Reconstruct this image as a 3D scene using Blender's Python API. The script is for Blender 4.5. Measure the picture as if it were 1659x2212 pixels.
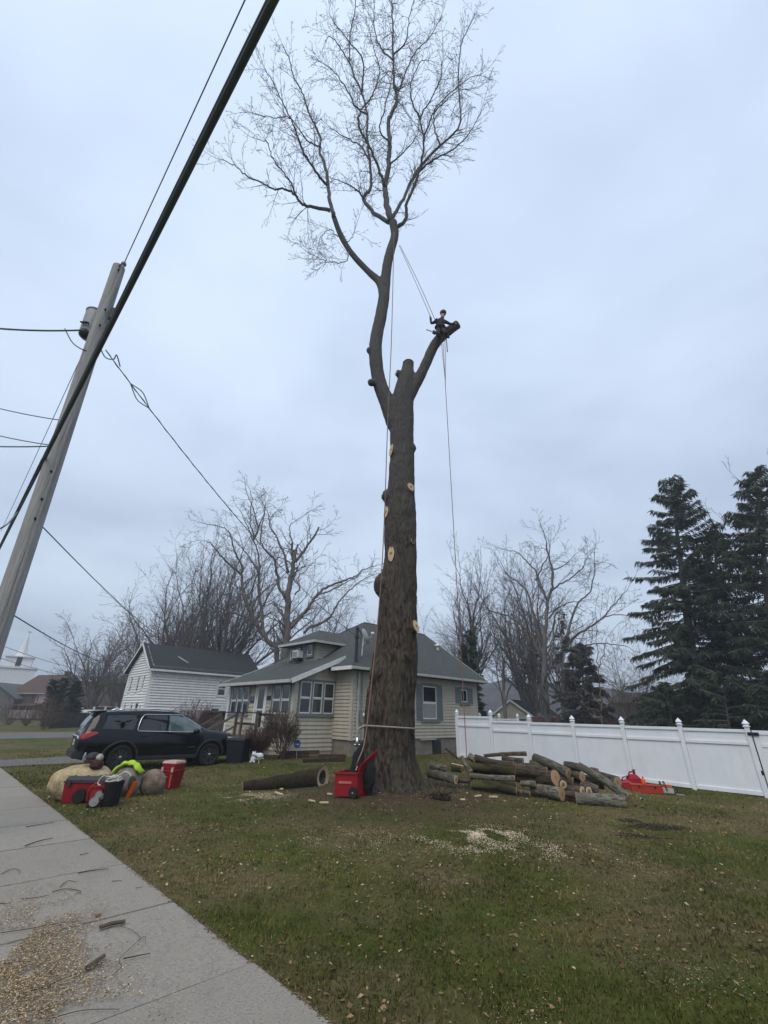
import bpy, bmesh, math, random
import numpy as np
from mathutils import Vector, Matrix
R = math.radians
rng = np.random.default_rng(7)
random.seed(7)
for _o in list(bpy.data.objects):
    bpy.data.objects.remove(_o)
scene = bpy.context.scene
COL = scene.collection

# ------------------------------------------------------------------ camera
FOC, CX, CY = 930.0, 829.5, 1106.0          # survey units of a 1659 x 2212 picture
PITCH, ROLL, EYE = R(25.3), R(1.2), 1.8
c_f = np.array([0, math.cos(PITCH), math.sin(PITCH)])
_u0 = np.array([0, -math.sin(PITCH), math.cos(PITCH)]); _r0 = np.array([1.0, 0, 0])
c_r = _r0 * math.cos(ROLL) + _u0 * math.sin(ROLL)
c_u = -_r0 * math.sin(ROLL) + _u0 * math.cos(ROLL)
CAM = np.array([0, 0, EYE])
cam_d = bpy.data.cameras.new('camera'); cam = bpy.data.objects.new('camera', cam_d); COL.objects.link(cam)
cam_d.sensor_fit = 'HORIZONTAL'; cam_d.sensor_width = 36.0; cam_d.lens = 36.0 * FOC / 1659.0
cam_d.clip_start = 0.05; cam_d.clip_end = 3000
cam.matrix_world = Matrix(((c_r[0], c_u[0], -c_f[0], CAM[0]), (c_r[1], c_u[1], -c_f[1], CAM[1]),
                           (c_r[2], c_u[2], -c_f[2], CAM[2]), (0, 0, 0, 1)))
scene.camera = cam

# ------------------------------------------------------------------ sky, sun, exposure
SUN_EL, SUN_AZ = R(52), R(200)               # behind the camera, high, veiled by cloud
world = bpy.data.worlds.new('World'); scene.world = world; world.use_nodes = True
def build_world():
    nt = world.node_tree; N = nt.nodes; L = nt.links
    for n in list(N): N.remove(n)
    out = N.new('ShaderNodeOutputWorld'); bg = N.new('ShaderNodeBackground'); bg.inputs['Strength'].default_value = 0.1
    sky = N.new('ShaderNodeTexSky'); sky.sky_type = 'NISHITA'; sky.sun_disc = False
    sky.sun_elevation = SUN_EL; sky.sun_rotation = SUN_AZ; sky.air_density = 1.6; sky.dust_density = 2.0
    tc = N.new('ShaderNodeTexCoord')
    sep = N.new('ShaderNodeSeparateXYZ'); L.new(tc.outputs['Generated'], sep.inputs[0])
    zc = N.new('ShaderNodeMath'); zc.operation = 'MAXIMUM'; L.new(sep.outputs['Z'], zc.inputs[0]); zc.inputs[1].default_value = 0.0
    za = N.new('ShaderNodeMath'); za.operation = 'ADD'; L.new(zc.outputs[0], za.inputs[0]); za.inputs[1].default_value = 0.22
    dx = N.new('ShaderNodeMath'); dx.operation = 'DIVIDE'; L.new(sep.outputs['X'], dx.inputs[0]); L.new(za.outputs[0], dx.inputs[1])
    dy = N.new('ShaderNodeMath'); dy.operation = 'DIVIDE'; L.new(sep.outputs['Y'], dy.inputs[0]); L.new(za.outputs[0], dy.inputs[1])
    cmb = N.new('ShaderNodeCombineXYZ'); L.new(dx.outputs[0], cmb.inputs[0]); L.new(dy.outputs[0], cmb.inputs[1])
    n1 = N.new('ShaderNodeTexNoise'); n1.inputs['Scale'].default_value = 1.25; n1.inputs['Detail'].default_value = 4
    n1.inputs['Roughness'].default_value = 0.5; n1.inputs['Distortion'].default_value = 0.25
    mp = N.new('ShaderNodeMapping'); mp.inputs['Location'].default_value = (3.1, 1.7, 0.4); mp.inputs['Scale'].default_value = (1.0, 1.25, 1)
    L.new(cmb.outputs[0], mp.inputs[0]); L.new(mp.outputs[0], n1.inputs['Vector'])
    rp = N.new('ShaderNodeValToRGB'); L.new(n1.outputs['Fac'], rp.inputs[0])
    e = rp.color_ramp.elements; e[0].position = 0.30; e[0].color = (0.515, 0.62, 0.80, 1); e[1].position = 0.70; e[1].color = (0.76, 0.895, 1.08, 1)
    m = rp.color_ramp.elements.new(0.5); m.color = (0.65, 0.775, 0.965, 1)
    # the cloud deck thins out (reads brighter) overhead and greyer towards the horizon, all the way round
    hr = N.new('ShaderNodeMapRange'); L.new(sep.outputs['Z'], hr.inputs['Value'])
    hr.inputs['From Min'].default_value = 0.0; hr.inputs['From Max'].default_value = 0.85; hr.inputs['To Min'].default_value = 7.3; hr.inputs['To Max'].default_value = 9.4
    mul = N.new('ShaderNodeVectorMath'); mul.operation = 'SCALE'; L.new(rp.outputs['Color'], mul.inputs[0]); L.new(hr.outputs[0], mul.inputs['Scale'])
    mix = N.new('ShaderNodeMix'); mix.data_type = 'RGBA'; mix.inputs['Factor'].default_value = 0.9
    L.new(sky.outputs['Color'], mix.inputs['A']); L.new(mul.outputs[0], mix.inputs['B'])
    L.new(mix.outputs['Result'], bg.inputs['Color']); L.new(bg.outputs[0], out.inputs[0])
build_world()
sun_d = bpy.data.lights.new('sun', 'SUN'); sun = bpy.data.objects.new('sun', sun_d); COL.objects.link(sun)
sun_d.energy = 1.5; sun_d.angle = R(40); sun_d.color = (1.0, 0.92, 0.80)
_sd = Vector((math.sin(SUN_AZ) * math.cos(SUN_EL), math.cos(SUN_AZ) * math.cos(SUN_EL), math.sin(SUN_EL)))
sun.rotation_euler = _sd.to_track_quat('Z', 'Y').to_euler(); sun.location = (0, 0, 40)
scene.view_settings.view_transform = 'Standard'; scene.view_settings.look = 'None'
scene.view_settings.exposure = 0.35; scene.view_settings.gamma = 1.0; scene.view_settings.use_curve_mapping = False
scene.render.engine = 'CYCLES'
scene.cycles.max_bounces = 5; scene.cycles.diffuse_bounces = 3; scene.cycles.glossy_bounces = 3
scene.cycles.transparent_max_bounces = 6; scene.cycles.caustics_reflective = False; scene.cycles.caustics_refractive = False
scene.cycles.use_denoising = True

# ------------------------------------------------------------------ survey helpers: a picture point and a known distance give a place
def ray(x, y): return c_f + c_r * ((x - CX) / FOC) + c_u * ((CY - y) / FOC)
def gz(x, y, z=0.0):
    d = ray(x, y); return CAM + d * ((z - EYE) / d[2])
def atH(x, y, H):
    d = ray(x, y); return CAM + d * (H / math.hypot(d[0], d[1]))
def atY(x, y, Y):
    d = ray(x, y); return CAM + d * (Y / d[1])
def depth(p): return float((np.asarray(p, float) - CAM) @ c_f)
def pxm(p): return depth(p) / FOC            # metres per survey unit at a place
# house / street grid
GA = R(46); GU = np.array([math.sin(GA), math.cos(GA), 0]); GV = np.array([-math.cos(GA), math.sin(GA), 0])
HO = np.array([-1.202, 20.365, 0])
ZUP = np.array([0, 0, 1.0])

# ------------------------------------------------------------------ ground heights
_gc = np.array([  # x, y, z, spread
    (0.4, 12.7, .36, 1.9), (-1.2, 20.4, .38, 1.6), (-2.4, 20.2, .42, 1.0), (-3.5, 18.9, .40, .8), (-4.4, 18.3, .29, .8), (-5.4, 18.6, .28, .9), (-3.6, 20.4, .42, 1.0), (2.5, 24, .28, 3), (5.5, 27, .28, 3.5), (-6, 24, .2, 4),
    (10.3, 16.4, -.27, 3), (7.6, 18.9, -.16, 3), (5.0, 21.4, .0, 2.5), (3.7, 22.7, .1, 2.0), (12.9, 13.8, -.32, 3), (5.2, 12.5, -.02, 2.5), (3, 16, .08, 3),
    (-8.4, 16.1, .02, 1.1), (-6.2, 17.8, .02, .9), (-9.4, 17.3, .02, 1.1), (-7.2, 19.0, .04, 1.0), (-6.5, 11, 0, 3), (0, 5, 0, 4), (4, 6, -.03, 4), (-3.3, 12.8, .06, 2), (9, 9, -.15, 3), (-2, 0, 0, 5), (6, 0, 0, 5), (-12, 12, 0, 6), (-25, 25, 0, 12), (-20, 45, .1, 14),
    (15, 35, .0, 12), (30, 20, -.2, 14), (0, -20, 0, 15), (-30, 0, 0, 15), (30, -5, 0, 15), (0, 60, .2, 20), (-60, 60, 0, 25), (60, 60, 0, 25)])
def gh(x, y):
    x = np.asarray(x, float); y = np.asarray(y, float)
    num = np.zeros_like(x); den = np.zeros_like(x) + 1e-9
    for a, b, z, s in _gc:
        w = np.exp(-((x - a) ** 2 + (y - b) ** 2) / (2 * s * s))
        num = num + w * z; den = den + w
    return num / den
def gp(x, y, up=0.0): return np.array([x, y, float(gh(x, y)) + up])
def on_ground(px, py, up=0.0):
    z = 0.0
    for _ in range(12):
        p = gz(px, py, z); z = 0.5 * z + 0.5 * float(gh(p[0], p[1]))
    p = gz(px, py, z); return np.array([p[0], p[1], z + up])

# ------------------------------------------------------------------ numpy value noise
_perm = np.random.default_rng(3).random((64, 64, 64))
def vnoise(p):
    p = np.asarray(p, float); i = np.floor(p).astype(int); f = p - i; f = f * f * (3 - 2 * f)
    def g(a, b, c): return _perm[(i[..., 0] + a) & 63, (i[..., 1] + b) & 63, (i[..., 2] + c) & 63]
    x, y, z = f[..., 0], f[..., 1], f[..., 2]
    return (((g(0,0,0)*(1-x)+g(1,0,0)*x)*(1-y)+(g(0,1,0)*(1-x)+g(1,1,0)*x)*y)*(1-z)
            +((g(0,0,1)*(1-x)+g(1,0,1)*x)*(1-y)+(g(0,1,1)*(1-x)+g(1,1,1)*x)*y)*z)
def fbm(p, o=4):
    s = 0; a = .5
    for k in range(o): s = s + a * vnoise(np.asarray(p) * 2 ** k + 7.3 * k); a *= .5
    return s

# ------------------------------------------------------------------ materials
MATS = {}
def mat(name, col, rough=0.8, col2=None, scale=4.0, stretch=(1, 1, 1), bump=0.0, bscale=None, metallic=0.0, spec=0.3, detail=5, col3=None, rand=0.0, lo=.35, hi=.65, coat=0.0, coords='Object', transmission=0.0):
    if name in MATS: return MATS[name]
    m = bpy.data.materials.new(name); m.use_nodes = True; nt = m.node_tree; N = nt.nodes; L = nt.links
    b = N['Principled BSDF']; b.inputs['Roughness'].default_value = rough; b.inputs['Metallic'].default_value = metallic
    b.inputs['Specular IOR Level'].default_value = spec; b.inputs['Coat Weight'].default_value = coat
    b.inputs['Transmission Weight'].default_value = transmission
    tc = N.new('ShaderNodeTexCoord'); mp = N.new('ShaderNodeMapping'); mp.inputs['Scale'].default_value = stretch
    src = tc.outputs['Object']
    if coords == 'World':
        ge = N.new('ShaderNodeNewGeometry'); src = ge.outputs['Position']
    L.new(src, mp.inputs[0])
    c2 = col2 if col2 else tuple(c * 0.82 for c in col)
    nz = N.new('ShaderNodeTexNoise'); nz.inputs['Scale'].default_value = scale; nz.inputs['Detail'].default_value = detail; nz.inputs['Roughness'].default_value = .6
    L.new(mp.outputs[0], nz.inputs['Vector'])
    rp = N.new('ShaderNodeValToRGB'); L.new(nz.outputs['Fac'], rp.inputs[0])
    e = rp.color_ramp.elements; e[0].position = lo; e[0].color = (*c2, 1); e[1].position = hi; e[1].color = (*col, 1)
    last = rp.outputs['Color']
    if col3:
        n3 = N.new('ShaderNodeTexNoise'); n3.inputs['Scale'].default_value = scale * 0.31; n3.inputs['Detail'].default_value = 3; L.new(mp.outputs[0], n3.inputs['Vector'])
        r3 = N.new('ShaderNodeMapRange'); r3.inputs['From Min'].default_value = .5; r3.inputs['From Max'].default_value = .68; L.new(n3.outputs['Fac'], r3.inputs['Value'])
        mx = N.new('ShaderNodeMix'); mx.data_type = 'RGBA'; L.new(r3.outputs[0], mx.inputs['Factor']); L.new(last, mx.inputs['A']); mx.inputs['B'].default_value = (*col3, 1); last = mx.outputs['Result']
    if rand:
        oi = N.new('ShaderNodeObjectInfo'); hs = N.new('ShaderNodeHueSaturation'); mr = N.new('ShaderNodeMapRange'); L.new(oi.outputs['Random'], mr.inputs['Value'])
        mr.inputs['To Min'].default_value = 1 - rand; mr.inputs['To Max'].default_value = 1 + rand; L.new(mr.outputs[0], hs.inputs['Value']); L.new(last, hs.inputs['Color']); last = hs.outputs['Color']
    L.new(last, b.inputs['Base Color'])
    if bump:
        bp = N.new('ShaderNodeBump'); bp.inputs['Strength'].default_value = 1.0; bp.inputs['Distance'].default_value = bump
        if bscale:
            nb = N.new('ShaderNodeTexNoise'); nb.inputs['Scale'].default_value = bscale; nb.inputs['Detail'].default_value = 6; L.new(mp.outputs[0], nb.inputs['Vector']); L.new(nb.outputs['Fac'], bp.inputs['Height'])
        else: L.new(nz.outputs['Fac'], bp.inputs['Height'])
        L.new(bp.outputs[0], b.inputs['Normal'])
    MATS[name] = m; return m

def stain(m, scale, col, lo=.5, hi=.7, amt=.6, stretch=(1, 1, 1), detail=5, zband=None):
    N = m.node_tree.nodes; L = m.node_tree.links; b = N['Principled BSDF']; src = b.inputs['Base Color'].links[0].from_socket
    g = N.new('ShaderNodeNewGeometry'); mp = N.new('ShaderNodeMapping'); mp.inputs['Scale'].default_value = stretch; L.new(g.outputs['Position'], mp.inputs[0])
    nz = N.new('ShaderNodeTexNoise'); nz.inputs['Scale'].default_value = scale; nz.inputs['Detail'].default_value = detail; nz.inputs['Roughness'].default_value = .65; L.new(mp.outputs[0], nz.inputs['Vector'])
    mr = N.new('ShaderNodeMapRange'); mr.inputs['From Min'].default_value = lo; mr.inputs['From Max'].default_value = hi; mr.inputs['To Max'].default_value = amt; L.new(nz.outputs['Fac'], mr.inputs['Value'])
    fac = mr.outputs[0]
    mx = N.new('ShaderNodeMix'); mx.data_type = 'RGBA'; L.new(fac, mx.inputs['Factor']); L.new(src, mx.inputs['A']); mx.inputs['B'].default_value = (*col, 1); L.new(mx.outputs['Result'], b.inputs['Base Color']); return m
# ------------------------------------------------------------------ mesh builder
WL = {}                                       # world place of every parent made here
class MB:
    def __init__(s): s.v = []; s.f = []; s.m = []; s.n = 0
    def add(s, verts, faces, mi=0):
        verts = np.asarray(verts, float).reshape(-1, 3); b = s.n
        s.v.append(verts); s.n += len(verts)
        s.f.extend([tuple(int(i) + b for i in f) for f in faces]); s.m.extend([mi] * len(faces)); return s
    def hexa(s, p, mi=0):                     # 8 points: bottom loop 0-3, top loop 4-7
        return s.add(p, [(3,2,1,0),(4,5,6,7),(0,1,5,4),(1,2,6,5),(2,3,7,6),(3,0,4,7)], mi)
    def box(s, x0, y0, z0, x1, y1, z1, mi=0):
        return s.hexa([(x0,y0,z0),(x1,y0,z0),(x1,y1,z0),(x0,y1,z0),(x0,y0,z1),(x1,y0,z1),(x1,y1,z1),(x0,y1,z1)], mi)
    def obox(s, c, ax, ay, az, mi=0):         # centre and three half vectors
        c, ax, ay, az = (np.asarray(q, float) for q in (c, ax, ay, az))
        return s.hexa([c-ax-ay-az, c+ax-ay-az, c+ax+ay-az, c-ax+ay-az, c-ax-ay+az, c+ax-ay+az, c+ax+ay+az, c-ax+ay+az], mi)
    def bar(s, a, b, w, h, up=ZUP, mi=0):     # rectangular bar from a to b
        a = np.asarray(a, float); b = np.asarray(b, float); d = b - a; l = np.linalg.norm(d); d = d / l
        sd = np.cross(d, up); sd /= max(np.linalg.norm(sd), 1e-6); u2 = np.cross(sd, d)
        return s.obox((a + b) / 2, d * l / 2, sd * w / 2, u2 * h / 2, mi)
    def prism(s, poly, vec, mi=0, mi2=None):
        poly = np.asarray(poly, float); n = len(poly); vec = np.asarray(vec, float)
        s.add(np.vstack([poly, poly + vec]), [tuple(range(n))[::-1], tuple(range(n, 2 * n))] + [(i, (i+1) % n, n + (i+1) % n, n + i) for i in range(n)], mi)
        if mi2 is not None: s.m[-(n+2)] = mi2; s.m[-(n+1)] = mi2
        return s
    def tube(s, pts, rad, n=8, caps=True, mi=0, capmi=None, flat=1.0):
        pts = np.asarray(pts, float); k = len(pts); rad = np.broadcast_to(np.asarray(rad, float), (k,))
        t = np.gradient(pts, axis=0); t /= np.maximum(np.linalg.norm(t, axis=1, keepdims=True), 1e-9)
        ref = np.array([0, 0, 1.0]) if abs(t[0][2]) < .9 else np.array([1.0, 0, 0])
        x = np.cross(t[0], ref); x /= np.linalg.norm(x); V = []
        a = np.arange(n) * 2 * math.pi / n
        for i in range(k):
            x = x - t[i] * (x @ t[i]); x /= max(np.linalg.norm(x), 1e-9); y = np.cross(t[i], x)
            V.append(pts[i] + rad[i] * (np.cos(a)[:, None] * x + flat * np.sin(a)[:, None] * y))
        F = []
        for i in range(k - 1):
            for j in range(n): F.append((i*n+j, i*n+(j+1) % n, (i+1)*n+(j+1) % n, (i+1)*n+j))
        b = s.n; s.add(np.vstack(V), F, mi)
        if caps:
            cm = mi if capmi is None else capmi
            s.f.append(tuple(b + j for j in range(n))[::-1]); s.m.append(cm)
            s.f.append(tuple(b + (k-1)*n + j for j in range(n))); s.m.append(cm)
        return s
    def lathe(s, prof, n=20, M=None, mi=0):   # profile of (r, z), axis z
        V = []; a = np.arange(n) * 2 * math.pi / n; k = len(prof)
        for r, z in prof: V.append(np.c_[r * np.cos(a), r * np.sin(a), np.full(n, z)])
        V = np.vstack(V)
        if M is not None: V = V @ np.asarray(M)[:3, :3].T + np.asarray(M)[:3, 3]
        F = [(i*n+j, i*n+(j+1) % n, (i+1)*n+(j+1) % n, (i+1)*n+j) for i in range(k-1) for j in range(n)]
        F += [tuple(range(n))[::-1], tuple((k-1)*n + j for j in range(n))]
        return s.add(V, F, mi)
    def blob(s, c, r, seg=14, rings=9, amp=0.0, freq=1.0, seed=0.0, mi=0, rot=None):
        V = []; F = []
        for i in range(rings + 1):
            th = math.pi * i / rings
            for j in range(seg):
                ph = 2 * math.pi * j / seg; V.append((math.sin(th)*math.cos(ph), math.sin(th)*math.sin(ph), math.cos(th)))
        V = np.array(V); nn = 1 + amp * (fbm(V * freq + seed + 10, 3) * 2 - .9)
        V = V * nn[:, None] * np.asarray(r, float)
        if rot is not None: V = V @ np.asarray(rot).T
        for i in range(rings):
            for j in range(seg): F.append((i*seg+j, (i+1)*seg+j, (i+1)*seg+(j+1) % seg, i*seg+(j+1) % seg))
        return s.add(V + np.asarray(c, float), F, mi)
    def sheet(s, grid, mi=0):                 # (a, b, 3) array
        g = np.asarray(grid, float); a, b = g.shape[:2]
        return s.add(g.reshape(-1, 3), [(i*b+j, i*b+j+1, (i+1)*b+j+1, (i+1)*b+j) for i in range(a-1) for j in range(b-1)], mi)
    def build(s, name, mats, parent=None, smooth=False, bevel=0.0, seg=2, recalc=True, origin=None, auto=None):
        V = np.vstack(s.v)
        if parent is not None: o3 = WL[parent.name]; loc = np.zeros(3)
        else:
            o3 = np.array([V[:, 0].mean(), V[:, 1].mean(), V[:, 2].min()]) if origin is None else np.asarray(origin, float); loc = o3
        me = bpy.data.meshes.new(name); me.from_pydata((V - o3).tolist(), [], s.f)
        mats = mats if isinstance(mats, (list, tuple)) else [mats]
        for m in mats: me.materials.append(m)
        me.polygons.foreach_set('material_index', np.array(s.m, dtype=np.int32))
        if recalc or bevel:
            bm = bmesh.new(); bm.from_mesh(me)
            if recalc: bmesh.ops.recalc_face_normals(bm, faces=bm.faces)
            if bevel: bmesh.ops.bevel(bm, geom=[e for e in bm.edges if e.is_manifold and e.calc_face_angle(0) > .5], offset=bevel, segments=seg, affect='EDGES', clamp_overlap=True)
            bm.to_mesh(me); bm.free()
        if smooth: me.polygons.foreach_set('use_smooth', np.ones(len(me.polygons), bool))
        if auto is not None:
            me.polygons.foreach_set('use_smooth', np.ones(len(me.polygons), bool)); me.set_sharp_from_angle(angle=R(auto))
        ob = bpy.data.objects.new(name, me); COL.objects.link(ob); ob.location = loc
        if parent is not None: ob.parent = parent
        WL[ob.name] = o3; return ob
def tag(o, label=None, cat=None, group=None, kind=None):
    if label: o['label'] = label
    if cat: o['category'] = cat
    if group: o['group'] = group
    if kind: o['kind'] = kind
    return o
def thing(name, label, cat, loc, group=None):
    o = bpy.data.objects.new(name, None); COL.objects.link(o); o.location = loc; o.empty_display_size = .2
    WL[o.name] = np.asarray(loc, float); return tag(o, label, cat, group)
def raw_mesh(name, V, T, mats, parent=None, attr=None, smooth=False, loc=None):   # big triangle soups, fast
    V = np.asarray(V, np.float32); T = np.asarray(T, np.int32)
    o3 = WL[parent.name] if parent is not None else (np.zeros(3) if loc is None else np.asarray(loc, float))
    V = (V - o3).astype(np.float32)
    me = bpy.data.meshes.new(name); k = T.shape[1]
    me.vertices.add(len(V)); me.vertices.foreach_set('co', V.ravel())
    me.loops.add(T.size); me.loops.foreach_set('vertex_index', T.ravel())
    me.polygons.add(len(T)); me.polygons.foreach_set('loop_start', np.arange(len(T), dtype=np.int32) * k)
    if smooth: me.polygons.foreach_set('use_smooth', np.ones(len(T), bool))
    me.update(calc_edges=True)
    for m in (mats if isinstance(mats, (list, tuple)) else [mats]): me.materials.append(m)
    if attr:
        for nm, arr in attr.items():
            a = me.attributes.new(nm, 'FLOAT', 'FACE'); a.data.foreach_set('value', np.asarray(arr, np.float32))
    ob = bpy.data.objects.new(name, me); COL.objects.link(ob)
    if parent is not None: ob.parent = parent
    else: ob.location = o3
    WL[ob.name] = o3; return ob
def copy_tree(o, parent=None):
    c = o.copy(); COL.objects.link(c)
    if parent is not None: c.parent = parent
    for ch in list(o.children): copy_tree(ch, c)
    return c
def cyl_between(mb, a, b, r, n=10, mi=0, capmi=None, r2=None): return mb.tube([a, b], [r, r if r2 is None else r2], n, True, mi, capmi)
def norm(v):
    v = np.asarray(v, float); return v / max(np.linalg.norm(v), 1e-9)
def catmull(P, k=6):
    P = np.asarray(P, float); Q = np.vstack([2*P[0]-P[1], P, 2*P[-1]-P[-2]]); out = []
    for i in range(1, len(Q) - 2):
        for t in np.arange(k) / k:
            out.append(.5*((2*Q[i]) + (-Q[i-1]+Q[i+1])*t + (2*Q[i-1]-5*Q[i]+4*Q[i+1]-Q[i+2])*t*t + (-Q[i-1]+3*Q[i]-3*Q[i+1]+Q[i+2])*t**3))
    out.append(Q[-2]); return np.array(out)
# ================================================================== GROUND
SWE = np.array([-.32, 3.91, 0]); SWD = np.array([-.694, .72, 0]); SWN = np.array([-.72, -.694, 0])   # sidewalk edge, along, towards the street
TREE = np.array([.38, 12.9])
def ground_material():
    m = bpy.data.materials.new('lawn_soil'); m.use_nodes = True; N = m.node_tree.nodes; L = m.node_tree.links
    b = N['Principled BSDF']; b.inputs['Roughness'].default_value = .95; b.inputs['Specular IOR Level'].default_value = .1
    g = N.new('ShaderNodeNewGeometry')
    def noise(sc, det=4, ro=.6):
        n = N.new('ShaderNodeTexNoise'); n.inputs['Scale'].default_value = sc; n.inputs['Detail'].default_value = det; n.inputs['Roughness'].default_value = ro
        L.new(g.outputs['Position'], n.inputs['Vector']); return n.outputs['Fac']
    def ramp(src, a, b_, ca, cb):
        r = N.new('ShaderNodeValToRGB'); L.new(src, r.inputs[0]); e = r.color_ramp.elements
        e[0].position = a; e[0].color = (*ca, 1); e[1].position = b_; e[1].color = (*cb, 1); return r.outputs['Color']
    def mix(f, A, B, mode='MIX'):
        x = N.new('ShaderNodeMix'); x.data_type = 'RGBA'; x.blend_type = mode
        if isinstance(f, float): x.inputs['Factor'].default_value = f
        else: L.new(f, x.inputs['Factor'])
        L.new(A, x.inputs['A']); L.new(B, x.inputs['B']); return x.outputs['Result']
    green = ramp(noise(3.0, 5), .3, .7, (.040, .053, .009), (.088, .098, .021))
    dry = ramp(noise(9.0, 5), .3, .7, (.075, .060, .027), (.165, .132, .066))
    soil = ramp(noise(14, 5), .35, .65, (.018, .013, .009), (.052, .037, .025))
    p1 = ramp(noise(.42, 4), .43, .60, (0, 0, 0), (1, 1, 1))
    c = mix(p1, green, dry)
    p2 = ramp(noise(1.9, 5, .7), .57, .70, (0, 0, 0), (.85, .85, .85))
    c = mix(p2, c, soil)
    # bare, leaf-strewn soil on the mound round the trunk
    sx = N.new('ShaderNodeVectorMath'); sx.operation = 'SUBTRACT'; L.new(g.outputs['Position'], sx.inputs[0]); sx.inputs[1].default_value = (TREE[0], TREE[1] - .3, .3)
    ln = N.new('ShaderNodeVectorMath'); ln.operation = 'LENGTH'; L.new(sx.outputs[0], ln.inputs[0])
    ad = N.new('ShaderNodeMath'); ad.operation = 'MULTIPLY_ADD'; L.new(noise(1.1, 4), ad.inputs[0]); ad.inputs[1].default_value = 3.0; L.new(ln.outputs['Value'], ad.inputs[2])
    rg = N.new('ShaderNodeMapRange'); L.new(ad.outputs[0], rg.inputs['Value']); rg.inputs['From Min'].default_value = 3.2; rg.inputs['From Max'].default_value = 5.6; rg.inputs['To Min'].default_value = .85; rg.inputs['To Max'].default_value = 0
    litter = ramp(noise(22, 4), .35, .7, (.035, .024, .015), (.11, .078, .048))
    c = mix(rg.outputs[0], c, litter)
    L.new(c, b.inputs['Base Color'])
    bp = N.new('ShaderNodeBump'); bp.inputs['Distance'].default_value = .03; L.new(noise(30, 6, .7), bp.inputs['Height']); L.new(bp.outputs[0], b.inputs['Normal'])
    return m
def axis(lo, hi, step, far):
    a = np.arange(lo, hi + 1e-6, step); out = []; s = step
    x = hi
    while x < far: s *= 1.28; x += s; out.append(x)
    neg = []; s = step; x = lo
    while x > -far: s *= 1.28; x -= s; neg.append(x)
    return np.array(neg[::-1] + list(a) + out)
gx = axis(-14, 16, .2, 1500); gy = axis(0, 30, .2, 1500)
X, Y = np.meshgrid(gx, gy)
near = np.exp(-(X**2 + (Y-12)**2) / (2 * 16**2))
off_walk = np.clip((np.abs((X - SWE[0]) * SWN[0] + (Y - SWE[1]) * SWN[1] - .77) - .8) / .6, 0, 1)
P3 = np.stack([X * .9, Y * .9, X * 0], -1)
Z = gh(X, Y) + near * off_walk * (fbm(P3, 4) - .47) * .10
# rutted, torn-up turf where logs were dragged, on the log side of the lawn
for cx, cy_, w, d in ((1430, 1800, .35, .06), (1400, 1785, .25, .05), (1480, 1775, .3, .05), (1350, 1808, .25, .05)):
    p = on_ground(cx, cy_); Z -= d * np.exp(-(((X-p[0])/ (w*1.6))**2 + ((Y-p[1])/(w*.5))**2)) 
ground = MB().sheet(np.stack([X, Y, Z], -1)).build('ground', ground_material(), smooth=True, recalc=False, origin=(0, 0, 0)); tag(ground, kind='structure')
gsk = (gx, gy, Z)
def surf(x, y):                                # height of the built ground sheet
    x = np.atleast_1d(np.asarray(x, float)); y = np.atleast_1d(np.asarray(y, float))
    i = np.clip(np.searchsorted(gx, x) - 1, 0, len(gx) - 2); j = np.clip(np.searchsorted(gy, y) - 1, 0, len(gy) - 2)
    fx = (x - gx[i]) / (gx[i+1] - gx[i]); fy = (y - gy[j]) / (gy[j+1] - gy[j])
    return Z[j, i]*(1-fx)*(1-fy) + Z[j, i+1]*fx*(1-fy) + Z[j+1, i]*(1-fx)*fy + Z[j+1, i+1]*fx*fy
def sp(x, y, up=0.0): return np.array([x, y, float(surf(x, y)[0]) + up])
def sg(px, py, up=0.0):
    p = on_ground(px, py)
    for _ in range(4): p = gz(px, py, float(surf(p[0], p[1])[0]))
    return sp(p[0], p[1], up)

# ---- sidewalk of separate slabs
concrete = mat('concrete', (.31, .283, .243), .9, (.19, .172, .146), 55, bump=.006, bscale=140, col3=(.265, .24, .20), rand=.05, coords='World')
stain(concrete, 1.6, (.20, .18, .15), .5, .72, .55); stain(concrete, 6, (.16, .14, .115), .58, .75, .5)
conc_dark = mat('joint_dirt', (.09, .075, .06), .95, (.05, .042, .034), 30)
walk = tag(bpy.data.objects.new('sidewalk', None), kind='structure'); COL.objects.link(walk); WL['sidewalk'] = np.zeros(3)
mb = MB()
a0, a1 = SWE + SWD * -9 + SWN * .02, SWE + SWD * 38 + SWN * .02
mb.hexa([*(q + ZUP * -.1 for q in (a0, a1, a1 + SWN * 1.5, a0 + SWN * 1.5)), *(q + ZUP * .012 for q in (a0, a1, a1 + SWN * 1.5, a0 + SWN * 1.5))])
mb.build('joint_bed', conc_dark, walk)
for k in range(-5, 20):
    s0 = .906 + 1.625 * k + .007; s1 = s0 + 1.625 - .014; dz = random.uniform(-.004, .006)
    A, B = SWE + SWD * s0, SWE + SWD * s1; tz = [dz + random.uniform(-.003, .003) for _ in range(4)]
    q = [A, B, B + SWN * 1.54, A + SWN * 1.54]
    m_ = MB().hexa([p + ZUP * -.09 for p in q] + [p + ZUP * (.032 + t) for p, t in zip(q, tz)])
    m_.build('slab', concrete, walk, bevel=.008, seg=2)

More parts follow.
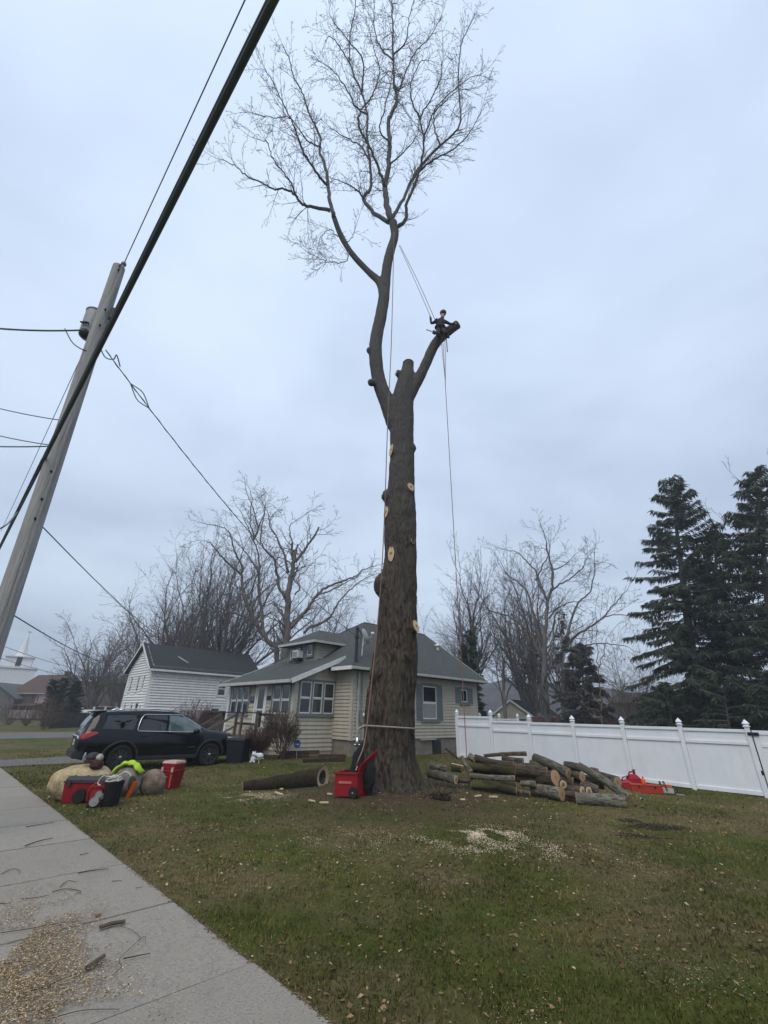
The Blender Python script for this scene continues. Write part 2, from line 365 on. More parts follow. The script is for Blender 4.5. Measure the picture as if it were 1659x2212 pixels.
# ---- gravel driveway strips beyond the parked car
gravel = mat('gravel', (.20, .19, .175), .95, (.10, .092, .082), 26, bump=.02, bscale=70, col3=(.085, .07, .052), coords='World')
def strip(name, c, half, t0, t1, lab=None):
    n = 60; T = np.linspace(t0, t1, n); S = np.linspace(-half, half, 9); G = np.zeros((n, 9, 3))
    for i, t in enumerate(T):
        for j, s in enumerate(S):
            wob = .25 * (fbm(np.array([t * .6, s * 3, 2.2]), 3) - .45) * (abs(j - 4) == 4)
            p = np.asarray(c) + GU * t + GV * (s + wob); G[i, j] = (p[0], p[1], 0)
    G[..., 2] = surf(G[..., 0].ravel(), G[..., 1].ravel()).reshape(n, 9) + .014
    return tag(MB().sheet(G).build(name, gravel, smooth=True, origin=(c[0], c[1], 0)), kind='structure')
CARC = np.array([-7.29, 16.98, 0])
strip('driveway', CARC + GV * 4.6, 1.3, -7, 9)
strip('road', CARC + GV * 25, 4.5, -45, 40)

# ---- hills far behind
def hill(name, H, az0, az1, prof, seed):
    n = 90; A = np.radians(np.linspace(az0, az1, n)); pr = np.interp(np.linspace(0, 1, n), np.linspace(0, 1, len(prof)), prof)
    rows = []
    for i, f in enumerate(np.linspace(0, 1, 14)):
        r = H * (1 + .55 * f); zz = pr * math.sin(f * math.pi * .5) ** 1.2 + (fbm(np.c_[np.degrees(A) * .6, np.full(n, f * 6), np.full(n, seed)], 4) - .45) * 5 * (f > 0) - (f == 0) * 2
        rows.append(np.c_[np.sin(A) * r, np.cos(A) * r, zz])
    for f in (1.2, 1.6): rows.append(np.c_[np.sin(A) * H * (1 + .55 * f), np.cos(A) * H * (1 + .55 * f), pr * (.6 if f < 1.5 else -.1)])
    return tag(MB().sheet(np.array(rows)).build(name, mat('winter_woods', (.075, .062, .06), 1, (.035, .031, .032), .12, bump=1.5, bscale=.5, spec=0, coords='World'), smooth=True, origin=(0, H, 0)), kind='structure')
hill('hill', 190, 3, 62, [16, 20, 22, 19, 15, 11, 10, 11, 12, 11], 2.0)
hill('hill', 320, -70, 4, [10, 14, 12, 16, 14, 12, 18, 12], 9.0)

# ---- grass, leaves, chips ----------------------------------------------------------
def allowed(x, y, litter=False):
    d = (x - SWE[0]) * SWN[0] + (y - SWE[1]) * SWN[1]
    ok = (d < (.025 if not litter else -.01)) | (d > 1.58)
    hu = (x - HO[0]) * GU[0] + (y - HO[1]) * GU[1]; hv = (x - HO[0]) * GV[0] + (y - HO[1]) * GV[1]
    ok &= ~((hu > -.1) & (hu < 9.5) & (hv > -.1) & (hv < 8.5)) & ~((hu > -2.3) & (hu < 0) & (hv > 1.1) & (hv < 7.3))
    ok &= np.hypot(x - TREE[0], y - TREE[1]) > .62
    cu = (x - CARC[0]) * GU[0] + (y - CARC[1]) * GU[1]; cv = (x - CARC[0]) * GV[0] + (y - CARC[1]) * GV[1]
    if not litter: ok &= ~((abs(cv - 4.6) < 1.3) & (cu > -7) & (cu < 9))
    return ok
def scatter(n, r0, r1, p, azr=62):
    u_ = rng.random(n); e = 2 - p; r = (r0**e + u_ * (r1**e - r0**e)) ** (1 / e); a = np.radians(rng.uniform(-azr, azr, n))
    return r * np.sin(a), r * np.cos(a), r
def attr_mat(name, ramp_cols, rough=.85, spec=.1, trans=0.0):
    m = bpy.data.materials.new(name); m.use_nodes = True; N = m.node_tree.nodes; L = m.node_tree.links; b = N['Principled BSDF']
    b.inputs['Roughness'].default_value = rough; b.inputs['Specular IOR Level'].default_value = spec
    at = N.new('ShaderNodeAttribute'); at.attribute_name = 'tone'; r = N.new('ShaderNodeValToRGB'); L.new(at.outputs['Fac'], r.inputs[0])
    els = r.color_ramp.elements
    for i, (p_, c_) in enumerate(ramp_cols):
        e = els[i] if i < 2 else els.new(p_)
        e.position = p_; e.color = (*c_, 1)
    nz = N.new('ShaderNodeTexNoise'); nz.inputs['Scale'].default_value = 60; mx = N.new('ShaderNodeMix'); mx.data_type = 'RGBA'; mx.blend_type = 'MULTIPLY'; mx.inputs['Factor'].default_value = .35
    L.new(r.outputs['Color'], mx.inputs['A']); L.new(nz.outputs['Color'], mx.inputs['B'])
    L.new(r.outputs['Color'], b.inputs['Base Color'])
    return m
def patchy(x, y): return np.clip((fbm(np.c_[x * .42, y * .42, x * 0 + 5.5], 3) - .335) / .18 * .75 + (fbm(np.c_[x * 1.7, y * 1.7, x * 0 + 1.5], 3) - .42) * 1.6, 0, 1)
# blades
n = 330000; x, y, r = scatter(n, 3.0, 27, 1.75)
dry = patchy(x, y); td = np.hypot(x - TREE[0], y - TREE[1] + .3)
keep = allowed(x, y) & (rng.random(n) > np.clip(1.2 - td / 5.0, 0, .93)) & (rng.random(n) > .45 * (fbm(np.c_[x*1.9, y*1.9, x*0+2], 3) > .52))
x, y, r, dry = x[keep], y[keep], r[keep], dry[keep]; n = len(x); z = surf(x, y)
sc = (.75 + r / 13); h = rng.uniform(.018, .05, n) * (.6 + 1.5 * np.clip(fbm(np.c_[x * 2.3, y * 2.3, x * 0 + 8], 3) - .3, 0, .6)) * sc ** .8 * (1.15 - .35 * dry); w = rng.uniform(.0035, .0065, n) * sc
a = rng.uniform(0, 2 * math.pi, n); lean = rng.uniform(.2, 1.4, n); la = rng.uniform(0, 2 * math.pi, n)
base = np.c_[x, y, z - .004]; sd = np.c_[np.cos(a) * w, np.sin(a) * w, np.zeros(n)]
tip = base + np.c_[np.cos(la) * np.sin(lean) * h, np.sin(la) * np.sin(lean) * h, np.cos(lean) * h + .006]
V = np.stack([base - sd, base + sd, tip], 1).reshape(-1, 3); T = np.arange(3 * n).reshape(-1, 3)
tone = np.clip(dry * .66 + rng.normal(.19, .19, n), 0, 1)
gm = attr_mat('grass_blade', [(0, (.036, .047, .008)), (1, (.27, .20, .095)), (.3, (.078, .084, .017)), (.6, (.150, .126, .044))])
g_o = raw_mesh('grass', V, T, gm, attr={'tone': tone}); tag(g_o, 'short patchy winter lawn grass, green fading to straw', 'grass', kind='stuff')
# leaves: bent little quads
def leaves(n, x, y, size, name, material, label, cat, tone, lift=.004, thick=.3):
    z = surf(x, y); a = rng.uniform(0, 6.283, n); s = size; asp = rng.uniform(.35, .8, n)
    d = np.c_[np.cos(a), np.sin(a), rng.normal(0, .25, n)] * s[:, None]; e = np.c_[-np.sin(a), np.cos(a), rng.normal(0, .35, n)] * (s * asp)[:, None]
    c = np.c_[x, y, z + lift + rng.random(n) * .012]; up = np.c_[np.zeros(n), np.zeros(n), s * rng.uniform(.05, thick, n)]
    V = np.stack([c - d, c + e + up, c + d + up * .4, c - e + up], 1).reshape(-1, 3)
    i = np.arange(n) * 4; T = np.stack([np.c_[i, i+1, i+2], np.c_[i, i+2, i+3]], 1).reshape(-1, 3)
    return tag(raw_mesh(name, V, T, material, attr={'tone': np.repeat(tone, 2)}), label, cat, kind='stuff')
lm = attr_mat('fallen_leaf', [(0, (.026, .016, .010)), (1, (.50, .38, .23)), (.45, (.125, .078, .04)), (.8, (.32, .215, .115))])
n = 30000; x, y, r = scatter(n, 3.2, 22, 1.55); td = np.hypot(x - TREE[0], y - TREE[1] + .6)
k = allowed(x, y, True) & (rng.random(n) < np.clip(1.35 - td / 8.5, .30, 1)) & (fbm(np.c_[x * 1.1, y * 1.1, x * 0 + 3], 3) + rng.random(n) * .22 > .50); x, y, r = x[k], y[k], r[k]; n = len(x)
leaves(n, x, y, rng.uniform(.010, .026, n) * (.8 + r / 20), 'fallen_leaves', lm, 'small dead leaves and seeds littered over the lawn', 'leaves', np.clip(rng.normal(.38, .27, n), 0, 1))
# wood chips
def chips(n, x, y, size, name, material, label, cat, tone, dz=0.0, z=None):
    z = surf(x, y) if z is None else z; a = rng.uniform(0, 6.283, n); l = size; w = l * rng.uniform(.25, .6, n); hh = l * rng.uniform(.08, .25, n)
    d = np.c_[np.cos(a), np.sin(a), rng.normal(0, .15, n)]; e = np.c_[-np.sin(a), np.cos(a), rng.normal(0, .2, n)]
    c = np.c_[x, y, z + .004 + dz]; up = np.c_[np.zeros(n), np.zeros(n), hh]
    V = np.stack([c - d*l[:, None], c + e*w[:, None], c + d*l[:, None], c - e*w[:, None], c + up + d*(l*.3)[:, None], c + up - d*(l*.5)[:, None]], 1).reshape(-1, 3)
    i = np.arange(n) * 6
    T = np.stack([np.c_[i+0, i+1, i+5], np.c_[i+1, i+4, i+5], np.c_[i+1, i+2, i+4], np.c_[i+2, i+3, i+4], np.c_[i+3, i+5, i+4], np.c_[i+3, i+0, i+5]], 1).reshape(-1, 3)
    return tag(raw_mesh(name, V, T, material, attr={'tone': np.repeat(tone, 6)}), label, cat, kind='stuff')
cm = attr_mat('wood_chip', [(0, (.16, .105, .058)), (1, (.66, .56, .41)), (.5, (.42, .32, .20))])
n = 3000; x, y, r = scatter(n, 3.3, 18, 1.3); k = allowed(x, y, True) & (fbm(np.c_[x * .8, y * .8, x * 0 + 6], 3) + rng.random(n) * .2 > .55); x, y, r = x[k], y[k], r[k]; n = len(x)
chips(n, x, y, rng.uniform(.007, .021, n) * (.8 + r / 16), 'wood_chips', cm, 'pale wood chips scattered thinly over the whole lawn', 'wood chips', np.clip(rng.normal(.6, .3, n), 0, 1))
def sawdust(px, py, lx, ly, n, label, s=(.0035, .0085), tn=.85, rot=0.0):
    p = sg(px, py); u_ = rng.normal(0, 1, n); v_ = rng.normal(0, 1, n); x = p[0] + u_ * lx * math.cos(rot) - v_ * ly * math.sin(rot); y = p[1] + u_ * lx * math.sin(rot) + v_ * ly * math.cos(rot)
    k = allowed(x, y, True) & (fbm(np.c_[x * 3, y * 3, x * 0], 3) + rng.random(n) * .16 > .50); x, y = x[k], y[k]
    chips(len(x), x, y, rng.uniform(*s, len(x)) * 1.5, 'sawdust_patch', cm, label, 'sawdust', np.clip(rng.normal(tn, .2, len(x)), 0, 1), dz=.012)
sawdust(1040, 1801, .38, .22, 9000, 'brightest sawdust patch on the lawn in front of the log pile', tn=.95)
sawdust(1075, 1835, .75, .30, 5760, 'wide thin sawdust smear on the lawn below the trunk mound', tn=.85, rot=-.25)
sawdust(548, 1722, .45, .35, 4160, 'sawdust strewn in the grass before the hollow log', tn=.72)
sawdust(1260, 1838, .35, .12, 704, 'small sawdust streak on the lawn towards the torn turf', tn=.9)
sawdust(1440, 1920, .8, .5, 500, 'faint scatter of sawdust on the far right of the lawn', s=(.002, .005), tn=.5)
sawdust(1490, 2110, .28, .22, 420, 'little heap of pale shavings in the lower right grass', s=(.002, .005), tn=.6)
sawdust(1150, 2190, .22, .2, 380, 'clump of pale shavings at the bottom edge of the lawn', s=(.002, .005), tn=.6)
sawdust(760, 1815, .7, .35, 1600, 'thin sawdust on the grass left of the trunk mound', tn=.7)
# ================================================================== TREES: tools
class Segs:
    def __init__(s): s.a = []; s.b = []; s.ra = []; s.rb = []
    def add(s, a, b, ra, rb): s.a.append(tuple(a)); s.b.append(tuple(b)); s.ra.append(ra); s.rb.append(rb)
    def mesh(s, n=3):
        A = np.array(s.a); B = np.array(s.b); ra = np.array(s.ra)[:, None]; rb = np.array(s.rb)[:, None]
        d = B - A; d /= np.maximum(np.linalg.norm(d, axis=1, keepdims=True), 1e-9)
        ref = np.where(np.abs(d[:, 2:3]) < .9, np.array([[0, 0, 1.0]]), np.array([[1.0, 0, 0]]))
        x = np.cross(d, ref); x /= np.linalg.norm(x, axis=1, keepdims=True); y = np.cross(d, x); k = len(A)
        V = np.zeros((k, 2 * n, 3))
        for j in range(n):
            c, s_ = math.cos(6.2832 * j / n), math.sin(6.2832 * j / n)
            V[:, j] = A + (x * c + y * s_) * ra; V[:, n + j] = B + d * rb * .3 + (x * c + y * s_) * rb
        i = (np.arange(k) * 2 * n)[:, None]; Q = [np.hstack([i + j, i + (j+1) % n, i + n + (j+1) % n, i + n + j]) for j in range(n)]
        return V.reshape(-1, 3), np.stack(Q, 1).reshape(-1, 4)
rt = random.Random(11)
def rand_perp(d):
    v = Vector((rt.gauss(0, 1), rt.gauss(0, 1), rt.gauss(0, 1))); v = v - d * v.dot(d)
    return v.normalized() if v.length > 1e-5 else Vector((1, 0, 0))
def grow(S, p, d, L, r, lev, P):
    """one shoot and its side shoots; P: per level (segment length, side shoots per metre, length ratio, angle), up pull, wobble, least radius"""
    seg, den, ratio, ang = P['lv'][lev]
    n = max(2, int(L / seg)); st = L / n; rmin = P['rmin']; last = lev + 1 >= len(P['lv'])
    r1 = max(rmin, r * P.get('taper', .35)); acc = rt.random() * .6; p = Vector(p); d = Vector(d).normalized()
    for i in range(n):
        d = (d + rand_perp(d) * P['wob'] * (st ** .5) + Vector((0, 0, P['up'] * st * (1.0 if lev < 3 else .6)))).normalized()
        q = p + d * st; t0 = i / n; t1 = (i + 1) / n
        S.add(p, q, r + (r1 - r) * t0, r + (r1 - r) * t1)
        if not last:
            acc += st * den
            while acc > 1 and t1 > P.get('bare', .18):
                acc -= 1; rr = r + (r1 - r) * t1
                cl = L * ratio * (1.12 - .7 * t1) * rt.uniform(.55, 1.25)
                if cl > seg * .6:
                    a = R(ang * rt.uniform(.65, 1.3)); cd = d * math.cos(a) + rand_perp(d) * math.sin(a)
                    grow(S, q, cd, cl, max(rmin, rr * rt.uniform(.42, .62)), lev + 1, P)
        p = q
    if not last:
        for _ in range(2):
            cd = (d + rand_perp(d) * .5).normalized(); grow(S, p, cd, L * ratio * rt.uniform(.4, .8), r1, lev + 1, P)
def lerpH(y, tab): return float(np.interp(y, [t[0] for t in tab], [t[1] for t in tab]))
# bark
bark_main = mat('maple_bark', (.108, .084, .068), .95, (.030, .023, .019), 15, (1, 1, .24), bump=.08, bscale=26, col3=(.075, .066, .046), spec=.1, lo=.40, hi=.60)
bark_up = mat('maple_bark_young', (.17, .165, .165), .9, (.11, .107, .107), 9, (1, 1, .4), bump=.01, spec=.15)
bark_far = mat('winter_bark', (.15, .136, .13), .95, (.09, .081, .077), 3, (1, 1, .3), spec=.1)
bark_brown = mat('brown_bark', (.16, .125, .095), .95, (.085, .065, .05), 3, (1, 1, .3), spec=.1)
def grey_with_height(m, z0, z1, col):
    N = m.node_tree.nodes; L = m.node_tree.links; b = N['Principled BSDF']; src = b.inputs['Base Color'].links[0].from_socket
    g = N.new('ShaderNodeNewGeometry'); sx = N.new('ShaderNodeSeparateXYZ'); L.new(g.outputs['Position'], sx.inputs[0]); mr = N.new('ShaderNodeMapRange'); mr.inputs['From Min'].default_value = z0; mr.inputs['From Max'].default_value = z1; L.new(sx.outputs['Z'], mr.inputs['Value'])
    mr.inputs['To Max'].default_value = .85; mx = N.new('ShaderNodeMix'); mx.data_type = 'RGBA'; L.new(mr.outputs[0], mx.inputs['Factor']); L.new(src, mx.inputs['A']); mx.inputs['B'].default_value = (*col, 1); L.new(mx.outputs['Result'], b.inputs['Base Color'])
stain(bark_main, 1.1, (.06, .055, .035), .52, .7, .6); stain(bark_main, 2.3, (.20, .17, .14), .6, .75, .5, (1, 1, .5)); grey_with_height(bark_main, 4, 12, (.105, .102, .10))
def wood_mat(name, c1, c2, heart, rings=34):
    m = bpy.data.materials.new(name); m.use_nodes = True; N = m.node_tree.nodes; L = m.node_tree.links; b = N['Principled BSDF']; b.inputs['Roughness'].default_value = .85; b.inputs['Specular IOR Level'].default_value = .15
    tc = N.new('ShaderNodeTexCoord'); nz = N.new('ShaderNodeTexNoise'); nz.inputs['Scale'].default_value = 7; nz.inputs['Detail'].default_value = 4; L.new(tc.outputs['Object'], nz.inputs['Vector'])
    sep = N.new('ShaderNodeSeparateXYZ'); L.new(tc.outputs['Object'], sep.inputs[0]); cb = N.new('ShaderNodeCombineXYZ'); L.new(sep.outputs[0], cb.inputs[0]); L.new(sep.outputs[1], cb.inputs[1])
    ln = N.new('ShaderNodeVectorMath'); ln.operation = 'LENGTH'; L.new(cb.outputs[0], ln.inputs[0])
    ad = N.new('ShaderNodeMath'); ad.operation = 'MULTIPLY_ADD'; L.new(nz.outputs['Fac'], ad.inputs[0]); ad.inputs[1].default_value = .05; L.new(ln.outputs['Value'], ad.inputs[2])
    sn = N.new('ShaderNodeMath'); sn.operation = 'SINE'; ml = N.new('ShaderNodeMath'); ml.operation = 'MULTIPLY'; ml.inputs[1].default_value = rings * 6.28; L.new(ad.outputs[0], ml.inputs[0]); L.new(ml.outputs[0], sn.inputs[0])
    mr = N.new('ShaderNodeMapRange'); mr.inputs['From Min'].default_value = -1; L.new(sn.outputs[0], mr.inputs['Value']); mx = N.new('ShaderNodeMix'); mx.data_type = 'RGBA'; L.new(mr.outputs[0], mx.inputs['Factor']); mx.inputs['A'].default_value = (*c1, 1); mx.inputs['B'].default_value = (*c2, 1)
    hr = N.new('ShaderNodeMapRange'); L.new(ad.outputs[0], hr.inputs['Value']); hr.inputs['From Min'].default_value = .055; hr.inputs['From Max'].default_value = .085; hr.inputs['To Min'].default_value = .9; hr.inputs['To Max'].default_value = 0
    m2 = N.new('ShaderNodeMix'); m2.data_type = 'RGBA'; L.new(hr.outputs[0], m2.inputs['Factor']); L.new(mx.outputs['Result'], m2.inputs['A']); m2.inputs['B'].default_value = (*heart, 1); L.new(m2.outputs['Result'], b.inputs['Base Color'])
    return m
wood_fresh = wood_mat('fresh_cut_wood', (.58, .45, .29), (.48, .35, .21), (.16, .10, .06))
wood_dull = wood_mat('dull_cut_wood', (.40, .27, .165), (.32, .20, .115), (.27, .165, .095))
wood_split = mat('split_wood', (.62, .50, .34), .85, (.45, .34, .21), 12, (1, 1, .1), bump=.006)
def disc(name, pos, nrm, rx, ry, m, parent, up=ZUP, thick=.012, jag=.04):
    n = 28; a = np.arange(n) * 2 * math.pi / n; jn = 1 + jag * (vnoise(np.c_[np.cos(a) * 1.7 + pos[0] * 3, np.sin(a) * 1.7 + pos[2] * 3, np.zeros(n)]) - .5) * 2
    mb = MB(); ring = np.c_[np.cos(a) * rx * jn, np.sin(a) * ry * jn, np.zeros(n)]
    V = np.vstack([ring + [0, 0, -thick], ring, ring * .45 + [0, 0, .004], [[0, 0, .003]]])
    F = [(i, (i+1) % n, n+(i+1) % n, n+i) for i in range(n)] + [(n+i, n+(i+1) % n, 2*n+(i+1) % n, 2*n+i) for i in range(n)] + [(2*n+i, 2*n+(i+1) % n, 3*n) for i in range(n)]
    mb.add(V, F); zz = norm(nrm); yy = norm(np.asarray(up) - zz * (zz @ np.asarray(up))); xx = np.cross(yy, zz)
    ob = mb.build(name, m, None, origin=(0, 0, 0), recalc=False)
    ob.parent = parent; M3 = Matrix(((xx[0], yy[0], zz[0]), (xx[1], yy[1], zz[1]), (xx[2], yy[2], zz[2])))
    pm = Matrix.LocRotScale(parent.location, parent.rotation_euler if parent.rotation_mode != 'QUATERNION' else parent.rotation_quaternion, None)
    ob.matrix_local = pm.inverted() @ (Matrix.Translation(Vector(pos)) @ M3.to_4x4())
    return ob

# ================================================================== THE BIG MAPLE BEING TAKEN DOWN
base = sp(*TREE); maple = thing('maple_tree', 'huge half-dismantled bare maple towering in the middle of the lawn', 'tree', base)
HT = [(0, 8.6), (200, 10.1), (476, 11.8), (640, 12.0), (760, 12.1), (905, 12.4), (1200, 12.75), (1700, 12.9)]
def trace(pts, dH=0.0):                         # (px, py, width) -> 3D axis + radii
    Q = []; rr = []; n = len(pts)
    for i, (x, y, w) in enumerate(pts):
        p = atH(x, y, lerpH(y, HT) + dH * (i / max(1, n - 1)) ** .8); Q.append(p); rr.append(w / 2 * pxm(p))
    return np.array(Q), np.array(rr)
trunk_px = [(845,1674,118),(840,1634,111),(841.5,1571,103),(843,1515,100),(850,1455,95),(856,1396,88),(860,1327,79),(861,1242,76),(864,1200,70),(864.5,1116,69),(866.5,1053,58),(868,1011,54),(868.5,964,50),(868,905,50),(870,860,46),(877,820,38),(880,800,27),(882,786,25)]
tq, tr = trace(trunk_px)
mb = MB()
Q = catmull(tq, 4); rr = np.interp(np.linspace(0, 1, len(Q)), np.linspace(0, 1, len(tr)), tr)
g0 = base[2]
low = [np.array([Q[0][0] + .03, Q[0][1], g0 + h]) for h in (-.35, -.1, .03, .12)]
Q = np.vstack([low, Q[Q[:, 2] > g0 + .16]]); rr = np.r_[[.90, .84, .79, .74], rr[-(len(Q) - 4):]]
# lobed root flare rings
ns = 40; V = []; ang = np.arange(ns) * 2 * math.pi / ns
for c, r_ in zip(Q, rr):
    hh = max(0, c[2] - g0); fl = math.exp(-hh / .55); lob = 1 + fl * (.12 * np.sin(ang * 5 + .7) + .08 * np.sin(ang * 9 + 2) + .05 * np.sin(ang * 3)) + .03 * np.sin(ang * 4 + hh * .7) + .02 * np.sin(ang * 7 - hh)
    V.append(np.c_[c[0] + np.cos(ang) * r_ * lob, c[1] + np.sin(ang) * r_ * lob, np.full(ns, c[2])])
k = len(Q); F = [(i*ns+j, i*ns+(j+1) % ns, (i+1)*ns+(j+1) % ns, (i+1)*ns+j) for i in range(k-1) for j in range(ns)] + [tuple(range(ns))[::-1], tuple((k-1)*ns + j for j in range(ns))]
mb.add(np.vstack(V), F)
def limb_solid(pts, n=18, dH=0.0):
    q, r_ = trace(pts, dH); c = catmull(q, 4); rr = np.interp(np.linspace(0, 1, len(c)), np.linspace(0, 1, len(r_)), r_); mb.tube(c, rr, n); return q, r_
left_px = [(862,930,36),(850,905,38),(837,870,33),(818,820,30),(811,745,27),(822,685,25),(829,645,24),(836,575,21),(844,540,19),(853,508,17),(849,480,18)]
right_px = [(876,868,30),(893,838,25),(911,805,22),(935,752,20),(953,728,20),(972,713,19),(987,702,20)]
limb_solid(left_px); rq, rrr = limb_solid(right_px)
limb_solid([(829,640,21),(820,610,17),(796,587,14),(760,548,12.5),(736,508,11.5),(721,468,10.5)], 14, .5)
# knots, burls and branch stubs
def stub(px, py, ox, rad, out, el=.2, oval=1.0, face=None, cut=True):
    """branch stub: px,py of its centre; ox in -1..1 says how far round the trunk it sits"""
    q = Q; hh_ = lerpH(py, HT); ii = int(np.argmin(np.abs(q[:, 2] - atH(px, py, hh_)[2]))); c = q[ii]; r_ = rr[ii]
    th = math.asin(max(-.98, min(.98, ox))); d = norm([math.sin(th), -math.cos(th), el]); cpos = np.array([c[0], c[1], atH(px, py, hh_ - r_ * math.cos(th))[2]])
    e = cpos + d * (r_ + out); mb.tube([cpos + d * r_ * .3 - ZUP * rad * .8, cpos + d * (r_ * .9), e], [rad * 1.7, rad * 1.4, rad if cut else rad * .75], 14)
    if not cut: mb.blob(e - d * (out * .6 + rad * .75) - ZUP * rad * .2, (rad * 1.15, rad * 1.2, rad * 1.7), 14, 10, .5, 1.6, px * .1)
    return (e, d, rad, oval, cut)
stubs = [stub(888,1055,.62,.15,.03,.1), stub(892,1168,.72,.105,.01,.05,1.2), stub(840,1197,-.55,.125,.01,.02,2.1), stub(903,1366,.80,.15,.10,.25,1.25), stub(834,1110,-.85,.13,.02,.1,1.6), stub(846,975,-.9,.14,.01,.1,1.8),
         stub(897,972,.97,.13,.10,.35, cut=False), stub(826,1074,-.99,.19,.16,.12, cut=False), stub(812,1262,-.99,.24,.17,.06, cut=False), stub(806,1458,-.80,.22,.09,.25, cut=False), stub(822,1470,-.55,.12,.05,.3, cut=False), stub(880,1425,.45,.12,.03,.2, cut=False), stub(862,1640,.2,.14,.03,.2, cut=False), stub(858,812,-.95,.12,.12,.3)]
for (x, y, w) in ((799,757,9),(802,826,11)):
    p = atH(x, y, 12.05); mb.blob(p, (w * pxm(p) * .8,) * 3)
for (x, y, w, l) in ((944,738,7,0),(937,748,7,0)):
    p = atH(x - 3, y - 2, 12.0); mb.blob(p, (w * pxm(p) * .8,) * 3)
tmp = mb.build('tmp_trunk', bark_main, None, origin=(0, 0, 0))
md = tmp.modifiers.new('r', 'REMESH'); md.mode = 'VOXEL'; md.voxel_size = .035
ms = tmp.modifiers.new('s', 'SMOOTH'); ms.factor = .5; ms.iterations = 3
dg = bpy.context.evaluated_depsgraph_get(); me = bpy.data.meshes.new_from_object(tmp.evaluated_get(dg)); bpy.data.objects.remove(tmp)
nv = len(me.vertices); co = np.empty(nv * 3, np.float32); me.vertices.foreach_get('co', co); co = co.reshape(-1, 3).astype(float)
nr = np.empty(nv * 3, np.float32); me.vertices.foreach_get('normal', nr); nr = nr.reshape(-1, 3).astype(float)
warp = np.c_[vnoise(co * 1.3), vnoise(co * 1.3 + 9), np.zeros(nv)] * .28
ps = (co + warp) * np.array([11.5, 11.5, 2.3]); rd = 1 - np.abs(2 * vnoise(ps) - 1); rd2 = 1 - np.abs(2 * vnoise(ps * 2.1 + 4) - 1)
am = np.interp(co[:, 2], [0, 3, 8, 13, 20], [.056, .050, .030, .013, .005])
co2 = co + nr * (am * ((.65 * rd + .35 * rd2) - .62) * 1.5 + (fbm(co * 1.0, 3) - .45) * .13 * np.interp(co[:, 2], [0, 10, 20], [1, .8, .2]))[:, None]
co2 -= base; me.vertices.foreach_set('co', co2.astype(np.float32).ravel()); me.materials.clear(); me.materials.append(bark_main)
me.polygons.foreach_set('use_smooth', np.ones(len(me.polygons), bool)); me.update()
ob = bpy.data.objects.new('trunk', me); COL.objects.link(ob); ob.parent = maple; WL[ob.name] = base
for e, d, rad, oval, cut in stubs:
    if cut: disc('cut_face', e + d * .016, d, rad * .90, rad * oval * .95, wood_fresh, maple, jag=.07)
# cut ends: top of the centre spar, end of the climber's limb
e = tq[-1] + np.array([0, 0, .02]); disc('cut_face', e + ZUP * .03, ZUP, tr[-1] * .95, tr[-1] * .95, wood_fresh, maple, up=(0, 1, 0))
dr = norm(rq[-1] - rq[-2]); disc('cut_face', rq[-1] + dr * .03, dr, rrr[-1] * .95, rrr[-1] * .95, wood_fresh, maple)
